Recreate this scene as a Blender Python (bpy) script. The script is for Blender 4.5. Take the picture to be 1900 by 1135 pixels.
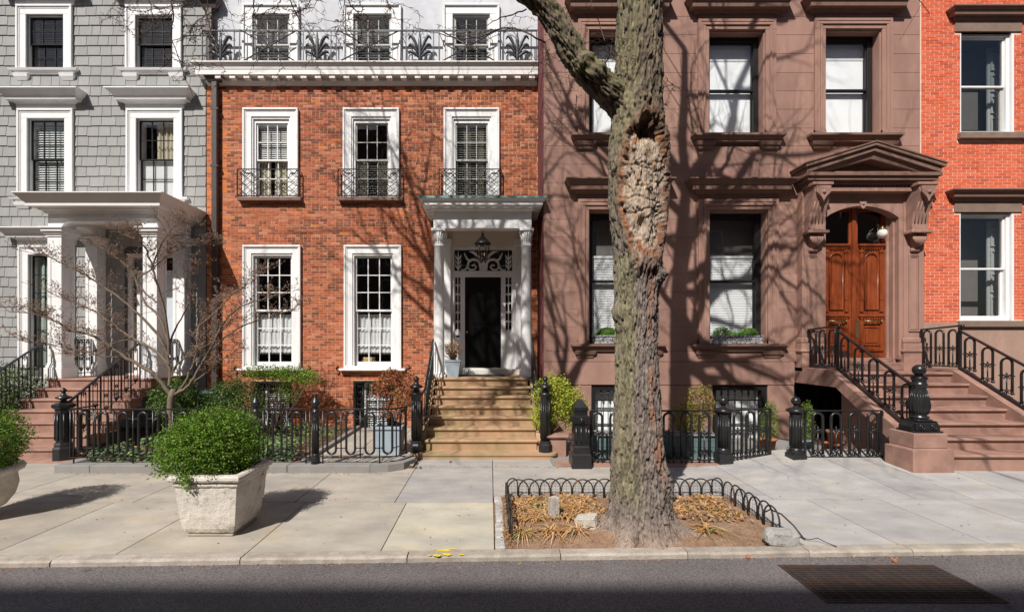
import bpy, math, random
from mathutils import Vector, Matrix, noise
random.seed(11)
for _o in list(bpy.data.objects):
    bpy.data.objects.remove(_o)
S = bpy.context.scene
COL = S.collection
R = math.radians
PI = math.pi

# ------------------------------------------------------------------ camera
# level shift-lens view square to the house fronts; units are metres.
F, CX, CY, H = 840.0, 910.0, 640.0, 2.23      # focal length / principal point in photo pixels, eye height
cam = bpy.data.cameras.new('camera')
cam.sensor_width = 36.0
cam.lens = F / 1900.0 * 36.0
cam.shift_x = (950.0 - CX) / 1900.0
cam.shift_y = (CY - 567.5) / 1900.0
cam.clip_start = 0.05
cam.clip_end = 500
cam_o = bpy.data.objects.new('camera', cam)
cam_o.location = (0, 0, H)
cam_o.rotation_euler = (R(90), 0, 0)
COL.objects.link(cam_o)
S.camera = cam_o

# ------------------------------------------------------------------ sky, sun, exposure
SUN_AZ, SUN_EL = 27.0, 46.8          # azimuth from the facade normal, elevation
w = bpy.data.worlds.new('World')
S.world = w
w.use_nodes = True
nt = w.node_tree
bg = nt.nodes['Background']
sky = nt.nodes.new('ShaderNodeTexSky')
sky.sky_type = 'NISHITA'
sky.sun_disc = False
sky.sun_elevation = R(SUN_EL)
sky.sun_rotation = R(180 + SUN_AZ)
sky.air_density = 1.0
sky.dust_density = 1.5
nt.links.new(sky.outputs[0], bg.inputs[0])
bg.inputs[1].default_value = 0.065
sun = bpy.data.lights.new('sun', 'SUN')
sun.energy = 5.0
sun.angle = R(0.53)
sun.color = (1.0, 0.955, 0.9)
sun_o = bpy.data.objects.new('sun', sun)
sd = Vector((math.sin(R(SUN_AZ)) * math.cos(R(SUN_EL)), math.cos(R(SUN_AZ)) * math.cos(R(SUN_EL)), -math.sin(R(SUN_EL))))
sun_o.rotation_euler = sd.to_track_quat('-Z', 'Y').to_euler()
sun_o.location = (-8, -10, 25)
COL.objects.link(sun_o)
S.view_settings.view_transform = 'Standard'
S.view_settings.look = 'None'
S.view_settings.gamma = 1.0
S.view_settings.exposure = 0.22
S.view_settings.use_curve_mapping = False
S.cycles.max_bounces = 8
S.cycles.transparent_max_bounces = 24
S.cycles.use_denoising = True

# ------------------------------------------------------------------ helpers
def PX(px, D): return (px - CX) * D / F
def PZ(py, D): return H - (py - CY) * D / F
def P(px, py, D): return Vector((PX(px, D), D, PZ(py, D)))

class MB:
    """collects faces of ONE mesh"""
    def __init__(s):
        s.v = []; s.f = []; s.t = []; s.sm = []
    def add(s, vs, fs, tint=None, sm=False):
        n = len(s.v)
        s.v.extend([tuple(p) for p in vs])
        for f in fs:
            s.f.append(tuple(i + n for i in f)); s.t.append(tint); s.sm.append(sm)
        return s
    def hexa(s, p, tint=None):   # 8 points: bottom 4 ccw, top 4 ccw
        return s.add(p, [(0, 3, 2, 1), (4, 5, 6, 7), (0, 1, 5, 4), (1, 2, 6, 5), (2, 3, 7, 6), (3, 0, 4, 7)], tint)
    def box(s, x0, x1, y0, y1, z0, z1, c=0.0, tint=None):
        if x1 < x0: x0, x1 = x1, x0
        if y1 < y0: y0, y1 = y1, y0
        if z1 < z0: z0, z1 = z1, z0
        if c <= 0:
            return s.hexa([(x0, y0, z0), (x1, y0, z0), (x1, y1, z0), (x0, y1, z0), (x0, y0, z1), (x1, y0, z1), (x1, y1, z1), (x0, y1, z1)], tint)
        c = min(c, (x1 - x0) * .45, (y1 - y0) * .45, (z1 - z0) * .45)
        xs, ys, zs = (x0, x1), (y0, y1), (z0, z1)
        v = []; idx = {}
        for i in (0, 1):
            for j in (0, 1):
                for k in (0, 1):
                    sx, sy, sz = (c if i == 0 else -c), (c if j == 0 else -c), (c if k == 0 else -c)
                    for a, q in (('x', (xs[i], ys[j] + sy, zs[k] + sz)), ('y', (xs[i] + sx, ys[j], zs[k] + sz)), ('z', (xs[i] + sx, ys[j] + sy, zs[k]))):
                        idx[(i, j, k, a)] = len(v); v.append(q)
        g = lambda i, j, k, a: idx[(i, j, k, a)]
        f = []
        f.append((g(0,0,0,'x'), g(0,0,1,'x'), g(0,1,1,'x'), g(0,1,0,'x')))
        f.append((g(1,0,0,'x'), g(1,1,0,'x'), g(1,1,1,'x'), g(1,0,1,'x')))
        f.append((g(0,0,0,'y'), g(1,0,0,'y'), g(1,0,1,'y'), g(0,0,1,'y')))
        f.append((g(0,1,0,'y'), g(0,1,1,'y'), g(1,1,1,'y'), g(1,1,0,'y')))
        f.append((g(0,0,0,'z'), g(0,1,0,'z'), g(1,1,0,'z'), g(1,0,0,'z')))
        f.append((g(0,0,1,'z'), g(1,0,1,'z'), g(1,1,1,'z'), g(0,1,1,'z')))
        for j in (0, 1):
            for k in (0, 1):
                q = (g(0,j,k,'y'), g(1,j,k,'y'), g(1,j,k,'z'), g(0,j,k,'z')); f.append(q if (j + k) % 2 == 1 else q[::-1])
        for i in (0, 1):
            for k in (0, 1):
                q = (g(i,0,k,'x'), g(i,1,k,'x'), g(i,1,k,'z'), g(i,0,k,'z')); f.append(q[::-1] if (i + k) % 2 == 1 else q)
        for i in (0, 1):
            for j in (0, 1):
                q = (g(i,j,0,'x'), g(i,j,1,'x'), g(i,j,1,'y'), g(i,j,0,'y')); f.append(q if (i + j) % 2 == 1 else q[::-1])
        for i in (0, 1):
            for j in (0, 1):
                for k in (0, 1):
                    q = (g(i,j,k,'x'), g(i,j,k,'y'), g(i,j,k,'z')); f.append(q if (i + j + k) % 2 == 0 else q[::-1])
        return s.add(v, f, tint)
    def tier(s, x0, x1, D, z0, z1, pb, pt, back=0.0, tint=None, sides=True):
        """moulding course on a wall plane at depth D: projects pb at its bottom, pt at its top"""
        a, b = (pb, pt) if sides else (0, 0)
        return s.hexa([(x0 - a, D - pb, z0), (x1 + a, D - pb, z0), (x1 + a, D + back, z0), (x0 - a, D + back, z0),
                       (x0 - b, D - pt, z1), (x1 + b, D - pt, z1), (x1 + b, D + back, z1), (x0 - b, D + back, z1)], tint)
    def prism(s, poly, plane, a0, a1, tint=None):
        n = len(poly)
        if plane == 'xz': mk = lambda p, a: (p[0], a, p[1])
        elif plane == 'yz': mk = lambda p, a: (a, p[0], p[1])
        else: mk = lambda p, a: (p[0], p[1], a)
        vs = [mk(p, a0) for p in poly] + [mk(p, a1) for p in poly]
        fs = [tuple(range(n))[::-1], tuple(range(n, 2 * n))] + [(i, (i + 1) % n, n + (i + 1) % n, n + i) for i in range(n)]
        return s.add(vs, fs, tint)
    def tube(s, pts, r, n=6, caps=True, closed=False, tint=None, sm=True):
        pts = [Vector(p) for p in pts]
        m = len(pts)
        rs = r if isinstance(r, (list, tuple)) else [r] * m
        vs = []
        t0 = (pts[1] - pts[0])
        if t0.length < 1e-9: t0 = Vector((0, 0, 1))
        up = Vector((0, 0, 1)) if abs(t0.normalized().z) < .9 else Vector((1, 0, 0))
        u = t0.cross(up).normalized()
        for i in range(m):
            if closed: t = pts[(i + 1) % m] - pts[i - 1]
            elif i == 0: t = pts[1] - pts[0]
            elif i == m - 1: t = pts[-1] - pts[-2]
            else: t = pts[i + 1] - pts[i - 1]
            if t.length < 1e-9: t = Vector((0, 0, 1))
            t.normalize()
            u = (u - t * u.dot(t))
            if u.length < 1e-6: u = t.orthogonal()
            u.normalize()
            v = t.cross(u)
            for k in range(n):
                a = 2 * PI * k / n
                vs.append(pts[i] + (u * math.cos(a) + v * math.sin(a)) * rs[i])
        fs = []
        for i in range(m if closed else m - 1):
            j = (i + 1) % m
            for k in range(n):
                k2 = (k + 1) % n
                fs.append((i * n + k, i * n + k2, j * n + k2, j * n + k))
        if caps and not closed:
            fs.append(tuple(range(n))[::-1]); fs.append(tuple(range((m - 1) * n, m * n)))
        return s.add(vs, fs, tint, sm)
    def lathe(s, prof, n=12, c=(0, 0, 0), rot=0.0, tint=None, sm=True, sx=1.0, sy=1.0):
        vs = []; fs = []
        m = len(prof)
        for (r, z) in prof:
            for k in range(n):
                a = 2 * PI * k / n + rot
                vs.append((c[0] + r * math.cos(a) * sx, c[1] + r * math.sin(a) * sy, c[2] + z))
        for i in range(m - 1):
            for k in range(n):
                k2 = (k + 1) % n
                fs.append((i * n + k, i * n + k2, (i + 1) * n + k2, (i + 1) * n + k))
        fs.append(tuple(range(n))[::-1]); fs.append(tuple(range((m - 1) * n, m * n)))
        return s.add(vs, fs, tint, sm)
    def ball(s, c, r, n=8, m=6, tint=None, sz=1.0):
        pr = [(max(.001, r * math.sin(PI * i / m)), -r * sz * math.cos(PI * i / m)) for i in range(m + 1)]
        return s.lathe(pr, n, c, tint=tint)
    def octa(s, c, r, tint=None):
        x, y, z = c
        return s.add([(x + r, y, z), (x, y + r, z), (x - r, y, z), (x, y - r, z), (x, y, z + r), (x, y, z - r)],
                     [(0, 1, 4), (1, 2, 4), (2, 3, 4), (3, 0, 4), (1, 0, 5), (2, 1, 5), (3, 2, 5), (0, 3, 5)], tint)
    def frame(s, x0, x1, z0, z1, wl, wr, wb, wt, y0, y1, c=0.0):
        s.box(x0, x1, y0, y1, z1 - wt, z1, c)
        if wb > 0: s.box(x0, x1, y0, y1, z0, z0 + wb, c)
        s.box(x0, x0 + wl, y0, y1, z0 + wb, z1 - wt, c)
        s.box(x1 - wr, x1, y0, y1, z0 + wb, z1 - wt, c)
        return s
    def mesh(s, name, mat):
        me = bpy.data.meshes.new(name)
        me.from_pydata(s.v, [], s.f)
        if mat is not None: me.materials.append(mat)
        if any(s.sm): me.polygons.foreach_set('use_smooth', s.sm)
        if any(t is not None for t in s.t) or (mat is not None and mat.get('tinted')):
            at = me.color_attributes.new('tint', 'FLOAT_COLOR', 'CORNER')
            buf = []
            for f, t in zip(s.f, s.t):
                c = (1, 1, 1, 1) if t is None else ((t, t, t, 1) if isinstance(t, (int, float)) else (t[0], t[1], t[2], 1))
                buf.extend(c * len(f))
            at.data.foreach_set('color', buf)
        me.update()
        return me

WL = {}
def reg(o, parent=None, local=False):
    COL.objects.link(o)
    if parent is not None:
        o.parent = parent
        if not local:
            o.location = -WL[parent.name]
            WL[o.name] = Vector((0, 0, 0))
        else:
            WL[o.name] = Vector(WL[parent.name])
    else:
        WL[o.name] = Vector(o.location)
    return o
def tag(o, label=None, cat=None, group=None, kind=None):
    if label: o['label'] = label
    if cat: o['category'] = cat
    if group: o['group'] = group
    if kind: o['kind'] = kind
    return o
def thing(name, label, cat, loc=(0, 0, 0), group=None):
    o = bpy.data.objects.new(name, None)
    o.empty_display_size = .2
    o.location = loc
    reg(o)
    return tag(o, label, cat, group)
def part(name, mb, mat, parent=None, label=None, cat=None, kind=None, local=False, group=None):
    me = mb.mesh(name, mat) if isinstance(mb, MB) else mb
    o = bpy.data.objects.new(name, me)
    reg(o, parent, local)
    return tag(o, label, cat, group, kind)
def clone(src, loc, label=None, rotz=None):
    kids = [c for c in bpy.data.objects if c.parent == src]
    r = src.copy(); COL.objects.link(r); r.location = loc; WL[r.name] = Vector(loc)
    if rotz is not None: r.rotation_euler = (0, 0, rotz)
    if label: r['label'] = label
    for ch in kids:
        c = ch.copy(); COL.objects.link(c); c.parent = r
        for g in [q for q in bpy.data.objects if q.parent == ch]:
            d = g.copy(); COL.objects.link(d); d.parent = c
    return r

# ------------------------------------------------------------------ materials
def mat(name, col, rough=.8, var=.15, vs=7.0, col2=None, c2s=1.3, c2lo=.45, c2hi=.7, bump=0.0, bs=45.0, metal=0.0, spec=.35,
        tint=False, stretch=(1, 1, 1), fine=None, col3=None, c3s=12.0, c3lo=.55, c3hi=.7, transl=0.0, coat=0.0):
    m = bpy.data.materials.new(name)
    m.use_nodes = True
    if tint: m['tinted'] = 1
    t = m.node_tree; N = t.nodes; L = t.links
    b = N['Principled BSDF']
    b.inputs['Roughness'].default_value = rough
    b.inputs['Metallic'].default_value = metal
    b.inputs['Specular IOR Level'].default_value = spec
    if coat: b.inputs['Coat Weight'].default_value = coat; b.inputs['Coat Roughness'].default_value = .15
    geo = N.new('ShaderNodeNewGeometry')
    mp = N.new('ShaderNodeMapping'); mp.inputs['Scale'].default_value = stretch
    L.new(geo.outputs['Position'], mp.inputs[0])
    pos = mp.outputs[0]
    def nz(scale, detail=5.0, rough_=.6):
        n = N.new('ShaderNodeTexNoise'); n.inputs['Scale'].default_value = scale
        n.inputs['Detail'].default_value = detail; n.inputs['Roughness'].default_value = rough_
        L.new(pos, n.inputs['Vector']); return n.outputs['Fac']
    def mr(src, a, b2, lo, hi):
        n = N.new('ShaderNodeMapRange'); n.inputs['From Min'].default_value = a; n.inputs['From Max'].default_value = b2
        n.inputs['To Min'].default_value = lo; n.inputs['To Max'].default_value = hi; L.new(src, n.inputs['Value']); return n.outputs[0]
    def mix(kind, fac, a, bb):
        n = N.new('ShaderNodeMix'); n.data_type = 'RGBA'; n.blend_type = kind
        if isinstance(fac, float): n.inputs[0].default_value = fac
        else: L.new(fac, n.inputs[0])
        for src, i in ((a, 6), (bb, 7)):
            if isinstance(src, (tuple, list)): n.inputs[i].default_value = (*src[:3], 1)
            else: L.new(src, n.inputs[i])
        return n.outputs[2]
    c = tuple(col)
    if col2 is not None: c = mix('MIX', mr(nz(c2s, 6), c2lo, c2hi, 0, 1), c, col2)
    if col3 is not None: c = mix('MIX', mr(nz(c3s, 4), c3lo, c3hi, 0, 1), c, col3)
    if var > 0:
        k = mr(nz(vs), .25, .75, 1 - var, 1 + var)
        c = mix('MULTIPLY', 1.0, c, k)
    if fine is not None:
        k = mr(nz(fine[0], 2), .3, .7, 1 - fine[1], 1 + fine[1])
        c = mix('MULTIPLY', 1.0, c, k)
    if tint:
        a = N.new('ShaderNodeAttribute'); a.attribute_name = 'tint'
        c = mix('MULTIPLY', 1.0, c, a.outputs['Color'])
    if isinstance(c, tuple): b.inputs['Base Color'].default_value = (*c[:3], 1)
    else: L.new(c, b.inputs['Base Color'])
    if bump > 0:
        bp = N.new('ShaderNodeBump'); bp.inputs['Strength'].default_value = min(1.0, bump); bp.inputs['Distance'].default_value = .01
        L.new(nz(bs, 4), bp.inputs['Height']); L.new(bp.outputs[0], b.inputs['Normal'])
    if transl > 0:
        out = N['Material Output']
        tr = N.new('ShaderNodeBsdfTranslucent')
        if isinstance(c, tuple): tr.inputs[0].default_value = (*c[:3], 1)
        else: L.new(c, tr.inputs[0])
        ms = N.new('ShaderNodeMixShader'); ms.inputs[0].default_value = transl
        L.new(b.outputs[0], ms.inputs[1]); L.new(tr.outputs[0], ms.inputs[2]); L.new(ms.outputs[0], out.inputs[0])
    return m
def glass_mat(name, tintc=(1, 1, 1), refl=1.0):
    m = bpy.data.materials.new(name); m.use_nodes = True
    t = m.node_tree; N = t.nodes; L = t.links
    N.remove(N['Principled BSDF'])
    tr = N.new('ShaderNodeBsdfTransparent'); tr.inputs[0].default_value = (*tintc, 1)
    gl = N.new('ShaderNodeBsdfGlossy'); gl.inputs['Roughness'].default_value = .015
    # Schlick reflectance from the facing ratio: the same from either side of the pane
    lw = N.new('ShaderNodeLayerWeight'); lw.inputs[0].default_value = .5
    fr = N.new('ShaderNodeMath'); fr.operation = 'POWER'; fr.inputs[1].default_value = 5.0
    L.new(lw.outputs['Facing'], fr.inputs[0])
    mu = N.new('ShaderNodeMath'); mu.operation = 'MULTIPLY_ADD'; mu.inputs[1].default_value = .9; mu.inputs[2].default_value = .08 * refl; mu.use_clamp = True
    geo = N.new('ShaderNodeNewGeometry'); no = N.new('ShaderNodeTexNoise'); no.inputs['Scale'].default_value = 2.2; no.inputs['Detail'].default_value = 1
    bp = N.new('ShaderNodeBump'); bp.inputs['Strength'].default_value = .06; bp.inputs['Distance'].default_value = .02
    L.new(geo.outputs['Position'], no.inputs['Vector']); L.new(no.outputs['Fac'], bp.inputs['Height']); L.new(bp.outputs[0], gl.inputs['Normal'])
    ms = N.new('ShaderNodeMixShader')
    L.new(fr.outputs[0], mu.inputs[0]); L.new(mu.outputs[0], ms.inputs[0])
    L.new(tr.outputs[0], ms.inputs[1]); L.new(gl.outputs[0], ms.inputs[2])
    L.new(ms.outputs[0], N['Material Output'].inputs[0])
    return m

M = {}
M['white'] = mat('white_paint', (.80, .79, .78), .5, .06, 3, col2=(.69, .68, .66), c2s=2.5, c2lo=.5, c2hi=.8, bump=.12, bs=40, col3=(.56, .53, .49), c3s=5, c3lo=.66, c3hi=.85, stretch=(1, 1, .4))
M['cream'] = mat('offwhite_paint', (.74, .71, .68), .5, .05, 3, bump=.05, bs=90)
M['marble'] = mat('pale_marble', (.66, .63, .58), .5, .12, 5)
M['blacksash'] = mat('black_window_paint', (.018, .017, .018), .35, .15, 8)
M['greysash'] = mat('grey_sash_paint', (.42, .42, .40), .5, .08, 6)
M['iron'] = mat('black_iron', (.017, .017, .018), .3, .25, 14, bump=.15, bs=120, spec=.5, col3=(.05, .03, .02), c3s=9, c3lo=.62, c3hi=.8)
M['ironrust'] = mat('rusty_black_iron', (.03, .027, .025), .5, .3, 20, col2=(.16, .06, .025), c2s=6, c2lo=.55, c2hi=.68, bump=.2, bs=150)
M['steel'] = mat('grey_painted_iron', (.05, .054, .062), .38, .25, 14, bump=.1, bs=120)
M['wire'] = mat('dark_wire', (.04, .035, .03), .6, .2, 10)
M['stucco'] = mat('pale_grey_stucco', (.56, .575, .61), .9, .08, 1.5, col2=(.66, .66, .67), c2s=2.2, bump=.25, bs=14)
M['shingle'] = mat('grey_painted_shingle', (.302, .30, .29), .75, .08, 5, tint=True, bump=.2, bs=60, stretch=(3, 3, .6))
M['shinglebase'] = mat('dark_gap_board', (.09, .085, .08), .9, .1)
M['brick'] = mat('red_brick', (1.04, 1.04, 1.04), .88, .22, 22, tint=True, bump=.35, bs=110)
M['mortar'] = mat('tan_mortar', (.62, .375, .19), .95, .2, 12, bump=.3, bs=120)
M['obrick'] = mat('orange_brick', (1, 1, 1), .85, .12, 18, tint=True, bump=.25, bs=110)
M['omortar'] = mat('pale_mortar', (.80, .58, .45), .95, .12, 8)
M['brown'] = mat('brownstone', (.335, .195, .152), .85, .14, 2.6, col2=(.275, .158, .125), c2s=1.1, c2lo=.4, c2hi=.7, bump=.2, bs=50, fine=(120, .1), tint=True, col3=(.40, .235, .18), c3s=3.5, c3lo=.6, c3hi=.8, stretch=(1, 1, .45))
M['brownstep'] = mat('brownstone_step', (.325, .186, .143), .85, .2, 4, col2=(.25, .147, .117), c2s=2.2, bump=.25, bs=60, fine=(110, .12), col3=(.40, .245, .19), c3s=7, c3lo=.62, c3hi=.8)
M['brickstep'] = mat('tan_brownstone_step', (.40, .255, .15), .85, .2, 3, col2=(.31, .24, .12), c2s=1.4, c2lo=.48, c2hi=.66, bump=.2, bs=70, fine=(140, .1))
M['maroon'] = mat('maroon_paint', (.15, .042, .042), .7, .12, 8, stretch=(1, 4, .4))
M['trimbrown'] = mat('dark_brown_trim', (.205, .12, .09), .8, .12, 5, bump=.1, bs=70)
M['lintel'] = mat('weathered_brown_lintel', (.21, .145, .11), .8, .15, 4, col2=(.25, .18, .14), c2s=3, bump=.12, bs=70)
M['pipe'] = mat('brown_painted_pipe', (.075, .055, .05), .45, .15, 6)
M['copper'] = mat('verdigris_copper', (.22, .36, .33), .7, .25, 8, col2=(.17, .17, .15), c2s=4)
M['blackdoor'] = mat('glossy_black_door', (.006, .006, .006), .12, .1, 4, spec=.5, coat=.4)
M['wood'] = mat('varnished_red_wood', (.275, .062, .018), .32, .3, 3, col2=(.165, .034, .012), c2s=1.6, c2lo=.35, c2hi=.7, stretch=(9, 9, .8), spec=.4, coat=.12)
M['brass'] = mat('tarnished_brass', (.35, .27, .13), .35, .2, 12, metal=.85)
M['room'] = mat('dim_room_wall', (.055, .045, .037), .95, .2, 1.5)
M['curtain'] = mat('white_curtain', (.78, .80, .80), .9, .06, 8, transl=.25)
M['cream_curtain'] = mat('cream_curtain', (.62, .58, .44), .9, .08, 8, transl=.25)
M['green_curtain'] = mat('greenish_curtain', (.42, .50, .44), .9, .08, 8, transl=.25)
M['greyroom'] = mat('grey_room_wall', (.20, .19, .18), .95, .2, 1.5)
M['blind'] = mat('white_blind', (.80, .82, .82), .7, .03, 6)
M['shade'] = mat('white_roller_shade', (.84, .87, .88), .8, .05, 1.2)
M['shutter'] = mat('interior_white_shutter', (.6, .6, .57), .6, .05, 6)
M['glass'] = glass_mat('window_glass')
M['darkglass'] = glass_mat('dim_window_glass', (.75, .78, .8), 1.4)
M['slab'] = mat('bluestone_slab', (.385, .345, .292), .85, .16, 2.6, col2=(.30, .275, .245), c2s=1.4, c2lo=.42, c2hi=.72, bump=.25, bs=22, fine=(110, .16), tint=True, col3=(.44, .36, .25), c3s=1.9, c3lo=.56, c3hi=.8, stretch=(.75, 1.3, 1))
M['joint'] = mat('dirty_joint', (.09, .065, .045), .95, .3, 20)
M['kerb'] = mat('granite_kerb', (.36, .315, .27), .85, .2, 9, col2=(.27, .23, .19), c2s=3, bump=.4, bs=60, fine=(150, .3), tint=True)
M['greykerb'] = mat('grey_bluestone_coping', (.235, .225, .21), .85, .12, 5, bump=.15, bs=50)
M['granite'] = mat('grey_granite', (.36, .345, .32), .85, .25, 12, bump=.5, bs=40, fine=(170, .3), tint=True)
M['asphalt'] = mat('asphalt', (.145, .13, .128), .85, .14, 1.0, col2=(.112, .1, .1), c2s=.8, bump=1.0, bs=70, fine=(62, .5), col3=(.05, .046, .046), c3s=1.6, c3lo=.66, c3hi=.76)
M['soil'] = mat('dry_soil', (.235, .145, .09), .98, .3, 9, col2=(.29, .19, .125), c2s=2.2, bump=.8, bs=55, fine=(110, .35))
M['bedsoil'] = mat('garden_soil', (.12, .075, .045), .98, .3, 9, bump=.6, bs=40)
M['stonepot'] = mat('weathered_limestone', (.60, .55, .48), .92, .14, 5, col2=(.47, .42, .36), c2s=4, c2lo=.5, c2hi=.72, bump=1.0, bs=24, fine=(80, .16), col3=(.2, .165, .13), c3s=7, c3lo=.58, c3hi=.76)
M['zinc'] = mat('blue_grey_pot', (.33, .40, .45), .6, .1, 5, bump=.1, bs=60)
M['bin'] = mat('dark_green_plastic', (.02, .04, .035), .4, .15, 6)
M['teal'] = mat('teal_painted_boards', (.10, .16, .165), .6, .15, 6)
M['lead'] = mat('white_lead_trough', (.36, .36, .365), .7, .25, 8, bump=.4, bs=60, col3=(.05, .05, .05), c3s=26, c3lo=.50, c3hi=.58)
M['darkslat'] = mat('dim_slat', (.13, .12, .11), .7, .1, 6)
M['dimshutter'] = mat('grey_panelled_shutter', (.30, .32, .31), .6, .08, 6)
M['rustgrate'] = mat('rusty_grate', (.062, .034, .024), .8, .3, 14, col2=(.032, .023, .019), c2s=5, bump=.3, bs=120)
M['yellow'] = mat('yellow_marking_paint', (.72, .52, .03), .8, .2, 10)
M['bark'] = mat('locust_bark', (1, 1, 1), .95, .25, 20, tint=True, bump=.8, bs=60, stretch=(1, 1, .28), fine=(80, .28))
M['twig'] = mat('dark_twig', (.085, .055, .042), .85, .25, 10, tint=True)
M['dogbark'] = mat('dogwood_bark', (.165, .125, .092), .9, .25, 14, bump=.3, bs=90)
M['dogtwig'] = mat('dogwood_twig', (.17, .11, .08), .85, .2, 10)
M['bud'] = mat('brown_bud', (.30, .195, .14), .8, .2, 20, tint=True)
M['leaf'] = mat('leaf', (1.2, 1.2, 1.1), .42, .12, 9, tint=True, transl=.25, spec=.25)
M['dryleaf'] = mat('dry_leaf', (1, 1, 1), .85, .15, 15, tint=True, transl=.2)
M['globe'] = mat('milk_glass_globe', (.80, .78, .72), .25, .03, 5)
M['terracotta'] = mat('terracotta', (.42, .16, .08), .85, .15, 8)
M['mat'] = mat('black_mat', (.02, .02, .02), .95, .1)
M['ceil'] = mat('porch_ceiling_cream', (.70, .62, .54), .6, .04, 4)
M['bluedoor'] = mat('pale_blue_door', (.50, .55, .60), .45, .05, 4)
M['book'] = mat('book_spines', (.52, .40, .18), .8, .35, 30, stretch=(.3, .3, 3))
M['slate'] = mat('opposite_brick', (.22, .12, .09), .9, .2, 3)
# ================================================================== SETTING
def kerbD(X): return 4.80 + .0275 * X            # kerb face line, not quite parallel to the fronts
def gz(X, D):                                     # pavement rises a little towards the right-hand stoop
    k = min(1, max(0, (X - 3.6) / 2.2))
    return k * max(0, D - 6.57) * .08
ROADZ = -.06

mb = MB(); mb.add([(-150, -150, -.6), (150, -150, -.6), (150, 150, -.6), (-150, 150, -.6)], [(0, 1, 2, 3)])
part('ground', mb, M['joint'], kind='structure')
mb = MB(); mb.add([(-60, -5.2, ROADZ), (60, -5.2, ROADZ), (60, kerbD(60) + .02, ROADZ), (-60, kerbD(-60) + .02, ROADZ)], [(0, 1, 2, 3)])
# no cut-out under the drain grate, its dark hollow is a painted plate: the grate lies 4 mm proud in a shallow frame
road = part('road', mb, M['asphalt'], kind='structure')
mb = MB(); mb.add([(-60, -12, .04), (60, -12, .04), (60, -5.2, .04), (-60, -5.2, .04)], [(0, 1, 2, 3)])
mb.add([(-60, -5.2, .04), (60, -5.2, .04), (60, -5.2, ROADZ), (-60, -5.2, ROADZ)], [(0, 1, 2, 3)])
part('far_pavement', mb, M['greykerb'], kind='structure')

# kerb stones
kerb = part('kerb', MB().box(-40, -6.0, 4.6, 4.66, -.3, -.08), M['kerb'], kind='structure')
kx = [-12, -9.1, -6.7, -4.55, -2.62, -.88, .75, 2.12, 3.45, 4.6, 6.6, 8.8, 12]
for a, b in zip(kx[:-1], kx[1:]):
    mb = MB(); n = max(2, int((b - a) / .12)); g = .006
    prof = lambda x: [(kerbD(x) + random.uniform(-.006, .006), -.2), (kerbD(x) + random.uniform(-.006, .006), -.018 + random.uniform(-.005, .004)),
                      (kerbD(x) + .022, .002 + random.uniform(-.004, .003)), (kerbD(x) + .135 + random.uniform(-.006, .006), .004 + random.uniform(-.003, .003)), (kerbD(x) + .14, -.2)]
    rows = []
    for i in range(n + 1):
        x = a + g + (b - a - 2 * g) * i / n
        rows.append([(x, y, z) for y, z in prof(x)])
    vs = [p for r_ in rows for p in r_]
    fs = [(i * 5 + k, (i + 1) * 5 + k, (i + 1) * 5 + k + 1, i * 5 + k + 1) for i in range(n) for k in range(4)]
    fs += [(0, 1, 2, 3, 4), tuple(n * 5 + k for k in (4, 3, 2, 1, 0))]
    t_ = random.uniform(.85, 1.12)
    mb.add(vs, fs, (t_, t_, t_ * random.uniform(.96, 1.02)))
    part('kerb_stone', mb, M['kerb'], kerb)
mb = MB()   # spilled yellow marking paint on the kerb and the slab behind it
def blotch(mb, x, y, z, rx, ry, n=14):
    vs = [(x, y, z)]
    for i in range(n):
        a = 2 * PI * i / n; k = random.uniform(.45, 1.15)
        vs.append((x + rx * k * math.cos(a), y + ry * k * math.sin(a), z))
    mb.add(vs, [(0, 1 + i, 1 + (i + 1) % n) for i in range(n)])
for (px, py, rx, ry) in ((810, 1029.5, .075, .03), (829, 1028, .07, .03), (856, 1028, .045, .02), (798, 1029.5, .03, .02)):
    D = F * (H - .007) / (py - CY); blotch(mb, PX(px, D), D, .0085, rx, ry)
for (px, py, rx, ry) in ((824, 1020.5, .1, .02), (840, 1017.5, .07, .012), (812, 1019, .05, .012)):
    D = F * (H - .004) / (py - CY); blotch(mb, PX(px, D), D, .007, rx, ry)
part('yellow_paint_mark', mb, M['yellow'], kerb, kind='stuff')

# pavement slabs
pave = part('pavement', MB().add([(-40, kerbD(-40) + .1, -.035), (40, kerbD(40) + .1, -.035), (40, 12.5, -.035), (-40, 12.5, -.035)], [(0, 1, 2, 3)]), M['joint'], kind='structure')
def slab(x0, x1, d0, d1, tint, sk=0.0, skew0=None):
    g = .006
    mb = MB()
    f0 = (lambda X: kerbD(X) + .147) if d0 is None else (lambda X: d0)
    c = []
    n = 6
    top = []
    for j in range(n + 1):
        for i in range(n + 1):
            u = i / n; v = j / n
            xa = x0 + g; xb = x1 - g
            X = xa + (xb - xa) * u + sk * (v - .5)
            lo = f0(X); D = lo + g + (d1 - g - lo - g) * v
            top.append((X, D, gz(X, D) + noise.noise(Vector((X * .8, D * .8, 3.1))) * .004))
    W = n + 1
    fs = [(j * W + i, j * W + i + 1, (j + 1) * W + i + 1, (j + 1) * W + i) for j in range(n) for i in range(n)]
    mb.add(top, fs, tint)
    edge = [j * W for j in range(n, -1, -1)] + [i for i in range(1, W)] + [j * W + n for j in range(1, W)] + [n * W + i for i in range(n - 1, 0, -1)]
    ev = [top[e] for e in edge]
    low = [(p[0], p[1], p[2] - .05) for p in ev]
    m = len(ev)
    mb.add(ev + low, [(i, (i + 1) % m, m + (i + 1) % m, m + i) for i in range(m)], tint)
    part('paving_slab', mb, M['slab'], pave)
def tn(a, b=1.0, c=1.0): return (a, a * b, a * c)
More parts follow.
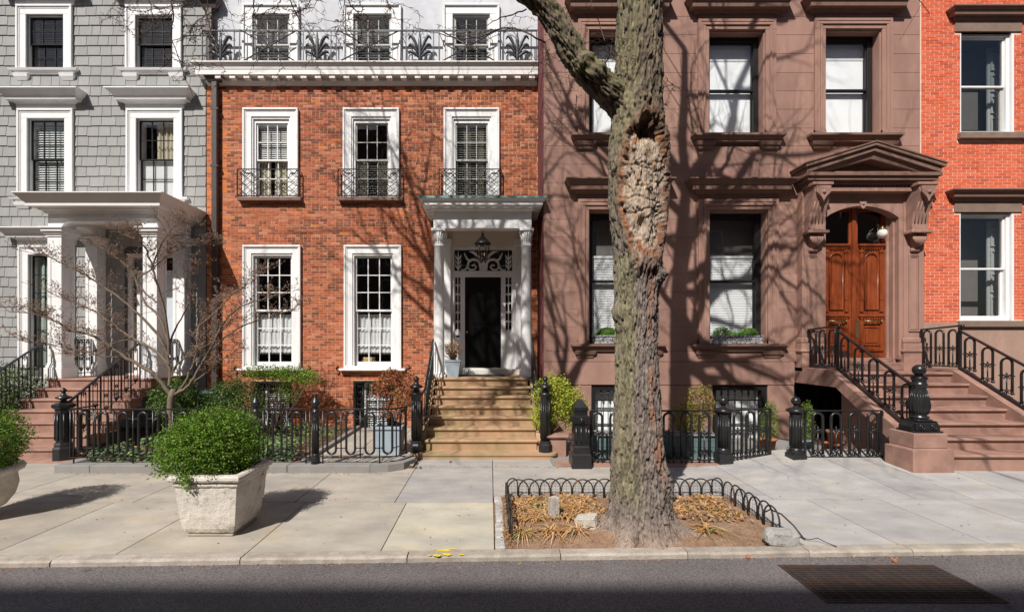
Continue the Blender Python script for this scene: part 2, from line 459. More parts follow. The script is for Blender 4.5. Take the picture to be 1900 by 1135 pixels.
row1 = [(-11.0, -8.3, tn(.98)), (-8.3, -6.85, tn(1.02)), (-6.85, -5.33, tn(.93, .98, .95)), (-5.33, -4.0, tn(1.04, 1, .98)), (-4.0, -2.62, tn(.98, 1.0, .97)), (-2.62, -1.19, tn(1.03, 1.01, .99)), (-1.19, .045, tn(1.2, 1.03, .98))]
for a, b, t_ in row1: slab(a, b, None, 6.42, t_)
row2 = [(-12, -8.9, tn(1)), (-8.9, -7.15, tn(.95)), (-7.15, -5.08, tn(1.0, .99, .97)), (-5.08, -2.78, tn(.95)), (-2.78, -1.36, tn(1.0)), (-1.36, .04, tn(.94, 1.04, 1.15)), (.04, 2.2, tn(1.0, 1.02, 1.08)), (2.2, 4.1, tn(.97, 1.05, 1.17))]
for a, b, t_ in row2: slab(a, b, 6.42 if b < .1 else 6.72, 8.95, t_)
row2r = [(4.1, 6.17, tn(1.030, 1.07, 1.2)), (6.17, 7.0, tn(0.941, 1.07, 1.2)), (7.0, 7.84, tn(1.053, 1.07, 1.2)), (7.84, 9.6, tn(0.963, 1.07, 1.2)), (9.6, 12, tn(1.008, 1.07, 1.2))]
for a, b, t_ in row2r: slab(a, b, 6.57, 8.9, t_)
row1r = [(3.5, 4.57, tn(1.053, 1.07, 1.2)), (4.57, 5.62, tn(0.986, 1.07, 1.2)), (5.62, 6.7, tn(1.042, 1.07, 1.2)), (6.7, 8.2, tn(0.963, 1.07, 1.2)), (8.2, 10, tn(1.120, 1.07, 1.2))]
for a, b, t_ in row1r: slab(a, b, None, 6.57, t_)
slab(3.5, 4.1, 6.57, 6.72, tn(1.120, 1.07, 1.2))

# granite setts along the pit
for i in range(7):
    d0 = 5.0 + i * .245; mb = MB()
    mb.box(.062 + random.uniform(-.01, .01), .175 + random.uniform(-.012, .012), d0, d0 + random.uniform(.2, .235), -.05, .006 + random.uniform(-.006, .01), c=.018, tint=random.uniform(.95, 1.25))
    part('granite_sett', mb, M['granite'], pave)

# tree pit soil
mb = MB(); nx, ny = 70, 40; vs = []
for j in range(ny + 1):
    for i in range(nx + 1):
        X = .05 + (3.52 - .05) * i / nx
        lo = kerbD(X) + .139
        D = lo + (6.75 - lo) * j / ny
        r_ = math.hypot(X - 1.78, D - 5.45)
        z = -.02 + .09 * math.exp(-(r_ / .85) ** 2) + .025 * noise.noise(Vector((X * 3, D * 3, 0))) + .012 * noise.noise(Vector((X * 11, D * 11, 4)))
        e = min(X - .05, 3.52 - X, D - lo, 6.75 - D)
        z = -.025 + (z + .025) * min(1, max(0, e / .25))
        vs.append((X, D, z))
mb.add(vs, [(j * (nx + 1) + i, j * (nx + 1) + i + 1, (j + 1) * (nx + 1) + i + 1, (j + 1) * (nx + 1) + i) for j in range(ny) for i in range(nx)], sm=True)
part('tree_pit_soil', mb, M['soil'], kind='structure')

# front garden of the grey and brick houses, paved court, brownstone court
for (xa, xb, da) in ((-7.5, -3.45, 8.1), (-14.5, -10.62, 8.75)):
    mb = MB(); vs = []
    for j in range(21):
        for i in range(41):
            X = xa + (xb - xa) * i / 40; D = da + (12 - da) * j / 20
            vs.append((X, D, .075 + .04 * noise.noise(Vector((X * 1.5, D * 1.5, 9)))))
    mb.add(vs, [(j * 41 + i, j * 41 + i + 1, (j + 1) * 41 + i + 1, (j + 1) * 41 + i) for j in range(20) for i in range(40)], sm=True)
    part('garden_soil', mb, M['bedsoil'], kind='structure')
court = part('court_paving', MB().box(-3.6, -1.4, 8.2, 12.0, -.2, .035), M['joint'], kind='structure')
for i in range(3):
    for j in range(4):
        x0 = -3.38 + i * .66; d0 = 8.25 + j * .93
        part('paving_slab', MB().box(x0 + .006, x0 + .654, d0 + .006, d0 + .924, .0, .05, c=.004, tint=random.uniform(.92, 1.05)), M['slab'], court)
part('court_edging', MB().box(-3.5, -3.4, 8.3, 11.9, -.1, .12, c=.01), M['greykerb'], kind='structure')
part('area_floor', MB().box(1.15, 7.3, 8.3, 10.8, -.3, .02), M['greykerb'], kind='structure')

# cast-iron drain grate in the road
gr = thing('drain_grate', 'large rusty rectangular drain grate set in the road', 'drain grate', (3.8, 4.36, ROADZ))
x0, x1, d0, d1 = 3.02, 4.58, 4.05, 4.68
part('pit', MB().box(x0, x1, d0, d1, ROADZ - .001, ROADZ + .003), M['mat'], gr)  # flat black plate, the shade of the hollow below the bars painted on
mb = MB(); mb.box(x0 - .03, x1 + .03, d0 - .03, d0, ROADZ, ROADZ + .009); mb.box(x0 - .03, x1 + .03, d1, d1 + .03, ROADZ, ROADZ + .009)
mb.box(x0 - .03, x0, d0, d1, ROADZ, ROADZ + .009); mb.box(x1, x1 + .03, d0, d1, ROADZ, ROADZ + .009)
part('frame', mb, M['rustgrate'], gr)
for k in range(15):
    y = d0 + .02 + k * (d1 - d0 - .04) / 14
    part('bar', MB().box(x0, x1, y - .0065, y + .0065, ROADZ + .004, ROADZ + .009), M['rustgrate'], gr)
for k in range(14):
    x = x0 + .05 + k * (x1 - x0 - .1) / 13
    part('cross_bar', MB().box(x - .008, x + .008, d0, d1, ROADZ + .005, ROADZ + .0075), M['rustgrate'], gr)

# the long building across the street: shades the near half of the road
t = thing('apartment_building', 'long tall brick building across the street behind the viewer', 'building', (-8, -12.4, 0))
part('wall', MB().box(-46, 30, -20, -12.0, -.1, 19.45), M['slate'], t)
for r_ in range(5):
    for c_ in range(18):
        xx = -36 + c_ * 3.1; zz = 1.6 + r_ * 3.5
        wn = part('window', MB().frame(xx - .65, xx + .65, zz - .1, zz + 2.3, .1, .1, .1, .1, -12.0, -11.93), M['white'], t)
        part('pane', MB().box(xx - .55, xx + .55, -12.0, -11.97, zz, zz + 2.2), M['blackdoor'], wn)
# ================================================================== BUILDING HELPERS
def free(x0, x1, z0, z1, ops):
    iv = [(x0, x1)]
    for (a, b, c, d) in ops:
        if d <= z0 + 1e-4 or c >= z1 - 1e-4: continue
        nv = []
        for (p, q) in iv:
            if b <= p or a >= q: nv.append((p, q)); continue
            if a > p: nv.append((p, a))
            if b < q: nv.append((b, q))
        iv = nv
    return [v for v in iv if v[1] - v[0] > .004]
def holed_wall(x0, x1, z0, z1, D, th, ops):
    mb = MB()
    zs = sorted({z0, z1, *[min(z1, max(z0, o[2])) for o in ops], *[min(z1, max(z0, o[3])) for o in ops]})
    for a, b in zip(zs[:-1], zs[1:]):
        if b - a < 1e-4: continue
        for p, q in free(x0, x1, a, b, ops): mb.box(p, q, D, D + th, a, b)
    return mb
def interior(x0, x1, z0, z1, D0, D1):
    mb = MB()
    v = [(x0, D0, z0), (x1, D0, z0), (x1, D1, z0), (x0, D1, z0), (x0, D0, z1), (x1, D0, z1), (x1, D1, z1), (x0, D1, z1)]
    mb.add(v, [(0, 1, 2, 3), (4, 7, 6, 5), (1, 2, 6, 5), (2, 3, 7, 6), (3, 0, 4, 7)])
    return mb
def field(wall, name, pieces, material, nmax, score):
    """pieces: (x, y, z, mesh_key, maker) ; the nmax best seen become objects, the rest one joined part"""
    pieces.sort(key=score)
    cache = {}
    rest = MB()
    for i, (x, y, z, key, mk) in enumerate(pieces):
        if i < nmax:
            if key not in cache:
                m_ = MB(); mk(m_, 0, 0, 0); cache[key] = m_.mesh(name, material)
            o = bpy.data.objects.new(name, cache[key])
            COL.objects.link(o); o.parent = wall; o.location = (x, y, z)
        else:
            mk(rest, x, y, z)
    if rest.v: part(name + '_mass', rest, material, wall, kind='stuff')
def brickwork(wall, x0, x1, z0, z1, D, ops, material, pal, nmax, L=.201, C=.0686, j=.0125, heads=6, name='brick', hide=()):
    """running bond with a header course every few rows; pal(x, z) gives an index into PAL and the colour"""
    ps = []
    k = 0; z = z0
    while z < z1 - .01:
        h = min(C, z1 - z)
        hd = heads and k % heads == 3
        step = (L + j) / 2 if hd else L + j
        off = (k % 2) * (L + j) / 2 + random.uniform(-.01, .01)
        for p, q in free(x0, x1, z, z + h, ops):
            n = math.floor((p - x0 - off) / step) - 1
            x = x0 + off + n * step
            while x < q:
                a = max(p, x); b = min(q, x + step - j)
                if b - a > .02:
                    i, col = pal((a + b) / 2, z)
                    w_ = round(b - a, 2) if abs((b - a) - (step - j)) > .004 else round(step - j, 4)
                    pr = random.choice((.004, .005, .0065))
                    def mk(m_, X, Y, Z, w_=(b - a), h=h, col=col, pr=pr):
                        m_.add([(X, Y - pr, Z), (X + w_, Y - pr, Z), (X + w_, Y - pr, Z + h - j), (X, Y - pr, Z + h - j),
                                (X, Y + .01, Z), (X + w_, Y + .01, Z), (X + w_, Y + .01, Z + h - j), (X, Y + .01, Z + h - j)],
                               [(0, 1, 2, 3), (1, 5, 6, 2), (5, 4, 7, 6), (4, 0, 3, 7), (3, 2, 6, 7), (0, 4, 5, 1)], col)
                    ps.append((a, D, z, (w_, i, pr), mk))
                x += step
        z += C; k += 1
    def sc(p):
        x, y, z = p[0] + .1, p[1], p[2]
        for (a, b, c, d) in hide:
            if a < x < b and c < z < d: return 1e6 + x * x
        small = 0 if p[3][0] > .15 else 50
        return small + x * x + (z - H) ** 2
    field(wall, name, ps, material, nmax, sc)
def panes(parent, x0, x1, z0, z1, y, cols, rows, m_, glass, name='sash', st=.045, bot=None, mun=.02, dep=.04):
    """one sash: stiles, rails and muntins, and every pane of glass"""
    bot = bot or st
    mb = MB(); mb.frame(x0, x1, z0, z1, st, st, bot, st, y, y + dep, .004)
    gx0, gx1, gz0, gz1 = x0 + st, x1 - st, z0 + bot, z1 - st
    for i in range(1, cols):
        x = gx0 + (gx1 - gx0) * i / cols; mb.box(x - mun / 2, x + mun / 2, y + .004, y + dep - .004, gz0, gz1)
    for i in range(1, rows):
        z = gz0 + (gz1 - gz0) * i / rows; mb.box(gx0, gx1, y + .006, y + dep - .006, z - mun / 2, z + mun / 2)
    part(name, mb, m_, parent)
    for i in range(cols):
        for k in range(rows):
            a = gx0 + (gx1 - gx0) * i / cols + (mun / 2 if i else 0); b = gx0 + (gx1 - gx0) * (i + 1) / cols - (mun / 2 if i < cols - 1 else 0)
            c = gz0 + (gz1 - gz0) * k / rows + (mun / 2 if k else 0); d = gz0 + (gz1 - gz0) * (k + 1) / rows - (mun / 2 if k < rows - 1 else 0)
            yy = y + dep * .5 + random.uniform(-.002, .002)
            sl = random.uniform(-.0012, .0012); s2 = random.uniform(-.0012, .0012)
            part('pane', MB().add([(a, yy + sl, c), (b, yy - sl, c), (b, yy - sl + s2, d), (a, yy + sl + s2, d)], [(0, 1, 2, 3)]), glass, parent)
def curtain(parent, x0, x1, z0, z1, y, m_, folds=9, amp=.02, name='curtain', gather=0.0):
    mb = MB(); n = folds * 6; vs = []
    for k in range(7):
        v = k / 6
        for i in range(n + 1):
            u = i / n
            vs.append((x0 + (x1 - x0) * u, y + amp * math.sin(u * folds * 2 * PI + .8 * math.sin(v * 3 + u * 9)) + amp * .4 * math.sin(u * 23 + 1), z0 + (z1 - z0) * v))
    mb.add(vs, [(k * (n + 1) + i, k * (n + 1) + i + 1, (k + 1) * (n + 1) + i + 1, (k + 1) * (n + 1) + i) for k in range(6) for i in range(n)], sm=True)
    return part(name, mb, m_, parent)
def blind(parent, x0, x1, z0, z1, y, m_, pitch=.05, ang=.35, name='blind', dep=.045):
    mb = MB(); z = z1
    while z > z0:
        dy = dep / 2 * math.cos(ang); dz = dep / 2 * math.sin(ang)
        mb.hexa([(x0, y - dy, z - dz), (x1, y - dy, z - dz), (x1, y + dy, z + dz), (x0, y + dy, z + dz),
                 (x0, y - dy, z - dz + .003), (x1, y - dy, z - dz + .003), (x1, y + dy, z + dz + .003), (x0, y + dy, z + dz + .003)])
        z -= pitch
    mb.box(x0, x1, y - .03, y + .03, z1 + .01, z1 + .06)
    return part(name, mb, m_, parent)
def backing(parent, x0, x1, z0, z1, y, m_, name='roller_shade'):
    return part(name, MB().box(x0, x1, y, y + .006, z0, z1), m_, parent)
def arch_path(c, u, w_, z0, z1, n=8):
    """points up one leg, round the top and down the other leg; u = unit direction along the fence"""
    r = w_ / 2; u = Vector(u); c = Vector((c[0], c[1], 0))
    pts = [c - u * r + Vector((0, 0, z0))]
    for i in range(n + 1):
        a = PI - PI * i / n
        pts.append(c + u * (r * math.cos(a)) + Vector((0, 0, z1 - r + r * math.sin(a))))
    pts.append(c + u * r + Vector((0, 0, z0)))
    return pts
def oval_path(c, u, w_, z0, z1, n=8):
    r = w_ / 2; u = Vector(u); c = Vector((c[0], c[1], 0)); pts = []
    for i in range(n + 1):
        a = PI - PI * i / n; pts.append(c + u * (r * math.cos(a)) + Vector((0, 0, z1 - r + r * math.sin(a))))
    for i in range(n + 1):
        a = -PI * i / n; pts.append(c + u * (r * math.cos(a)) + Vector((0, 0, z0 + r + r * math.sin(a))))
    return pts
def ornament(mb, c, u, s=.06):
    """small cast fleuron: collar, bud and two curled side leaves"""
    c = Vector(c); u = Vector(u)
    mb.ball(c, s * .42, 6, 4)
    mb.lathe([(.002, s * .3), (s * .32, s * .55), (s * .18, s * .85), (.002, s * 1.25)], 6, c)
    mb.lathe([(.002, -s * 1.0), (s * .22, -s * .6), (s * .12, -s * .35)], 6, c)
    for sg in (-1, 1):
        mb.tube([c, c + u * sg * s * .6 + Vector((0, 0, s * .2)), c + u * sg * s * 1.15 + Vector((0, 0, s * .45)), c + u * sg * s * 1.25 + Vector((0, 0, s * .05))], [s * .2, s * .22, s * .2, s * .14], 5)
        mb.ball(c + u * sg * s * 1.25, s * .2, 5, 4)
        mb.tube([c, c + u * sg * s * .5 - Vector((0, 0, s * .35)), c + u * sg * s * .75 - Vector((0, 0, s * .75))], s * .14, 5)
# ================================================================== GREY SHINGLED HOUSE
D = 12.0
gh = thing('shingled_house', 'grey shingled house with white window trim at the left edge', 'house', (-10, D, 0))
GX0, GX1 = -14.2, PX(383.5, D)
GZ1 = 12.6
g_op = {}
for nm, (a, b, c, d) in {'A': (51, 120, 130.6, 29), 'B': (253, 322, 130.6, 30), 'C': (53, 122, 368, 221), 'D': (254.5, 324, 368, 221), 'E': (55, 124, 682, 473)}.items():
    g_op[nm] = (PX(a, D), PX(b, D), PZ(c, D), PZ(d, D))
g_door = (PX(236, D), PX(347, D), 1.44, PZ(470, D))
# top row windows rise above the frame
ops = list(g_op.values()) + [g_door]
wall = part('wall', holed_wall(GX0, GX1, -.15, GZ1, D, .3, ops), M['shinglebase'], gh)
part('interior', interior(GX0 + .05, GX1 - .05, -.1, GZ1 - .05, D + .3, D + 3.2), M['room'], gh)
ps = []
pitch = .2657; z0 = PZ(29.5, D) - 42 * pitch; k = 0
while z0 + k * pitch < GZ1:
    z = z0 + k * pitch
    if z > -.1:
        for p, q in free(GX0, GX1 - .01, z, z + pitch, [(o[0] - .06, o[1] + .06, o[2], o[3] + .06) for o in ops]):
            x = p
            while x < q - .01:
                w_ = min(random.choice((.22, .25, .27, .29, .31, .34, .38)), q - x)
                if q - x - w_ < .08: w_ = q - x
                tv = random.randrange(7); wk = round(w_, 2); jz = random.choice((0, 0, 0, -.006, .006, -.011))
                tt = (.93, .96, .98, 1.0, 1.02, 1.05, .90)[tv]
                def mk(m_, X, Y, Z, w_=w_, tt=tt, jz=jz):
                    g = .0055
                    m_.hexa([(X + g, Y - .028, Z + jz), (X + w_ - g, Y - .028, Z + jz), (X + w_ - g, Y + .01, Z + jz), (X + g, Y + .01, Z + jz),
                             (X + g, Y - .006, Z + pitch + .01), (X + w_ - g, Y - .006, Z + pitch + .01), (X + w_ - g, Y + .01, Z + pitch + .01), (X + g, Y + .01, Z + pitch + .01)], (tt, tt, tt * .995))
                ps.append((x, D, z, (wk, tv, jz), mk))
                x += w_
    k += 1
field(wall, 'shingle', ps, M['shingle'], 300, lambda p: (0 if (p[0] > PX(-10, D) and p[2] < PZ(0, D) and (p[2] > PZ(440, D) or PX(125, D) < p[0] < PX(215, D))) else 100) + (p[0] + 9) ** 2 * .2 - p[3][0])
def grey_window(nm, hood, sill, cols=3, ru=2, rl=2, inner=None, zsplit=None, label=None):
    x0, x1, z0, z1 = g_op[nm]
    mb = MB(); wc = .235
    mb.frame(x0 - wc, x1 + wc, z0, z1 + wc, wc, wc, 0, wc, D - .05, D + .02, .006)
    mb.frame(x0 - wc - .012, x1 + wc + .012, z0, z1 + wc + .012, .055, .055, 0, .06, D - .085, D - .03, .008)
    mb.frame(x0 - .03, x1 + .03, z0, z1 + .03, .042, .042, 0, .042, D + .02, D + .31)
    mb.frame(x0 - wc + .06, x1 + wc - .06, z0, z1 + wc - .06, .02, .02, 0, .02, D - .062, D - .04)
    wn = part('window', mb, M['white'], gh, label=label)
    zm = zsplit if zsplit else (z0 + z1) / 2
    panes(wn, x0 + .012, x1 - .012, zm - .02, z1 - .012, D + .06, cols, ru, M['blacksash'], M['glass'], 'upper_sash', st=.034, mun=.017)
    panes(wn, x0 + .012, x1 - .012, z0, zm + .02, D + .105, cols, rl, M['blacksash'], M['glass'], 'lower_sash', bot=.05, st=.034, mun=.017)
    if sill:
        m2 = MB(); m2.tier(x0 - wc - .05, x1 + wc + .05, D, z0 - .05, z0, .11, .13); m2.tier(x0 - wc, x1 + wc, D, z0 - .12, z0 - .05, .05, .09)
        for xx in (x0 - wc + .02, x1 + wc - .22): m2.tier(xx, xx + .2, D, z0 - .2, z0 - .12, .08, .1); m2.tier(xx, xx + .2, D, z0 - .28, z0 - .2, .03, .08)
        part('sill', m2, M['white'], wn)
    if hood:
        zt = z1 + wc + .02; m2 = MB(); a, b = x0 - wc, x1 + wc
        m2.tier(a, b, D, zt, zt + .12, .05, .05); m2.tier(a, b, D, zt + .12, zt + .17, .06, .12); m2.tier(a, b, D, zt + .17, zt + .26, .2, .22); m2.tier(a, b, D, zt + .26, zt + .38, .23, .34); m2.tier(a, b, D, zt + .38, zt + .41, .36, .36)
        part('hood', m2, M['white'], wn)
    return wn, x0, x1, z0, z1
for nm in 'AB':
    wn, x0, x1, z0, z1 = grey_window(nm, True, True)
    blind(wn, x0 + .02, x1 - .02, z0 + .02, z1 - .08, D + .17, M['darkslat'], .06, .5)
wn, x0, x1, z0, z1 = grey_window('C', True, True); blind(wn, x0 + .02, x1 - .02, z0 + .02, z1 - .08, D + .18, M['blind'], .062, .75, dep=.056)
backing(wn, x0, x1, z0, z1, D + .27, M['green_curtain'], 'inner_curtain')
wn, x0, x1, z0, z1 = grey_window('D', True, True)
curtain(wn, x0 + (x1 - x0) * .36, x1, z0, z1, D + .22, M['cream_curtain'], 6, .025)
backing(wn, x0 + .03, x1 - .02, z0, (z0 + z1) / 2, D + .165, M['curtain'], 'inner_shade')
wn, x0, x1, z0, z1 = grey_window('E', True, False, 3, 3, 3)
curtain(wn, x0 + .06, x1, z0, z1, D + .18, M['green_curtain'], 5, .02)

# portico
DF = 10.72; LZ = 1.44
pc = thing('entrance_porch', 'off-white square-columned porch on the grey shingled house', 'porch', (-9.1, 11.3, LZ))
XL, XR, cw = -10.33, -8.07, .33
CAPB, BEAMB, BEAMT = 4.80, 5.02, 5.34
def sq_col(x, y, w_, back=False):
    mb = MB(); h_ = w_ / 2
    mb.box(x - h_ - .05, x + h_ + .05, y - h_ - .05, y + h_ + .05, LZ, LZ + .26, .008); mb.box(x - h_ - .03, x + h_ + .03, y - h_ - .03, y + h_ + .03, LZ + .26, LZ + .31, .01); mb.box(x - h_ - .015, x + h_ + .015, y - h_ - .015, y + h_ + .015, LZ + .31, LZ + .36, .01)
    mb.box(x - h_ + .012, x + h_ - .012, y - h_ + .012, y + h_ - .012, LZ + .36, CAPB)
    # raised stiles leave a sunk panel on each face
    for sx, sy in ((0, -1), (1, 0), (-1, 0)):
        if sx == 0:
            yy = y + sy * h_; a, b = (yy, yy + .02)
            mb.box(x - h_, x - h_ + .075, a, b, LZ + .36, CAPB); mb.box(x + h_ - .075, x + h_, a, b, LZ + .36, CAPB)
            mb.box(x - h_ + .075, x + h_ - .075, a, b, LZ + .36, LZ + .52); mb.box(x - h_ + .075, x + h_ - .075, a, b, CAPB - .3, CAPB)
            for sg in (-1, 1):
                mb.prism([(x + sg * (h_ - .075), CAPB - .3), (x + sg * (h_ - .075), CAPB - .42), (x + sg * (h_ - .09), CAPB - .36), (x + sg * (h_ - .13), CAPB - .315), (x, CAPB - .3)], 'xz', a, b)
        else:
            xx = x + sx * h_; a, b = (xx - .02, xx) if sx > 0 else (xx, xx + .02)
            mb.box(a, b, y - h_ + .02, y - h_ + .08, LZ + .36, CAPB); mb.box(a, b, y + h_ - .075, y + h_, LZ + .36, CAPB)
            mb.box(a, b, y - h_ + .08, y + h_ - .075, LZ + .36, LZ + .52); mb.box(a, b, y - h_ + .08, y + h_ - .075, CAPB - .3, CAPB)
    mb.box(x - h_ - .02, x + h_ + .02, y - h_ - .02, y + h_ + .02, CAPB + .0, CAPB + .05); mb.box(x - h_ - .05, x + h_ + .05, y - h_ - .05, y + h_ + .05, CAPB + .05, CAPB + .1, .008)
    mb.box(x - h_ - .09, x + h_ + .09, y - h_ - .09, y + h_ + .09, CAPB + .1, CAPB + .18, .012); mb.box(x - h_ - .12, x + h_ + .12, y - h_ - .12, y + h_ + .12, CAPB + .18, CAPB + .218)
    return mb
for x in (XL, XR): part('column', sq_col(x, DF + .17, cw), M['white'], pc)
for x in (XL, XR): part('pilaster', sq_col(x, D - .14, cw * .9), M['white'], pc)
# beams with rounded soffit corners
def beam_poly(a, b):
    pts = [(a, BEAMT), (a, BEAMB)]
    pts += [(a + cw, BEAMB)]
    for i in range(7):
        t_ = PI / 2 * i / 6; pts.append((a + cw + .2 - .2 * math.cos(t_), BEAMB + .15 * math.sin(t_)))
    for i in range(7):
        t_ = PI / 2 * i / 6; pts.append((b - cw - .2 + .2 * math.sin(t_), BEAMB + .15 * math.cos(t_)))
    pts += [(b - cw, BEAMB), (b, BEAMB), (b, BEAMT)]
    return pts
a, b = XL - cw / 2, XR + cw / 2
mb = MB(); mb.prism(beam_poly(a, b), 'xz', DF + .02, DF + .3)
mb.prism([(p[0] if i not in (0, 1) else p[0], p[1]) for i, p in enumerate(beam_poly(a, b))], 'xz', DF - .012, DF + .02) if False else None
mb.box(a + .06, b - .06, DF - .01, DF + .02, BEAMT - .13, BEAMT)
part('front_beam', mb, M['white'], pc)
for x in (XL, XR):
    mb = MB(); mb.prism([(p[0], p[1]) for p in [(DF + .3, BEAMT), (DF + .3, BEAMB), (DF + .5, BEAMB + .15), (D - .5, BEAMB + .15), (D - .3, BEAMB), (D, BEAMB), (D, BEAMT)]], 'yz', x - cw / 2 + .02, x + cw / 2 - .02)
    part('side_beam', mb, M['white'], pc)
part('ceiling', MB().box(a + .05, b - .05, DF + .3, D, BEAMT - .05, BEAMT), M['ceil'], pc)
mb = MB()
for (za, zb, pb, pt) in ((BEAMT, BEAMT + .06, .03, .06), (BEAMT + .06, BEAMT + .11, .1, .13), (BEAMT + .11, BEAMT + .19, .26, .26), (BEAMT + .19, BEAMT + .36, .27, .41), (BEAMT + .36, BEAMT + .385, .42, .42)):
    mb.hexa([(a - pb, DF - pb, za), (b + pb, DF - pb, za), (b + pb, D - .03, za), (a - pb, D - .03, za), (a - pt, DF - pt, zb), (b + pt, DF - pt, zb), (b + pt, D - .03, zb), (a - pt, D - .03, zb)])
part('cornice', mb, M['cream'], pc)

# entrance inside the porch
dx0, dx1, dz0, dz1 = g_door
mb = MB(); mb.frame(dx0, dx1, dz0, dz1, .1, .1, 0, .1, D + .02, D + .16)
zt = PZ(505, D)
mb.box(dx0 + .1, dx1 - .1, D + .03, D + .15, zt - .05, zt + .05)
c0, c1 = PX(258, D), PX(334, D)
mb.box(c0 - .08, c0, D + .03, D + .15, dz0, zt - .05); mb.box(c1, c1 + .08, D + .03, D + .15, dz0, zt - .05)
mb.box(dx0 + .1, c0 - .08, D + .04, D + .14, dz0, dz0 + .75); mb.box(c1 + .08, dx1 - .1, D + .04, D + .14, dz0, dz0 + .75)
mb.box(dx0, dx1, D - .06, D + .2, dz0 - .02, dz0 + .05)
ds = part('door_surround', mb, M['cream'], gh)
mb = MB(); mb.box(c0, c1, D + .1, D + .15, dz0 + .05, zt - .05); mb.frame(c0 + .0, c1, dz0 + .05, zt - .05, .12, .12, .2, .12, D + .085, D + .1); mb.box(c0 + .12, c1 - .12, D + .086, D + .1, dz0 + .95, dz0 + 1.1)
dr = part('door', mb, M['bluedoor'], gh)
part('handle', MB().box(c1 - .1, c1 - .06, D + .05, D + .085, dz0 + .95, dz0 + 1.2, .01), M['brass'], dr)
for (p, q, r_, s_) in ((dx0 + .1, c0 - .08, dz0 + .75, zt - .05), (c1 + .08, dx1 - .1, dz0 + .75, zt - .05), (dx0 + .1, dx1 - .1, zt + .05, dz1 - .1)):
    part('pane', MB().box(p, q, D + .1, D + .105, r_, s_), M['darkglass'], ds)

# stoop of the grey house
st = thing('stoop', 'left brownstone stoop leading up to the white porch', 'stoop', (-9.2, 9.5, 0))
NR = 7; rr = LZ / NR; tt_ = .31; D0 = 8.8; SX0, SX1 = -10.45, -8.02
for k in range(NR):
    d = D0 + k * tt_; zt = rr * (k + 1); back = D0 + (k + 1) * tt_ + .06 if k < NR - 1 else 12.0
    mb = MB(); mb.box(SX0, SX1, d + .03, back, zt - rr, zt - .05)
    mb.prism([(d + .0, zt - .025), (d + .01, zt - .045), (d + .025, zt - .052), (back, zt - .052), (back, zt), (d + .025, zt), (d + .008, zt - .008)], 'yz', SX0 - .03, SX1 + .03)
    part('step', mb, M['brownstep'], st)
part('base', MB().box(SX0 - .25, SX1 + .3, 8.55, 8.95, -.1, .035, .01), M['brownstep'], st)
def grey_loop(mb, c, u, z0, z1, w_=.105):
    mb.tube(arch_path(c, u, w_, z0 + .1, z1, 6), .009, 5)
    c3 = Vector((c[0], c[1], 0)); u = Vector(u)
    mb.tube([c3 - u * w_ / 2 + Vector((0, 0, z0 + .1)), c3 - u * w_ * .3 + Vector((0, 0, z0 + .06)), c3 + Vector((0, 0, z0 + .04)), c3 + u * w_ * .3 + Vector((0, 0, z0 + .06)), c3 + u * w_ / 2 + Vector((0, 0, z0 + .1))], .009, 5)
    zc = z0 + (z1 - z0) * .42
    mb.tube([c3 + u * (.038 * math.cos(a * PI / 5)) + Vector((0, 0, zc + .038 * math.sin(a * PI / 5))) for a in range(10)], .0085, 5, closed=True)
    mb.ball(c3 + Vector((0, 0, zc)), .018, 6, 4)
    for sg in (-1, 1):
        mb.tube([c3 + Vector((0, 0, z1 - .03)), c3 + u * sg * .03 + Vector((0, 0, z1 - .045)), c3 + u * sg * .035 + Vector((0, 0, z1 - .085))], .008, 5)
        mb.tube([c3 + Vector((0, 0, z0 + .05)), c3 + u * sg * .03 + Vector((0, 0, z0 + .1)), c3 + u * sg * .022 + Vector((0, 0, z0 + .13))], .008, 5)
    mb.tube([c3 + Vector((0, 0, z1 - .01)), c3 + Vector((0, 0, z1 - .12))], .009, 5)
    mb.tube([c3 + Vector((0, 0, z0 - .0)), c3 + Vector((0, 0, z0 + .16))], .008, 5)
def flat_bar(mb, p, q, w_=.05, h_=.03):
    p = Vector(p); q = Vector(q); t = (q - p); s = Vector((t.y, -t.x, 0)).normalized() * w_ / 2; n = Vector((0, 0, h_))
    mb.hexa([p - s, p + s, q + s, q - s, p - s + n, p + s + n, q + s + n, q - s + n])
def newel_oct(x, y, z, h_, w_=.135):
    mb = MB()
    mb.lathe([(w_ * 1.28, 0), (w_ * 1.28, .22), (w_ * 1.05, .26), (w_ * 1.12, .3), (w_ * .95, .33)], 8, (x, y, z), PI / 8, sm=False)
    mb.lathe([(w_ * .92, .33), (w_ * .92, h_ * .66), (w_ * 1.02, h_ * .685), (w_ * .96, h_ * .70), (w_ * 1.4, h_ * .735), (w_ * 1.4, h_ * .765), (w_ * .8, h_ * .79)], 8, (x, y, z), PI / 8, sm=False)
    for k in range(8):
        a = PI / 4 * k
        mb.tube([(x + w_ * .9 * math.cos(a), y + w_ * .9 * math.sin(a), z + .38), (x + w_ * .9 * math.cos(a), y + w_ * .9 * math.sin(a), z + h_ * .64)], .016, 5)
    return mb
def finial_vase(x, y, z, s=1.0):
    return MB().lathe([(.05 * s, 0), (.075 * s, .015 * s), (.05 * s, .04 * s), (.045 * s, .055 * s), (.125 * s, .085 * s), (.13 * s, .105 * s), (.06 * s, .135 * s), (.036 * s, .17 * s), (.03 * s, .2 * s), (.055 * s, .225 * s), (.05 * s, .245 * s), (.03 * s, .27 * s), (.004, .29 * s)], 12, (x, y, z))
NXR, NXL = -8.22, -10.5
nw = part('newel', newel_oct(NXR, 8.72, .035, 1.38), M['iron'], st); part('finial', finial_vase(NXR, 8.72, .035 + 1.38 * .79, 1.0), M['iron'], nw)
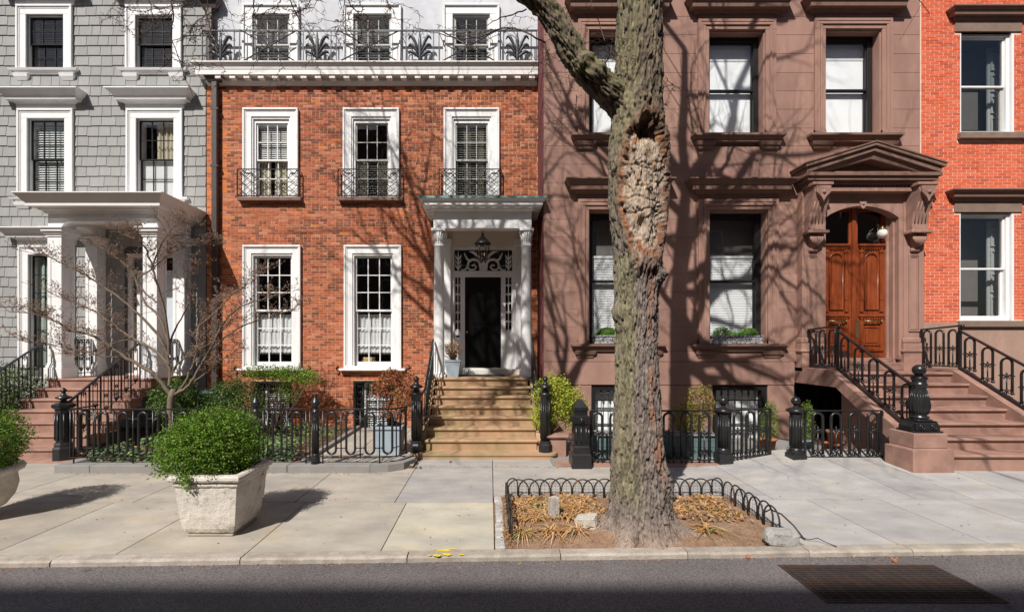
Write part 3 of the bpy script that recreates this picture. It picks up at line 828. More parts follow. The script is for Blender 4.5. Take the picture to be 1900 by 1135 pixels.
nw = part('newel', newel_oct(NXL, 8.72, .035, 1.38), M['iron'], st); part('finial', finial_vase(NXL, 8.72, .035 + 1.38 * .79, 1.0), M['iron'], nw)
for X in (NXR + .03, NXL + .03):
    pa = Vector((X, 8.78, 1.1)); pb = Vector((X, 10.58, 2.27))
    mb = MB(); flat_bar(mb, pa, pb); mb.tube([pb, pb + Vector((0, .08, .0)), pb + Vector((0, .1, -.05))], .022, 6)
    rl = part('stair_railing', mb, M['iron'], st)
    nb = 7
    for k in range(nb):
        y = 8.98 + k * (1.6 / (nb - 1)); zr = 1.1 + (y - 8.78) * .65; zs_ = rr * (math.floor((y - D0) / tt_) + 1)
        part('baluster', MB().box(X - .012, X + .012, y - .012, y + .012, zs_, zr), M['iron'], rl)
        if k < nb - 1:
            y2 = y + .8 / (nb - 1); zr2 = 1.1 + (y2 - 8.78) * .65; zs2 = rr * (math.floor((y2 - D0) / tt_) + 1)
            m2 = MB(); grey_loop(m2, (X, y2), (0, 1, 0), max(zs2 + .1, zr2 - .86), zr2 - .01); part('scroll', m2, M['iron'], rl)
    part('bottom_rail', MB().tube([(X, 9.0, .42), (X, 10.55, .42 + 1.55 * .665)], .008, 5), M['iron'], rl)
for X in (XL + .02, XR - .02):
    mb = MB(); mb.box(X - .018, X + .018, DF + .36, D - .3, LZ + .92, LZ + .945); mb.box(X - .012, X + .012, DF + .36, D - .3, LZ + .08, LZ + .1)
    rl = part('porch_railing', mb, M['iron'], st)
    for k in range(4):
        y = DF + .4 + k * .19
        part('baluster', MB().box(X - .01, X + .01, y - .01, y + .01, LZ, LZ + .92), M['iron'], rl)
        if k < 3:
            m2 = MB(); grey_loop(m2, (X, y + .095), (0, 1, 0), LZ + .1, LZ + .92); part('scroll', m2, M['iron'], rl)
# ================================================================== RED BRICK HOUSE
D = 12.0
bh = thing('brick_house', 'red brick house with white portico and iron roof balcony', 'house', (-3, D, 0))
BX0, BX1 = GX1 + .004, 1.262
BZ0, BZ1 = -.12, PZ(150, D)
op = {}
for nm, (a, b, c, d) in {'L1': (468, 544, 683, 471), 'L2': (655, 730, 683, 471), 'M1': (468, 539.5, 368, 218), 'M2': (653, 726, 368, 218), 'M3': (839, 911, 368, 218),
                         'K1': (470, 541, 800, 707), 'K2': (656, 727, 806, 706)}.items():
    op[nm] = (PX(a, D), PX(b, D), PZ(c, D), PZ(d, D))
PCX = -.19                                     # centre line of the entrance
dop = (PCX - .86, PCX + .86, 1.455, PZ(456, D))
wops = list(op.values()) + [dop]
wall = part('wall', holed_wall(BX0, BX1, BZ0, BZ1, D, .3, wops), M['mortar'], bh)
part('interior', interior(BX0 + .05, BX1 - .02, BZ0, 12.5, D + .3, D + 3.4), M['room'], bh)
PAL = [(.37, .10, .05), (.41, .12, .062), (.32, .085, .043), (.45, .155, .088), (.215, .072, .045), (.15, .055, .038), (.48, .19, .115), (.265, .08, .045), (.58, .17, .05), (.38, .14, .085)]
def pal_red(x, z):
    n = noise.noise(Vector((x * .55, z * .55, 2.2))) + .6 * noise.noise(Vector((x * 1.7, z * 1.7, 7.0)))
    q = random.random()
    lowz = max(0, (3.2 - z) / 4.5)
    if x < -6.95 and q < .35: i = 8
    elif q < .25 + .45 * max(-.45, n) - .15 * lowz + .16 * min(1, max(0, (z - 4) / 3)): i = random.choice((4, 5, 7, 4))
    elif q > .80 - .3 * lowz: i = random.choice((3, 6, 9, 8 if random.random() < .25 else 3))
    else: i = random.choice((0, 1, 2, 0, 1, 7))
    return i, PAL[i]
trim = [(o[0] - .2, o[1] + .2, o[2] - (.06 if k.startswith(('L', 'M')) else 0), o[3] + (.2 if k.startswith(('L', 'M')) else 0)) if k.startswith(('L', 'M')) else o for k, o in op.items()]
brickwork(wall, BX0, BX1, BZ0, BZ1 - .02, D, trim + [dop], M['brick'], pal_red, 300, hide=((PCX - 1.4, PCX + 1.3, .0, 5.8), (-9, -6.3, -1, 5), (-9, 2, -1, 1.5), (.9, 2, -1, 9)))

def casing(o, w_=.205, pr=.05, z_ext=0.0, label=None, out=.016):
    x0, x1, z0, z1 = o
    mb = MB()
    mb.frame(x0 - w_, x1 + w_, z0, z1 + w_, w_, w_, 0, w_, D - pr, D + .03, .006)
    mb.frame(x0 - w_ - out, x1 + w_ + out, z0, z1 + w_ + out, .05, .05, 0, .055, D - pr - .04, D - pr + .03, .008)
    mb.frame(x0 - w_ + .045, x1 + w_ - .045, z0, z1 + w_ - .045, .018, .018, 0, .018, D - pr - .015, D - pr + .01)
    mb.frame(x0 - .002, x1 + .002, z0, z1 + .002, .035, .035, 0, .05, D - .02, D + .31)
    return part('window', mb, M['white'], bh, label=label)
# tall parlour windows, nine panes over nine
for i, nm in enumerate(('L1', 'L2')):
    x0, x1, z0, z1 = op[nm]
    wn = casing(op[nm])
    zm = PZ(575.5, D)
    panes(wn, x0 + .035, x1 - .035, zm - .03, z1 - .05, D + .05, 3, 3, M['white'], M['glass'], 'upper_sash', st=.05, mun=.024)
    panes(wn, x0 + .05, x1 - .035, z0 + .06, zm + .02, D + .092, 3, 3, M['white'], M['glass'], 'lower_sash', st=.05, bot=.11, mun=.024)
    mb = MB(); mb.box(x0 - .33, x1 + .33, D - .16, D + .12, z0 - .06, z0, .012); mb.box(x0 - .2, x1 + .2, D - .1, D + .12, z0, z0 + .06, .008)
    part('sill', mb, M['white'], wn)
    zc0, zc1, zc2 = z0 + .42, z0 + 1.0, z0 + 1.44
    curtain(wn, x0 + .06, x1 - .04, zc0 + .5, zc2, D + .2, M['curtain'], 10, .016, 'cafe_curtain')
    curtain(wn, x0 + .06, x1 - .04, zc0, zc0 + .55, D + .175, M['curtain'], 10, .016, 'cafe_curtain')
    m2 = MB()
    for kk in range(26):
        xx = x0 + .06 + (x1 - x0 - .1) * kk / 25; m2.tube([(xx, D + .17, zc0 + .02), (xx + .004, D + .168, zc0 - .05)], .006, 4)
    part('curtain_fringe', m2, M['curtain'], wn)
    if i == 1:
        bk = thing('book_stack', 'stack of old books behind the lowest panes of the right parlour window', 'books', (x0 + .35, D + .33, z0 + .11))
        part('shelf_board', MB().box(x0 + .04, x1 - .04, D + .17, D + .5, z0 + .09, z0 + .11), M['white'], wn)
        for q, (zz, ww, xo) in enumerate(((.115, .3, 0), (.15, .28, .02), (.185, .31, -.02), (.225, .26, .015), (.255, .29, 0))):
            part('book', MB().box(x0 + .2 + xo, x0 + .2 + xo + ww, D + .24, D + .42, z0 + zz - .0, z0 + zz + .03, .003), M['book'], bk)
# middle windows, six over six, with iron guards
for i, nm in enumerate(('M1', 'M2', 'M3')):
    x0, x1, z0, z1 = op[nm]
    wn = casing(op[nm])
    sm_ = (M['white'], M['greysash'], M['greysash'])[i]
    zm = PZ(296, D)
    mb = MB(); mb.frame(x0 + .035, x1 - .035, z0, z1 - .05, .05, .05, 0, .09, D + .02, D + .1); part('inner_frame', mb, M['white'], wn)
    panes(wn, x0 + .085, x1 - .085, zm - .02, z1 - .14, D + .055, 3, 2, sm_, M['glass'] if i != 1 else M['darkglass'], 'upper_sash', st=.04, mun=.02)
    panes(wn, x0 + .09, x1 - .085, z0 + .02, zm + .02, D + .098, 3, 2, sm_, M['glass'], 'lower_sash', st=.04, bot=.07, mun=.02)
    if i == 0:
        curtain(wn, x0 + .1, x0 + .42, z0, z1 - .1, D + .2, M['cream_curtain'], 4, .02); curtain(wn, x0 + .5, x1 - .1, z0, z1 - .1, D + .2, M['cream_curtain'], 5, .02)
        blind(wn, x0 + .1, x1 - .1, zm, z1 - .2, D + .165, M['curtain'], .05, .9)
    elif i == 1:
        curtain(wn, x0 + .1, x0 + .38, z0, zm + .1, D + .24, M['cream_curtain'], 4, .02); curtain(wn, x0 + .62, x1 - .1, z0, zm + .1, D + .24, M['cream_curtain'], 4, .02)
        blind(wn, x0 + .1, x1 - .1, z0, zm, D + .165, M['shutter'], .06, .2)
    else:
        curtain(wn, x0 + .3, x0 + .48, z0, z1 - .1, D + .21, M['cream_curtain'], 2, .02); curtain(wn, x1 - .35, x1 - .2, z0, z1 - .1, D + .21, M['cream_curtain'], 2, .02)
        blind(wn, x0 + .1, x1 - .1, z0, z1 - .2, D + .17, M['shutter'], .06, .1)
    if i < 2: part('sill', MB().box(x0 - .33, x1 + .32, D - .14, D + .1, z0 - .1, z0, .01), M['trimbrown'], wn)
    else: part('sill', MB().box(x0 - .3, x1 + .3, D - .1, D + .1, z0 - .08, z0, .01), M['white'], wn)
    gx0, gx1 = x0 - .33, x1 + .27; zg0, zg1 = z0 + .03, PZ(314, D - .12); yg = D - .12
    mb = MB()
    for zz in (zg0, zg1): mb.box(gx0, gx1, yg - .01, yg + .01, zz - .012, zz + .012)
    for xx in (gx0, gx1): mb.box(xx - .012, xx + .012, yg - .012, yg + .012, zg0 - .03, zg1); mb.box(xx - .008, xx + .008, yg, D - .04, zg1 - .02, zg1); mb.box(xx - .008, xx + .008, yg, D - .04, zg0, zg0 + .02)
    gd = part('window_guard', mb, M['iron'], wn)
    mb = MB(); n = 6; wcell = (gx1 - gx0) / n; hh = zg1 - zg0
    for kk in range(-3, n + 1):
        for sg in (1, -1):
            # diagonal bars clipped to the guard's rectangle
            xa, xb = gx0 + kk * wcell, gx0 + kk * wcell + 3 * wcell
            ta, tb = max(0, (gx0 - xa) / (xb - xa)), min(1, (gx1 - xa) / (xb - xa))
            if tb - ta < .05: continue
            za, zb = (zg0, zg1) if sg > 0 else (zg1, zg0)
            mb.tube([(xa + (xb - xa) * ta, yg + .004 * sg, za + (zb - za) * ta), (xa + (xb - xa) * tb, yg + .004 * sg, za + (zb - za) * tb)], .0075, 4, sm=False)
    me_ = mb.mesh('guard_lattice', M['iron'])
    o = bpy.data.objects.new('guard_lattice', me_); COL.objects.link(o); o.parent = wn; WL[o.name] = Vector((0, 0, 0)); tag(o, kind='stuff')
# basement windows behind black grilles
for nm in ('K1', 'K2'):
    x0, x1, z0, z1 = op[nm]
    mb = MB(); mb.frame(x0, x1, z0, z1, .06, .06, .06, .06, D - .02, D + .12)
    wn = part('window', mb, M['iron'], bh)
    panes(wn, x0 + .24, x1 - .06, z0 + .06, z1 - .06, D + .16, 2, 3, M['white'], M['glass'], 'sash')
    part('frame', MB().box(x0 + .06, x0 + .24, D + .15, D + .24, z0 + .06, z1 - .06), M['blacksash'], wn)
    blind(wn, x0 + .26, x1 - .08, z0 + .08, z1 - .12, D + .25, M['blind'], .06, .5)
    mb = MB()
    nn = 5
    for kk in range(nn + 1): xx = x0 + .06 + (x1 - x0 - .12) * kk / nn; mb.tube([(xx, D + .03, z0 + .06), (xx, D + .03, z1 - .06)], .008, 5)
    for kk in range(nn):
        xa = x0 + .06 + (x1 - x0 - .12) * kk / nn; xb = x0 + .06 + (x1 - x0 - .12) * (kk + 1) / nn; zz = z0 + .06
        while zz < z1 - .2:
            mb.tube([(xa, D + .02, zz), (xb, D + .02, zz + .16)], .006, 4); mb.tube([(xb, D + .02, zz), (xa, D + .02, zz + .16)], .006, 4); zz += .16
    part('grille', mb, M['iron'], wn)
# wall anchors in S shape
for (px, py) in ((437, 687), (572, 685), (627, 687), (757, 684)):
    c = P(px, py, D - .02); sg = 1 if px in (572, 757) else -1
    pts = [c + Vector((sg * .05 * math.sin(a), 0, .1 * a / PI)) for a in [PI * (-1.1 + 2.2 * i / 14) for i in range(15)]]
    pts = [pts[0] + Vector((-sg * .05, 0, .03))] + pts + [pts[-1] + Vector((sg * .05, 0, -.03))]
    part('wall_anchor', MB().tube(pts, .012, 5), M['iron'], bh)

# stuccoed top floor
SZ0 = PZ(124, D); SZ1 = 12.7
tops = {'T1': (469, 538), 'T2': (656, 727), 'T3': (840, 909)}
top_ops = {k: (PX(a, D), PX(b, D), SZ0 + .05, PZ(27, D)) for k, (a, b) in tops.items()}
ups = part('upper_wall', holed_wall(BX0, BX1, SZ0 - .3, SZ1, D + .02, .28, list(top_ops.values())), M['stucco'], bh)
for k, o in top_ops.items():
    x0, x1, z0, z1 = o
    mb = MB(); w_ = .24
    mb.frame(x0 - w_, x1 + w_, z0, z1 + w_, w_, w_, 0, w_, D - .03, D + .04, .006); mb.frame(x0 - w_ - .015, x1 + w_ + .015, z0, z1 + w_ + .015, .055, .055, 0, .06, D - .07, D, .008)
    mb.frame(x0, x1, z0, z1, .04, .04, .05, .04, D + .04, D + .14)
    wn = part('window', mb, M['white'], bh)
    zm = PZ(81, D)
    panes(wn, x0 + .04, x1 - .04, zm - .02, z1 - .04, D + .06, 3, 2, M['greysash'], M['darkglass'], 'upper_sash')
    panes(wn, x0 + .04, x1 - .04, z0 + .05, zm + .02, D + .1, 3, 1, M['greysash'], M['glass'], 'lower_sash')
    blind(wn, x0 + .05, x1 - .05, z0 + .05, zm - .05, D + .2, M['dimshutter'], .075, .15, dep=.06)
    blind(wn, x0 + .05, x1 - .05, zm, z1 - .1, D + .24, M['darkslat'], .05, 1.2)
    for xx in (x0 + .3, x0 + .62, x1 - .2): part('curtain_strip', MB().box(xx - .05, xx + .05, D + .26, D + .265, z0, zm), M['cream_curtain'], wn)
# main cornice
mb = MB(); zb = PZ(160, D)
ca, cb = BX0 + .08, BX1 - .03
for (z0, z1, pb, pt) in ((zb, zb + .09, .03, .09), (zb + .17, zb + .30, .24, .24), (zb + .30, zb + .36, .25, .26), (zb + .36, zb + .44, .26, .31), (zb + .44, zb + .47, .33, .33)):
    mb.hexa([(ca - pb, D - pb, z0), (cb, D - pb, z0), (cb, D + .02, z0), (ca - pb, D + .02, z0), (ca - pt, D - pt, z1), (cb, D - pt, z1), (cb, D + .02, z1), (ca - pt, D + .02, z1)])
mb.box(ca - .06, cb, D - .07, D + .02, zb + .09, zb + .17)
cn = part('cornice', mb, M['cream'], bh)
n = 23
for k in range(n):
    x = BX0 + .42 + k * (BX1 - BX0 - .6) / (n - 1)
    part('modillion', MB().box(x - .078, x + .078, D - .215, D - .07, zb + .085, zb + .172, .006), M['cream'], cn)
# balcony railing along the cornice
yr = D - .22; zr0 = zb + .50; zr1 = PZ(57, yr)
xa, xb = BX0 + .02, BX1 - .04
mb = MB(); mb.box(xa, xb, yr - .016, yr + .016, zr1 - .024, zr1 + .014); mb.box(xa, xb, yr - .014, yr + .014, zr0 - .018, zr0 + .014); mb.box(xa - .012, xa + .012, yr - .012, yr + .012, zr0 - .06, zr1)
rail = part('balcony_railing', mb, M['steel'], bh)
def palmette(x):
    mb = MB(); zc = zr0 + .02; hh = zr1 - zr0
    mb.lathe([(.02, 0), (.045, .04), (.04, .16), (.055, .28), (.042, .55), (.004, hh * .98)], 6, (x, yr, zc), sy=.5)
    for sg in (-1, 1):
        for (zs_, ze, xe, dr_) in ((.26, .66, .30, .12), (.18, .44, .31, .10), (.1, .25, .31, .06)):
            pts = []; rs = []
            for i in range(9):
                u = i / 8; pts.append((x + sg * (.03 + (xe - .03) * u), yr, zc + zs_ + (ze - zs_) * math.sin(u * PI * .58) * 1.03 - dr_ * max(0, u - .6) ** 2 * 5))
                rs.append(.021 + .024 * math.sin(u * PI) if i < 8 else .008)
            mb.tube(pts, rs, 5)
        pts = [(x + sg * (.03 + .2 * u), yr, zc + .01 + .03 * math.sin(u * 3)) for u in (0, .3, .6, 1)]
        pts += [(x + sg * (.23 + .06 * math.sin(a)), yr, zc + .09 - .08 * math.cos(a)) for a in (.5, 1.2, 1.9, 2.6, 3.3, 3.9)]
        mb.tube(pts, .013, 5)
    return mb
cxs = [PX(v, yr) for v in (409, 588.5, 779, 960)]
for x in cxs:
    part('palmette', palmette(x), M['steel'], rail)
    for dx in (-.36, .36, -.5, .5): 
        if xa < x + dx < xb: part('baluster', MB().box(x + dx - .011, x + dx + .011, yr - .011, yr + .011, zr0, zr1), M['steel'], rail)
for a, b in zip(cxs[:-1], cxs[1:]):
    p, q = a + .54, b - .54; zc = (zr0 + zr1) / 2; cc = (p + q) / 2
    mb = MB()
    for sg in (-1, 1): mb.tube([(p, yr + .004 * sg, zr0 if sg > 0 else zr1), (q, yr + .004 * sg, zr1 if sg > 0 else zr0)], .017, 5)
    mb.frame(p + .16, q - .16, zr0 + .1, zr1 - .1, .014, .014, .014, .014, yr - .006, yr + .006)
    for k in range(6):
        an = PI * k / 3; mb.ball((cc + .045 * math.cos(an), yr - .01, zc + .045 * math.sin(an)), .022, 5, 4)
    part('crossed_panel', mb, M['steel'], rail)
for x in (cxs[0] + .9, cxs[1] - .55, cxs[1] + .45, cxs[2] - .5, cxs[2] + .5, cxs[3] - .5):
    part('stay', MB().tube([(x, yr, zr1 - .05), (x + .12, yr + .1, zr1 - .3), (x + .14, D - .02, zr1 - .33)], .01, 5), M['steel'], rail)
# downspouts
dsx = PX(399, D - .1)
mb = MB(); mb.box(dsx - .075, dsx + .075, D - .15, D - .03, .1, zb + .05, .015)
dp = part('downspout', mb, M['pipe'], bh)
part('pipe_hopper', MB().tier(dsx - .06, dsx + .06, D - .03, zb + .05, zb + .2, .12, .2), M['pipe'], dp)
for zz in (1.4, 4.6, 6.9, 8.4): part('pipe_strap', MB().box(dsx - .1, dsx + .1, D - .155, D - .025, zz, zz + .05), M['pipe'], dp)
mb = MB(); ux = PX(393, D); mb.box(ux - .07, ux + .07, D - .14, D - .01, SZ0 + .1, PZ(22, D)); mb.tier(ux - .06, ux + .06, D - .01, PZ(22, D), PZ(4, D), .12, .2)
mb.box(ux - .25, ux + .25, D - .3, D, PZ(4, D), PZ(-8, D))
part('downspout', mb, M['pipe'], bh)

# portico
pt = thing('portico', 'white two-columned portico over the black front door', 'portico', (PCX, 11.2, 1.455))
LZB = 1.455; yc = 11.0
def round_col(x):
    mb = MB(); r0 = .13; zt = PZ(426, yc) 
    h_ = zt - LZB
    mb.box(x - .17, x + .17, yc - .17, yc + .17, LZB, LZB + .06, .006)
    mb.lathe([(.16, .06), (.165, .09), (.14, .12), (.135, .15), (.131, .3), (.13, h_ * .4), (.118, h_ - .42), (.127, h_ - .415), (.127, h_ - .39), (.116, h_ - .385), (.116, h_ - .35), (.124, h_ - .34), (.112, h_ - .32), (.112, h_ - .22), (.12, h_ - .14), (.15, h_ - .06)], 24, (x, yc, LZB))
    for k in range(16):
        a = 2 * PI * k / 16; ca_, sa_ = math.cos(a), math.sin(a)
        mb.tube([(x + .115 * ca_, yc + .115 * sa_, zt - .31), (x + .118 * ca_, yc + .118 * sa_, zt - .18), (x + .15 * ca_, yc + .15 * sa_, zt - .08), (x + .17 * ca_, yc + .17 * sa_, zt - .1)], [.018, .02, .02, .008], 4)
        mb.ball((x + .124 * ca_, yc + .124 * sa_, zt - .37), .012, 4, 3)
    mb.box(x - .17, x + .17, yc - .17, yc + .17, zt - .06, zt, .006)
    return mb, zt
for x in (PCX - 1.06, PCX + 1.06):
    cm, CZT = round_col(x); part('column', cm, M['white'], pt)
ea, eb = PCX - 1.18, PCX + 1.18; ey = yc - .125; EZ = PZ(392, ey)
mb = MB(); mb.box(ea, eb, ey, ey + .26, CZT, EZ, .006)
mb.box(ea, ea + .24, ey + .26, D - .01, CZT, EZ); mb.box(eb - .24, eb, ey + .26, D - .01, CZT, EZ)
part('entablature', mb, M['white'], pt)
part('back_panel', MB().box(PCX - 1.14, PCX + 1.14, D - .035, D - .004, dop[3] - .004, EZ - .12), M['ceil'], pt)
part('soffit', MB().box(ea + .24, eb - .24, ey + .26, D - .01, EZ - .12, EZ), M['ceil'], pt)
mb = MB()
for (z0, z1, pb, pt_) in ((EZ, EZ + .03, .02, .05), (EZ + .03, EZ + .085, .05, .06), (EZ + .085, EZ + .17, .24, .24), (EZ + .17, EZ + .22, .25, .3)):
    mb.hexa([(ea - pb, ey - pb, z0), (eb + pb, ey - pb, z0), (eb + pb, D - .03, z0), (ea - pb, D - .03, z0), (ea - pt_, ey - pt_, z1), (eb + pt_, ey - pt_, z1), (eb + pt_, D - .03, z1), (ea - pt_, D - .03, z1)])
pcn = part('cornice', mb, M['white'], pt)
for k in range(9):
    x = ea + .05 + k * (eb - ea - .1) / 8
    part('mutule', MB().box(x - .07, x + .07, ey - .21, ey - .06, EZ + .045, EZ + .084), M['white'], pcn)
for k in range(4):
    for x in (ea - .13, eb + .13): part('mutule', MB().box(x - .07, x + .07, ey + .12 + k * .27, ey + .24 + k * .27, EZ + .045, EZ + .084), M['white'], pcn)
part('copper_roof', MB().box(ea - .32, eb + .32, ey - .32, D - .03, EZ + .22, EZ + .27), M['copper'], pt)
# pilasters against the wall
for sg in (-1, 1):
    x = PCX + sg * 1.02
    mb = MB(); mb.box(x - .162, x + .162, D - .12, D + .05, LZB, CZT - .2); mb.box(x - .18, x + .18, D - .15, D + .05, CZT - .2, CZT - .02); mb.box(x - .175, x + .175, D - .14, D + .05, LZB, LZB + .2)
    part('pilaster', mb, M['white'], pt)
# door surround with fanlight and side lights
zf0, zf1, zd1 = PZ(502, D), PZ(463, D), PZ(513.5, D)
sx0, sx1 = PCX - .78, PCX + .78; yd = D + .06
mb = MB()
mb.frame(dop[0], dop[1], dop[2], dop[3], .09, .09, 0, .09, yd - .06, yd + .1)
mb.box(sx0 + .01, sx1 - .01, yd - .02, yd + .06, zd1, zf0)
dx0, dx1 = PCX - .49, PCX + .47
slz0 = PZ(615, D)
for (a, b) in ((sx0 + .01, sx0 + .03), (dx0 - .12, dx0), (dx1, dx1 + .12), (sx1 - .03, sx1 - .01)): mb.box(a, b, yd - .02, yd + .06, dop[2], zd1)
for (a, b) in ((sx0 + .03, dx0 - .12), (dx1 + .12, sx1 - .03)): mb.box(a, b, yd - .01, yd + .05, dop[2], slz0)
ds = part('door_surround', mb, M['white'], bh)
mb = MB()
zz = dop[2] + .2
for xx in (dop[0] + .045, dop[1] - .045):
    z = dop[2] + .15
    while z < dop[3] - .1: mb.box(xx - .022, xx + .022, yd - .072, yd - .055, z, z + .03, .004); z += .045
x = dop[0] + .1
while x < dop[1] - .1: mb.box(x, x + .03, yd - .072, yd - .055, dop[3] - .067, dop[3] - .023, .004); x += .045
part('rope_moulding', mb, M['white'], ds, kind='stuff')
part('pane', MB().box(sx0, sx1, yd + .05, yd + .055, zf0, zf1 + .02), M['darkglass'], ds)
for (a, b) in ((sx0 + .03, dx0 - .12), (dx1 + .12, sx1 - .03)):
    part('pane', MB().box(a, b, yd + .045, yd + .05, slz0, zd1), M['darkglass'], ds)
    mb = MB(); c = (a + b) / 2; nseg = 6; hs = (zd1 - slz0) / nseg; wl_ = (b - a)
    mb.box(c - .011, c + .011, yd + .0, yd + .03, slz0, zd1)
    for k in range(nseg + 1):
        z = slz0 + k * hs
        for sg in (-1, 1):
            mb.tube([(c, yd + .015, z - .02), (c + sg * wl_ * .25, yd + .015, z + .05), (c + sg * wl_ * .5, yd + .015, z + .005)], .016, 5)
        mb.ball((c, yd + .015, z + .03), .028, 6, 4)
    part('leaf_tracery', mb, M['white'], ds)
mb = MB(); fy = yd + .015; zc = zf0 + .02; hh = zf1 - zf0
mb.prism([(PCX - .1, zf0), (PCX + .1, zf0), (PCX + .13, zf0 + .25), (PCX + .05, zf0 + .2), (PCX, zf0 + .33), (PCX - .05, zf0 + .2), (PCX - .13, zf0 + .25)], 'xz', fy - .015, fy + .015)
for sg in (-1, 1):
    def spiral(c0, pts, r): mb.tube([(PCX + sg * a, fy, zf0 + b) for a, b in pts], r, 6)
    spiral(0, [(.08, .2), (.17, .3), (.3, .31), (.4, .23), (.42, .1), (.35, .03), (.24, .04), (.19, .11), (.24, .17), (.3, .14)], [.03, .035, .035, .032, .03, .028, .026, .024, .022, .028])
    spiral(0, [(.36, .28), (.44, .33), (.5, .46), (.49, .5)], [.03, .03, .022, .006])
    spiral(0, [(.42, .12), (.48, .04), (.56, .02), (.6, .05)], [.03, .028, .024, .012])
    spiral(0, [(.06, .28), (.14, .4), (.26, .5), (.38, .52)], [.03, .04, .04, .01])
    spiral(0, [(.67, .0), (.67, .2), (.67, .36), (.67, .54)], [.02, .028, .024, .005])
    for (zq) in (.06, .18, .3):
        for s2 in (-1, 1): spiral(0, [(.67, zq), (.67 + s2 * .06, zq + .07), (.67 + s2 * .075, zq + .14)], [.02, .024, .006])
part('fanlight_scrolls', mb, M['white'], ds)
mb = MB(); mb.box(dx0, dx1, yd + .01, yd + .06, LZB + .17, zd1)
for (a, b, c, d) in ((dx0 + .13, dx1 - .13, LZB + .3, LZB + 1.2), (dx0 + .13, dx1 - .13, LZB + 1.35, zd1 - .14)):
    mb.frame(a - .03, b + .03, c - .03, d + .03, .02, .02, .02, .02, yd + .0, yd + .011); mb.box(a, b, yd + .004, yd + .012, c, d, .003)
dr = part('door', mb, M['blackdoor'], bh)
part('door_knob', MB().lathe([(.012, 0), (.012, .03), (.03, .045), (.034, .06), (.02, .08), (.003, .085)], 10, (0, 0, 0)), M['brass'], dr)
kn = [o for o in bpy.data.objects if o.name.startswith('door_knob')][-1]
kn.rotation_euler = (R(90), 0, 0); kn.location = (dx0 + .06, yd + .01, LZB + 1.12)
part('letter_slot', MB().box(sx0 + .05, dx0 - .14, yd - .02, yd - .008, slz0 - .15, slz0 - .1, .003), M['iron'], ds)
part('threshold', MB().box(PCX - .95, PCX + .95, D - .25, D + .15, LZB, LZB + .15, .012).box(PCX - .6, PCX + .6, D - .22, D + .15, LZB + .15, LZB + .17, .006), M['marble'], bh)

# hanging lantern
ln = thing('hanging_lantern', 'black iron lantern hanging in the white portico', 'lantern', (PCX, 11.1, EZ - .12))
ly = 11.1; lz = PZ(484, ly)
zt = PZ(441, ly)
mb = MB(); z = EZ - .12; k = 0
while z > zt + .06:
    mb.tube([(PCX + (.012 * math.cos(a) if k % 2 else 0), ly + (0 if k % 2 else .012 * math.cos(a)), z - .025 + .028 * math.sin(a)) for a in [PI / 4 * i for i in range(8)]], .005, 4, closed=True); z -= .042; k += 1
part('chain', mb, M['iron'], ln)
mb = MB(); mb.lathe([(.005, .13), (.03, .1), (.035, .07), (.02, .05), (.06, .02), (.14, -.06), (.2, -.13), (.215, -.16), (.17, -.17)], 6, (PCX, ly, zt))
part('cap', mb, M['iron'], ln)
mb = MB()
for k in range(6):
    a = PI / 3 * k; mb.tube([(PCX + .165 * math.cos(a), ly + .165 * math.sin(a), zt - .17), (PCX + .11 * math.cos(a), ly + .11 * math.sin(a), lz + .05)], .011, 5)
mb.lathe([(.12, .03), (.12, .055), (.02, .02), (.004, -.03)][::-1], 6, (PCX, ly, lz)); mb.lathe([(.002, .05), (.12, .05), (.12, .06), (.002, .06)], 6, (PCX, ly, lz))
part('cage', mb, M['iron'], ln)
mb = MB()
for k in range(6):
    a, b = PI / 3 * k, PI / 3 * (k + 1)
    mb.add([(PCX + .16 * math.cos(a), ly + .16 * math.sin(a), zt - .17), (PCX + .16 * math.cos(b), ly + .16 * math.sin(b), zt - .17), (PCX + .105 * math.cos(b), ly + .105 * math.sin(b), lz + .05), (PCX + .105 * math.cos(a), ly + .105 * math.sin(a), lz + .05)], [(0, 1, 2, 3)])
part('lantern_glass', mb, M['glass'], ln)
mb = MB()
for k in range(3): a = 2 * PI * k / 3; mb.tube([(PCX + .04 * math.cos(a), ly + .04 * math.sin(a), lz + .06), (PCX + .04 * math.cos(a), ly + .04 * math.sin(a), lz + .2)], .014, 6)
part('candle_tubes', mb, M['brass'], ln)

# stoop of the brick house
st = thing('stoop', 'central tan stoop climbing to the black front door', 'stoop', (PCX, 9.5, 0))
BZT = .12
bcx = PCX + .06
poly = [(bcx - 1.30, 9.3), (bcx - 1.44, 9.1)] + [(bcx - 1.30 - .15 * math.cos(a), 8.96 - .15 * math.sin(a)) for a in [PI / 2 * i / 6 for i in range(7)]] + [(bcx + 1.30 + .15 * math.sin(a), 8.96 - .15 * math.cos(a)) for a in [PI / 2 * i / 6 for i in range(7)]] + [(bcx + 1.44, 9.1), (bcx + 1.30, 9.3)]
mb = MB(); mb.prism(poly, 'xy', .075, BZT)
mb.prism([(bcx + (p - bcx) * .985, q + .02) for p, q in poly], 'xy', -.05, .075)
part('base_step', mb, M['brickstep'], st)
def step_at(k): return 9.08 + .278 * (k - 2), (.33 + (LZB - .33) * (k - 2) / 6)
for k in range(2, 9):
    d, zt = step_at(k); z0 = BZT if k == 2 else step_at(k - 1)[1]; back = step_at(k + 1)[0] + .06 if k < 8 else 12.0
    mb = MB(); hw = 1.13 - .006 * k
    mb.box(PCX - hw, PCX + hw, d + .035, back, z0, zt - .06)
    mb.prism([(d - .005, zt - .03), (d + .002, zt - .05), (d + .02, zt - .062), (back, zt - .062), (back, zt), (d + .02, zt), (d + .002, zt - .01)], 'yz', PCX - hw - .02, PCX + hw + .02)
    part('step', mb, M['brickstep'], st)
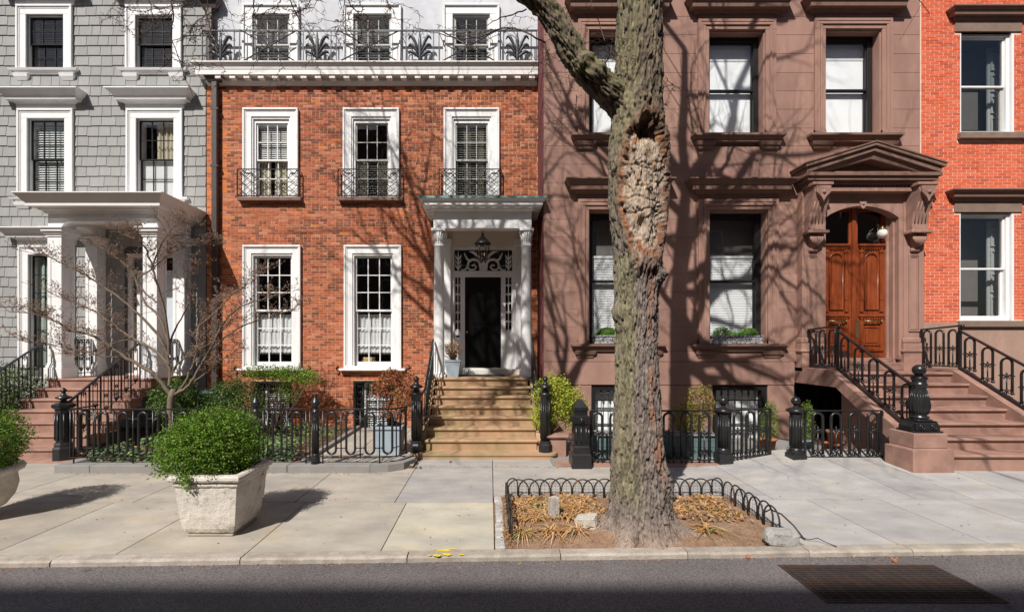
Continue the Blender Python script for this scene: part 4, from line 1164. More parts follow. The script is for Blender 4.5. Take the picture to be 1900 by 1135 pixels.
for sg in (-1, 1):
    x = PCX + sg * 1.2
    mb = MB(); mb.prism([(9.15, 0), (12, 0), (12, LZB - .02), (10.7, LZB - .02), (9.15, .3)], 'yz', x - .08, x + .08)
    part('cheek_wall', mb, M['brickstep'], st)
    nx_ = PCX + sg * 1.28; ny_ = 8.99
    mbn = MB(); z0 = BZT; hN = 1.16
    mbn.lathe([(.14, 0), (.14, .14), (.115, .17), (.12, .2), (.098, .22)], 8, (nx_, ny_, z0), PI / 8, sm=False)
    mbn.lathe([(.095, .22), (.092, hN - .12), (.1, hN - .1), (.1, hN - .07), (.135, hN - .045), (.14, hN), (.09, hN + .02)], 16, (nx_, ny_, z0))
    for k in range(12):
        a = PI / 6 * k; mbn.tube([(nx_ + .092 * math.cos(a), ny_ + .092 * math.sin(a), z0 + .26), (nx_ + .09 * math.cos(a), ny_ + .09 * math.sin(a), z0 + hN - .15)], .013, 4)
    nw = part('newel', mbn, M['iron'], st); part('finial', finial_vase(nx_, ny_, z0 + hN + .02, 1.1), M['iron'], nw)
    X = PCX + sg * 1.175
    pts = [Vector((nx_, ny_ + .07, 1.14)), Vector((nx_ - sg * .02, 9.22, 1.15)), Vector((X, 9.45, 1.31)), Vector((X, 10.75, 2.34)), Vector((X, 10.86, 2.35))]
    mb = MB(); mb.tube(pts, .026, 8); mb.tube([Vector((nx_ - sg * .02, 9.2, .48)), Vector((X, 9.45, .62)), Vector((X, 10.8, 1.6))], .012, 6)
    rl = part('stair_railing', mb, M['iron'], st)
    for k in range(13):
        y = 9.2 + k * 1.6 / 12; zt = 1.15 + max(0, y - 9.25) * .785; xx = X + (nx_ - X) * max(0, 1 - (y - 9.1) / .4)
        kk = max(2, min(8, 2 + math.floor((y - 9.08) / .278)))
        part('baluster', MB().tube([(xx, y, step_at(kk)[1] - .02), (xx, y, zt)], .012, 5), M['iron'], rl)
part('door_mat', MB().box(PCX - .62, PCX + .55, 11.2, 11.72, LZB, LZB + .018, .005), M['mat'], label='black door mat at the top of the central stoop', cat='door mat')
# ================================================================== BROWNSTONE HOUSE
D = 10.8
bs = thing('brownstone_house', 'brownstone house with moulded window surrounds and pedimented wooden doors', 'house', (5.5, D, 0))
QX0, QX1 = PX(1009, D), PX(1707, D)
QZ1 = 11.2
BCX = 8.74
bo = {}
for nm, (a, b, c, d) in {'U1': (1092, 1200, 252, 57.6), 'U2': (1314, 1418.5, 252, 57.6), 'U3': (1529.5, 1634, 252, 56), 'F1': (1092, 1200, 638, 390), 'F2': (1315, 1423, 638, 390),
                         'G1': (1097, 1200, 850, 716), 'G2': (1321, 1423, 850, 716)}.items():
    bo[nm] = (PX(a, D), PX(b, D), PZ(c, D), PZ(d, D))
bdoor = (BCX - .86, BCX + .86, 1.64, 5.62)
under = (PX(1472, D), PX(1655, D), 0.0, 1.45)
allops = list(bo.values()) + [bdoor, under]
wall = part('wall', holed_wall(QX0, QX1, -.2, QZ1, D + .03, .3, allops), M['brown'], bs)
part('interior', interior(QX0 + .05, QX1 - .02, -.2, QZ1, D + .33, D + 3.5), M['greyroom'], bs)
part('side_wall', MB().box(QX0 - .01, QX0 + .2, D + .035, 12.6, -.2, QZ1), M['maroon'], bs)
mb = MB()
for k in range(9): mb.box(QX0 - .022, QX0 - .01, D + .09 + k * .14, D + .17 + k * .14, -.1, QZ1)
part('side_boarding', mb, M['maroon'], bs, kind='stuff')
lines = [-40, -3, 31, 65, 100, 135, 169, 203, 238, 271, 305, 340, 373.5, 407, 440, 474, 507.5, 542, 574, 606, 651.5]
clip = [(o[0] - .2, o[1] + .2, o[2], o[3] + .2) if k[0] in 'UF' else o for k, o in bo.items()] + [(BCX - 1.2, BCX + 1.2, 1.6, 6.2), under]
for a, b in zip(lines[:-1], lines[1:]):
    z1, z0 = PZ(a, D), PZ(b, D)
    for p, q in free(QX0, QX1, z0, z1, clip):
        n = 1
        t_ = random.uniform(.95, 1.05)
        part('stone_course', MB().box(p + .001, q - .001, D, D + .04, z0 + .002, z1 - .002, .0035, tint=(t_, t_ * random.uniform(.98, 1.02), t_)), M['brown'], wall)
zw = PZ(651.5, D); zw2 = PZ(671, D); zw3 = PZ(713.5, D); zw4 = PZ(763, D)
for (z0, z1, pr) in ((zw2, zw, .03), (zw3, zw2, .05), (zw4, zw3, .035), (-.2, zw4, .04)):
    for p, q in free(QX0, QX1, z0, z1, clip):
        t_ = random.uniform(.97, 1.04)
        part('base_course', MB().box(p + .001, q - .001, D - pr, D + .04, z0 + .004, z1 - .004, .006, tint=t_), M['brown'], wall)
def brown_window(nm, kind):
    x0, x1, z0, z1 = bo[nm]
    mb = MB(); ww = .255
    # surround: flat outer band, inner raised moulding, splayed reveal
    mb.frame(x0 - ww, x1 + ww, z0, z1 + ww, ww, ww, 0, ww, D - .055, D + .05, .006)
    mb.frame(x0 - .14, x1 + .14, z0, z1 + .14, .05, .05, 0, .05, D - .085, D - .05, .008)
    mb.frame(x0 - .2, x1 + .2, z0, z1 + .2, .014, .014, 0, .014, D - .066, D - .05)
    mb.box(x0 - ww, x0 - .0, D - .075, D + .04, z0, z0 + .12, .005); mb.box(x1, x1 + ww, D - .075, D + .04, z0, z0 + .12, .005)
    mb.frame(x0 - .004, x1 + .004, z0 - .001, z1 + .004, .03, .03, .02, .03, D + .0, D + .26)
    wn = part('window', mb, M['brown'], bs)
    # hood
    m2 = MB(); zt = z1 + ww + .02; a, b = x0 - ww, x1 + ww
    if kind != 'F9':
        m2.box(a + .02, b - .02, D - .04, D + .03, zt, zt + .1); m2.tier(a, b, D, zt + .1, zt + .16, .07, .11); m2.tier(a, b, D, zt + .16, zt + .26, .2, .21); m2.tier(a, b, D, zt + .26, zt + .37, .22, .3); m2.tier(a, b, D, zt + .37, zt + .40, .32, .32)
        part('hood', m2, M['trimbrown'], wn)
    m2 = MB(); m2.tier(a, b, D, z0 - .05, z0, .17, .17); m2.tier(a, b, D, z0 - .13, z0 - .05, .1, .155); m2.tier(a + .02, b - .02, D, z0 - .17, z0 - .13, .08, .09)
    for xx in (a + .02, b - .3): m2.tier(xx, xx + .28, D, z0 - .25, z0 - .17, .09, .12); m2.tier(xx, xx + .28, D, z0 - .33, z0 - .25, .05, .07)
    part('sill', m2, M['trimbrown'], wn)
    # black sashes set deep in the reveal
    yb = D + .22
    mb = MB(); mb.frame(x0 + .02, x1 - .02, z0 + .0, z1 - .02, .1, .13, .04, .12, yb - .02, yb + .1, .004); part('frame', mb, M['blacksash'], wn)
    zm = z0 + (z1 - z0) * (.48 if kind == 'U' else .475)
    panes(wn, x0 + .1, x1 - .12, zm - .02, z1 - .13, yb + .01, 1, 1, M['blacksash'], M['glass'], 'upper_sash', st=.05)
    panes(wn, x0 + .1, x1 - .12, z0 + .03, zm + .03, yb + .055, 1, 1, M['blacksash'], M['glass'], 'lower_sash', st=.05)
    if kind == 'U':
        backing(wn, x0 + .1, x1 - .14, z0, z1 - .1, yb + .13, M['shade'])
        backing(wn, x0 + .1, x1 - .14, z1 - .52, z1 - .1, yb + .12, M['curtain'], 'valance')
    else:
        zt2 = z0 + (z1 - z0) * .66
        backing(wn, x0 + .1, x1 + .3, zt2 - .1, z1, yb + .34, M['darkslat'], 'reflection_sheet')  # added grey sheet standing in for reflections in the upper panes
        blind(wn, x0 + .12, x1 - .14, z0 + .04, zt2, yb + .15, M['blind'], .042, 1.05, dep=.046)
    return wn
for nm in ('U1', 'U2', 'U3'): brown_window(nm, 'U')
for nm in ('F1', 'F2'): brown_window(nm, 'F')
for nm in ('G1', 'G2'):
    x0, x1, z0, z1 = bo[nm]
    mb = MB(); mb.frame(x0 - .002, x1 + .002, z0, z1 + .002, .1, .12, .05, .1, D - .0, D + .2)
    wn = part('window', mb, M['blacksash'], bs)
    panes(wn, x0 + .1, x1 - .12, z0 + .05, z1 - .1, D + .16, 1, 2, M['white'], M['glass'], 'sash')
    backing(wn, x0 + .1, x1 - .12, z0 + .05, z1 - .1, D + .24, M['shade'])
    yb = D + .05; n = 8
    mb = MB()
    for zz in (PZ(742, yb), z0 + .12, (z0 + z1) / 2 - .1): mb.box(x0 + .02, x1 - .02, yb - .012, yb + .012, zz - .012, zz + .012)
    gd = part('window_guard', mb, M['iron'], wn)
    for k in range(n):
        x = x0 + .09 + (x1 - x0 - .18) * k / (n - 1); zt = PZ(733, yb)
        m2 = MB(); m2.tube([(x, yb, z0 + .02), (x, yb, zt)], .011, 5); m2.lathe([(.012, 0), (.032, .02), (.03, .05), (.014, .06), (.026, .075), (.003, .16)], 6, (x, yb, zt))
        o = bpy.data.objects.new('guard_bar', m2.mesh('guard_bar', M['iron'])); COL.objects.link(o); o.parent = wn; WL[o.name] = Vector((0, 0, 0))

# window boxes on the two parlour sills
def trough(px0, px1, lab, key):
    x0, x1, z0, z1 = bo[key]
    yb = D - .03; zb = z0 + .002
    a, b = PX(px0, yb - .05), PX(px1, yb - .05); hh = .2
    t = thing('window_box', lab, 'window box', ((a + b) / 2, yb, zb))
    mb = MB(); mb.box(a - .01, b + .01, yb - .13, yb + .13, zb, zb + .035, .008); mb.box(a, b, yb - .12, yb + .12, zb + .035, zb + hh - .03); mb.box(a - .02, b + .02, yb - .14, yb + .14, zb + hh - .03, zb + hh, .008)
    n = 5
    for k in range(n):
        c = a + (b - a) * (k + .5) / n; w_ = (b - a) / n * .42
        mb.tube([(c - w_, yb - .123, zb + .1), (c, yb - .123, zb + .15), (c + w_, yb - .123, zb + .1), (c, yb - .123, zb + .055)], .008, 4, closed=True); mb.ball((c, yb - .123, zb + .1), .016, 5, 4)
    part('trough', mb, M['lead'], t)
    part('soil', MB().box(a + .01, b - .01, yb - .11, yb + .11, zb + hh - .028, zb + hh - .015), M['bedsoil'], t)
    return t, a, b, yb, zb + hh
WB = [trough(1103, 1152, 'ornate grey window box on the brownstone sill behind the trunk', 'F1'), trough(1322, 1412, 'ornate grey window box on the brownstone sill right of the trunk', 'F2')]
# ------- entrance portal
pd = thing('entrance_portal', 'carved brownstone portal with pediment and scrolled brackets around the wooden doors', 'portal', (BCX, D, 1.64))
def spandrel():
    mb = MB(); y0, y1 = D - .16, D + .05
    x0, x1 = BCX - .86, BCX + .86; zs_ = 5.22; zt = 5.5
    pts = [(x0 - .001, zs_)] + [(x0 + (x1 - x0) * i / 14, zs_ + (zt - zs_) * math.sin(PI * i / 14) ** .75) for i in range(1, 14)] + [(x1 + .001, zs_)]
    pts += [(BCX + 1.1, zs_), (BCX + 1.1, 5.95), (BCX - 1.1, 5.95), (BCX - 1.1, zs_)]
    mb.prism(pts, 'xz', y0, y1)
    mb.box(BCX - 1.1, x0, y0, y1, 1.9, zs_); mb.box(x1, BCX + 1.1, y0, y1, 1.9, zs_)
    # inner stepped reveal
    mb.box(x0 - .03, x0 + .07, y1, D + .3, 1.64, 5.5); mb.box(x1 - .1, x1 + .03, D + .06, D + .3, 1.64, 5.5); mb.box(x0, x1, D + .05, D + .3, 5.55, 5.75)
    mb.box(x1 - .045, x1 + .03, D - .05, D + .06, 1.64, 5.25)
    mb.prism([(BCX - .09, 5.62), (BCX + .09, 5.62), (BCX + .05, 5.46), (BCX, 5.42), (BCX - .05, 5.46)], 'xz', y0 - .03, y0)
    mb.ball((BCX, y0 - .03, 5.54), .03, 8, 5)
    return mb
part('arched_surround', spandrel(), M['brown'], pd)
for sg in (-1, 1):
    x = BCX + sg * 1.19; w_ = .24
    mb = MB(); y0 = D - .18
    mb.box(x - w_, x + w_, y0, D + .04, 1.92, 5.9); 
    mb.frame(x - .13, x + .13, 2.55, 4.35, .03, .03, .03, .03, y0 - .025, y0)
    mb.frame(x - .085, x + .085, 2.6, 4.3, .015, .015, .015, .015, y0 - .014, y0)
    mb.box(x - w_ - .03, x + w_ + .03, y0 - .04, D + .04, 2.28, 2.4, .02); mb.box(x - w_ - .06, x + w_ + .06, y0 - .07, D + .04, 2.06, 2.13, .015); mb.box(x - w_ - .045, x + w_ + .045, y0 - .05, D + .04, 2.13, 2.28); mb.box(x - w_ - .03, x + w_ + .03, y0 - .045, D + .04, 1.62, 2.06)
    part('pilaster', mb, M['brown'], pd)
    # scroll console
    mb = MB(); cw_ = .185; zt = 5.86; y1 = D - .18
    prof = [(y1, zt), (y1 - .33, zt), (y1 - .34, zt - .12), (y1 - .28, zt - .3), (y1 - .19, zt - .55), (y1 - .15, zt - .82), (y1 - .16, zt - .98), (y1, zt - .98)]
    mb.prism(prof, 'yz', x - cw_, x + cw_)
    mb.box(x - cw_ - .05, x + cw_ + .05, y1 - .37, y1, zt, zt + .07, .012)
    mb.prism([(x - cw_ + .02, zt - .02), (x + cw_ - .02, zt - .02), (x + cw_ - .03, zt - .16), (x + .05, zt - .27), (x, zt - .38), (x - .05, zt - .27), (x - cw_ + .03, zt - .16)], 'xz', y1 - .375, y1 - .3)
    mb.lathe([(.05, 0), (.05, .03), (.03, .04)], 12, (0, 0, 0)) if False else None
    mb.ball((x, y1 - .375, zt - .16), .045, 8, 5)
    for dx in (-.12, -.04, .04, .12): mb.tube([(x + dx, y1 - .262, zt - .34), (x + dx, y1 - .182, zt - .56), (x + dx, y1 - .146, zt - .84)], .014, 5)
    mb.box(x - cw_ - .06, x + cw_ + .06, y1 - .23, y1, zt - 1.05, zt - .98, .012)
    # shell below
    for k in range(7):
        a = (k - 3) / 3.0
        mb.tube([(x + a * .03, y1 - .12, zt - 1.33), (x + a * .12, y1 - .15, zt - 1.2), (x + a * .15, y1 - .13, zt - 1.08)], [.012, .03, .03], 5)
    mb.lathe([(.004, -.36), (.06, -.3), (.1, -.2), (.13, -.05), (.13, 0)], 10, (x, y1 - .02, zt - 1.05))
    mb.box(x - .1, x + .1, y1 - .06, y1, zt - 1.45, zt - 1.36, .02)
    part('console', mb, M['brown'], pd)
# pediment
yf = 10.25; hw = 1.56; ez = 6.21; ap = 6.70
mb = MB()
mb.box(BCX - hw + .12, BCX + hw - .12, yf + .16, D + .04, 5.93, 6.0); mb.box(BCX - hw + .07, BCX + hw - .07, yf + .08, D + .04, 6.0, 6.08); mb.box(BCX - hw + .02, BCX + hw - .02, yf + .03, D + .04, 6.08, 6.16, .008)
mb.box(BCX - .85, BCX + .85, yf + .1, yf + .2, 6.16, 6.2)
part('horizontal_cornice', mb, M['trimbrown'], pd)
mb = MB()
for sg in (-1, 1):
    for (dz0, dz1, yy, ex) in ((-.05, .06, yf + .05, -.03), (.06, .13, yf, .02), (.13, .16, yf - .02, .05)):
        mb.hexa([(BCX, yy, ap + dz0), (BCX + sg * (hw + ex), yy, ez + dz0), (BCX + sg * (hw + ex), D + .04, ez + dz0), (BCX, D + .04, ap + dz0),
                 (BCX, yy, ap + dz1), (BCX + sg * (hw + ex), yy, ez + dz1), (BCX + sg * (hw + ex), D + .04, ez + dz1), (BCX, D + .04, ap + dz1)])
    mb.hexa([(BCX, yf + .14, ap - .2), (BCX + sg * (hw - .38), yf + .14, ez - .035), (BCX + sg * (hw - .38), D, ez - .035), (BCX, D, ap - .2),
             (BCX, yf + .1, ap - .05), (BCX + sg * hw * .98, yf + .1, ez - .04), (BCX + sg * hw * .98, D, ez - .04), (BCX, D, ap - .05)])
part('raking_cornice', mb, M['trimbrown'], pd)
part('tympanum', MB().prism([(BCX - hw + .1, ez - .05), (BCX + hw - .1, ez - .05), (BCX, ap - .02)], 'xz', D - .15, D), M['trimbrown'], pd)
mb = MB()
for k in range(60):
    x = BCX - .62 + 1.24 * k / 59; mb.tube([(x, yf + .3, 6.17), (x + random.uniform(-.02, .02), yf + .3, 6.17 + random.uniform(.06, .13) * (1 - abs(x - BCX) / .9))], .004, 3)
part('bird_spikes', mb, M['steel'], pd)
for k in range(30): x = BCX - 1.25 + 2.5 * k / 29; part('dentil', MB().box(x - .022, x + .022, yf + .2, yf + .26, 5.87, 5.93), M['trimbrown'], pd)
mb = MB(); mb.box(BCX - 1.0, BCX + 1.0, yf + .2, D - .1, 5.78, 5.93); part('frieze', mb, M['brown'], pd)
# double doors
yd = D + .1; dw = .77; dz0 = 1.92; zt = 5.5
part('threshold', MB().box(BCX - 1.15, BCX + 1.15, D - .22, D + .2, 1.64, 1.82, .012).box(BCX - .85, BCX + .85, D - .02, D + .2, 1.82, 1.92, .01), M['brownstep'], pd)
for sg in (-1, 1):
    a, b = (BCX - dw, BCX - .003) if sg < 0 else (BCX + .003, BCX + dw)
    mb = MB(); zg0 = PZ(453, yd)
    mb.box(a, b, yd, yd + .06, dz0, zg0); mb.frame(a, b, zg0, zt, .1, .1, 0, .06, yd, yd + .06, .004)
    ia, ib = (a + .09, b - .16) if sg < 0 else (a + .16, b - .09); c = (ia + ib) / 2
    if sg < 0: mb.box(b - .05, b + .035, yd - .03, yd, dz0, zt)   # astragal
    mb.box(ia - .06, ib + .06, yd - .07, yd, zg0 - .06, zg0, .01); mb.box(ia - .03, ib + .03, yd - .04, yd, zg0 - .1, zg0 - .06)
    for k in range(9): xx = ia + .02 + (ib - ia - .04) * k / 8; mb.box(xx - .013, xx + .013, yd - .035, yd, zg0 - .14, zg0 - .105)
    zu0, zu1 = PZ(576, yd), PZ(470, yd)
    for xx in (ia + .02, ib - .02):   # little pilasters
        mb.box(xx - .04, xx + .04, yd - .03, yd, zu0 - .03, zu1); mb.box(xx - .055, xx + .055, yd - .045, yd, zu1, zu1 + .08, .012); mb.box(xx - .05, xx + .05, yd - .04, yd, zu0 + .25, zu0 + .28)
    pa, pb_ = ia + .1, ib - .1; rA = (pb_ - pa) / 2
    ring = [(pa, zu0 + .02)] + [(c - rA * math.cos(PI * i / 10), zu1 - rA + rA * math.sin(PI * i / 10)) for i in range(11)] + [(pb_, zu0 + .02)]
    mb.tube([(p, yd - .012, q) for p, q in ring], .02, 6, closed=True)
    ins = [(c + (p - c) * .72, zu0 + .08 + (q - zu0 - .08) * .93) for p, q in ring]; mb.prism(ins, 'xz', yd - .022, yd)
    zsx = PZ(584, yd)
    mb.box(ia - .05, ib + .05, yd - .05, yd, zsx - .05, zsx, .01); mb.box(ia - .03, ib + .03, yd - .03, yd, zsx - .08, zsx - .05)
    for k in range(9): xx = ia + .02 + (ib - ia - .04) * k / 8; mb.box(xx - .013, xx + .013, yd - .035, yd, zsx - .115, zsx - .08)
    mb.frame(ia + .06, ib - .06, dz0 + .3, zsx - .28, .03, .03, .03, .03, yd - .02, yd, .005); mb.box(ia + .12, ib - .12, yd - .016, yd, dz0 + .36, zsx - .34, .006)
    for xx in (ia + .02, ib - .02): mb.box(xx - .04, xx + .04, yd - .03, yd, dz0 + .2, zsx - .14)
    mb.box(ia - .03, ib + .03, yd - .035, yd, dz0 + .16, dz0 + .24, .01)
    dr = part('door_leaf', mb, M['wood'], pd)
    part('pane', MB().box(a + .1, b - .1, yd + .025, yd + .03, zg0, zt - .06), M['darkglass'], dr)
    zh = zsx - .15
    m2 = MB(); m2.tube([(c - .2, yd - .075, zh), (c + .2, yd - .075, zh)], .016, 6); m2.ball((c - .2, yd - .075, zh), .025, 6, 5); m2.ball((c + .2, yd - .075, zh), .025, 6, 5)
    for xx in (c - .14, c + .14): m2.tube([(xx, yd, zh), (xx, yd - .075, zh)], .012, 5)
    part('pull_handle', m2, M['brass'], dr)
    if sg > 0:
        part('lock_plate', MB().box(a + .05, a + .12, yd - .012, yd, zh - .4, zh + .02, .004), M['brass'], dr)
for sg, px in ((-1, 1521), (1, 1637)):
    sy_ = D - .02; c = P(px, 432, sy_)
    lab = 'white globe wall lamp right of the wooden doors' if sg > 0 else 'white globe wall lamp half hidden left of the wooden doors'
    t = thing('wall_lamp', lab, 'lamp', c)
    part('globe', MB().lathe([(.004, -.13), (.06, -.12), (.1, -.06), (.105, .0), (.08, .06), (.05, .08)], 14, c), M['globe'], t)
    m2 = MB(); m2.lathe([(.055, .075), (.06, .1), (.03, .14)], 10, c); m2.tube([c + Vector((0, 0, .13)), c + Vector((sg * .05, .04, .16)), c + Vector((sg * .1, .08, .12))], .022, 6); m2.ball(c + Vector((sg * .1, .09, .11)), .05, 8, 5)
    part('bracket', m2, M['brass'], t)

# ------- stoop
st = thing('stoop', 'wide brownstone stoop at the right with iron railings', 'stoop', (BCX, 9, 0))
noses = [(7.66, .37), (8.0, .567), (8.34, .774), (8.68, .99), (9.02, .1), (9.36, .1), (9.7, 1.641)]
noses = [(7.66 + .34 * k, .37 + (1.641 - .37) * k / 6) for k in range(7)]
TX0, TX1 = 7.62, 9.93
for k, (d, zt) in enumerate(noses):
    back = noses[k + 1][0] + .06 if k < 6 else D + .05
    z0 = noses[k - 1][1] if k else -.1
    mb = MB(); mb.box(TX0, TX1, d + .04, back, z0, zt - .055)
    mb.prism([(d - .005, zt - .028), (d + .004, zt - .046), (d + .022, zt - .056), (back, zt - .056), (back, zt), (d + .02, zt), (d + .003, zt - .01)], 'yz', TX0 - .01, TX1 + (.01 if k else 3.0))
    if k == 0: mb.box(TX1, TX1 + 3, d + .04, d + .34, -.1, zt - .06)
    part('step', mb, M['brownstep'], st)
RXL, RXR = 7.45, 10.08
part('landing', MB().box(RXL - .17, RXR + .17, 9.72, D + .02, 1.52, 1.66, .01), M['brownstep'], st) if False else None
for sg, X in ((-1, RXL), (1, RXR)):
    a, b = X - .17, X + .17
    top = [(D + .03, 1.70), (9.72, 1.70), (7.95, .66)]
    poly = [(D + .03, 1.70), (9.72, 1.70), (7.92, .62), (7.92, .28), (9.55, 1.34), (D + .03, 1.34)]
    if sg > 0: poly = [(D + .03, 1.70), (9.72, 1.70), (7.6, .43), (7.6, -.1), (D + .03, -.1)]
    mb = MB(); mb.prism(poly, 'yz', a, b)
    part('string_course', mb, M['brownstep'], st)
mb = MB(); mb.box(under[0], under[1], D + .2, D + .24, -.1, 1.45)
for k in range(12): xx = under[0] + .06 + k * (under[1] - under[0] - .12) / 11; mb.tube([(xx, D + .15, 0), (xx, D + .15, 1.4)], .012, 5)
part('basement_door', mb, M['blacksash'], bs)
part('inner_wall', MB().prism([(8.0, -.1), (9.8, -.1), (9.8, 1.45), (9.75, 1.45), (8.0, .45)], 'yz', TX0 - .02, TX0 + .1), M['brown'], st)
# pedestal
PEX, PEY = 7.46, 7.88
mb = MB(); mb.box(PEX - .345, PEX + .345, PEY - .27, PEY + .3, -.1, .46, .012); mb.tier(PEX - .30, PEX + .30, PEY - .235, .46, .48, .035, .0, back=.47); mb.box(PEX - .30, PEX + .27, PEY - .235, PEY + .26, .48, .735, .012)
part('pedestal', mb, M['brownstep'], st)
mb = MB(); zb = .735
mb.box(PEX - .24, PEX + .24, PEY - .19, PEY + .19, zb, zb + .03, .006); mb.box(PEX - .19, PEX + .19, PEY - .16, PEY + .16, zb + .03, zb + .17, .012); mb.box(PEX - .13, PEX + .13, PEY - .13, PEY + .13, zb + .17, zb + .22, .015)
for sg in (-1, 1):
    mb.prism([(PEX + sg * .19, zb + .03), (PEX + sg * .25, zb + .03), (PEX + sg * .25, zb + .1), (PEX + sg * .22, zb + .14), (PEX + sg * .19, zb + .19)], 'xz', PEY - .12, PEY + .12)
    mb.tube([(PEX + sg * .1 + .045 * math.cos(a), PEY - .165, zb + .1 + .045 * math.sin(a)) for a in [PI / 5 * i for i in range(10)]], .012, 5, closed=True); mb.ball((PEX + sg * .1, PEY - .165, zb + .1), .022, 6, 4)
mb.lathe([(.11, .21), (.135, .24), (.135, .26), (.1, .28), (.115, .31), (.145, .40), (.15, .46), (.13, .58), (.1, .72), (.092, .78), (.112, .80), (.112, .83), (.098, .84), (.098, .89), (.118, .905), (.112, .94), (.075, .965), (.05, .985)], 20, (PEX, PEY, zb))
for k in range(20):
    a = 2 * PI * k / 20
    mb.tube([(PEX + r_ * math.cos(a), PEY + r_ * math.sin(a), zb + z_) for r_, z_ in ((.115, .31), (.143, .4), (.147, .46), (.127, .58), (.1, .71))], .012, 4)
nw = part('newel', mb, M['iron'], st)
part('ball_finial', MB().ball((PEX, PEY, zb + 1.06), .098, 16, 10), M['iron'], nw)
def brown_loop(mb, c, u, z0, z1, w_, r, orn=.055, za=None, zb_=None):
    mb.tube(arch_path(c, u, w_, z0, z1, 8), r, 8)
    c3 = Vector((c[0], c[1], 0)); u = Vector(u)
    zo = za if za is not None else z0 + (z1 - z0) * .5
    for sg in (-1, 0, 1): ornament(mb, c3 + u * (sg * w_ * .46) + Vector((0, -.0, zo)), u, orn * (1.25 if sg == 0 else .75))
    mb.tube([c3 + Vector((0, 0, z0 - .0)), c3 + Vector((0, 0, zo))], r * .55, 6)
    zq = zb_ if zb_ is not None else z0 + .06
    ornament(mb, c3 + Vector((0, 0, zq)), u, orn * 1.05)
    for sg in (-1, 1): mb.ball(c3 + u * sg * w_ * .5 + Vector((0, 0, z0 + .02)), r * 1.5, 6, 4); mb.ball(c3 + u * sg * w_ * .62 + Vector((0, 0, z0 + .015)), r * .9, 5, 4)
for sg, X in ((-1, RXL), (1, RXR)):
    zl = 1.70; u = (0, 1, 0)
    yA, yB = D - .2, 9.72
    mb = MB(); flat_bar(mb, (X, yA, zl + .87), (X, yB - .05, zl + .93), .05, .035); mb.ball((X, yB - .05, zl + .94), .04, 8, 6); mb.ball((X, yA, zl + .86), .035, 8, 6)
    for y in (yA, yB): mb.box(X - .022, X + .022, y - .022, y + .022, zl, zl + .9)
    mb.box(X - .012, X + .012, yB, yA, zl + .05, zl + .07)
    rl = part('landing_railing', mb, M['iron'], st)
    for k in range(3):
        y = yB + .15 + k * (yA - yB - .3) / 2; m2 = MB(); brown_loop(m2, (X, y), u, zl + .06, zl + .86, .18, .021, .05); part('loop', m2, M['iron'], rl)
    # sloping part
    y1 = 7.98 if sg < 0 else 7.7; za, zb2 = zl + .84, zl + .84 - (yB - y1) * .60
    mb = MB(); flat_bar(mb, (X, yB, za - .02), (X, y1, zb2), .055, .035); flat_bar(mb, (X, yB, zl + .03), (X, y1, zl + .03 - (yB - y1) * .60), .05, .05)
    mb.box(X - .022, X + .022, y1 + .02, y1 + .064, zb2 - .75, zb2)
    rl = part('stair_railing', mb, M['iron'], st)
    n = 5 if sg < 0 else 6
    for k in range(n):
        y = yB - .2 - k * (yB - y1 - .32) / (n - 1); dz = (yB - y) * .60; m2 = MB(); brown_loop(m2, (X, y), u, zl + .1 - dz, zl + .80 - dz, .19, .021, .055); part('loop', m2, M['iron'], rl)
# ================================================================== ORANGE BRICK HOUSE
D = 10.8
oh = thing('orange_brick_house', 'bright orange-red brick house at the right edge', 'house', (11.5, D, 0))
OX0, OX1 = PX(1709, D), 14.6
OZ1 = 11.2; OZB = PZ(598, D)
oo = {'U': (PX(1781, D), PX(1881.5, D), PZ(248, D), PZ(60.5, D)), 'F': (PX(1780, D), PX(1881.5, D), PZ(595, D), PZ(394.5, D))}
wall = part('wall', holed_wall(OX0, OX1, -.2, OZ1, D, .3, list(oo.values())), M['omortar'], oh)
part('interior', interior(OX0 + .03, OX1, -.2, OZ1, D + .3, D + 3.2), M['greyroom'], oh)
OP = [(.63, .125, .055), (.67, .14, .066), (.59, .112, .048), (.68, .165, .085), (.50, .10, .052), (.64, .13, .058)]
def pal_or(x, z):
    i = random.choice((0, 1, 2, 3, 5, 5, 0)) if random.random() > .12 + .3 * max(0, noise.noise(Vector((x * 1.3, z * 1.3, 5)))) else 4
    return i, OP[i]
skip = []
for k, o in oo.items():
    skip += [o, (o[0] - .13, o[1] + .17, o[3], o[3] + .26), (o[0] - .07, o[1] + .2, o[2] - .16, o[2])]
brickwork(wall, OX0, OX1, OZB, OZ1, D, skip, M['obrick'], pal_or, 300, L=.205, C=.0715, j=.0115, heads=0, hide=((12.75, 20, -5, 20), (0, 30, 10.6, 20)))
part('party_joint', MB().box(QX1 + .002, OX0 - .002, D - .006, D + .1, -.2, OZ1), M['omortar'], oh)
part('base_wall', MB().box(OX0, OX1, D - .03, D + .05, -.2, OZB - .004, .006, tint=(1.12, 1.25, 1.25)), M['brown'], oh)
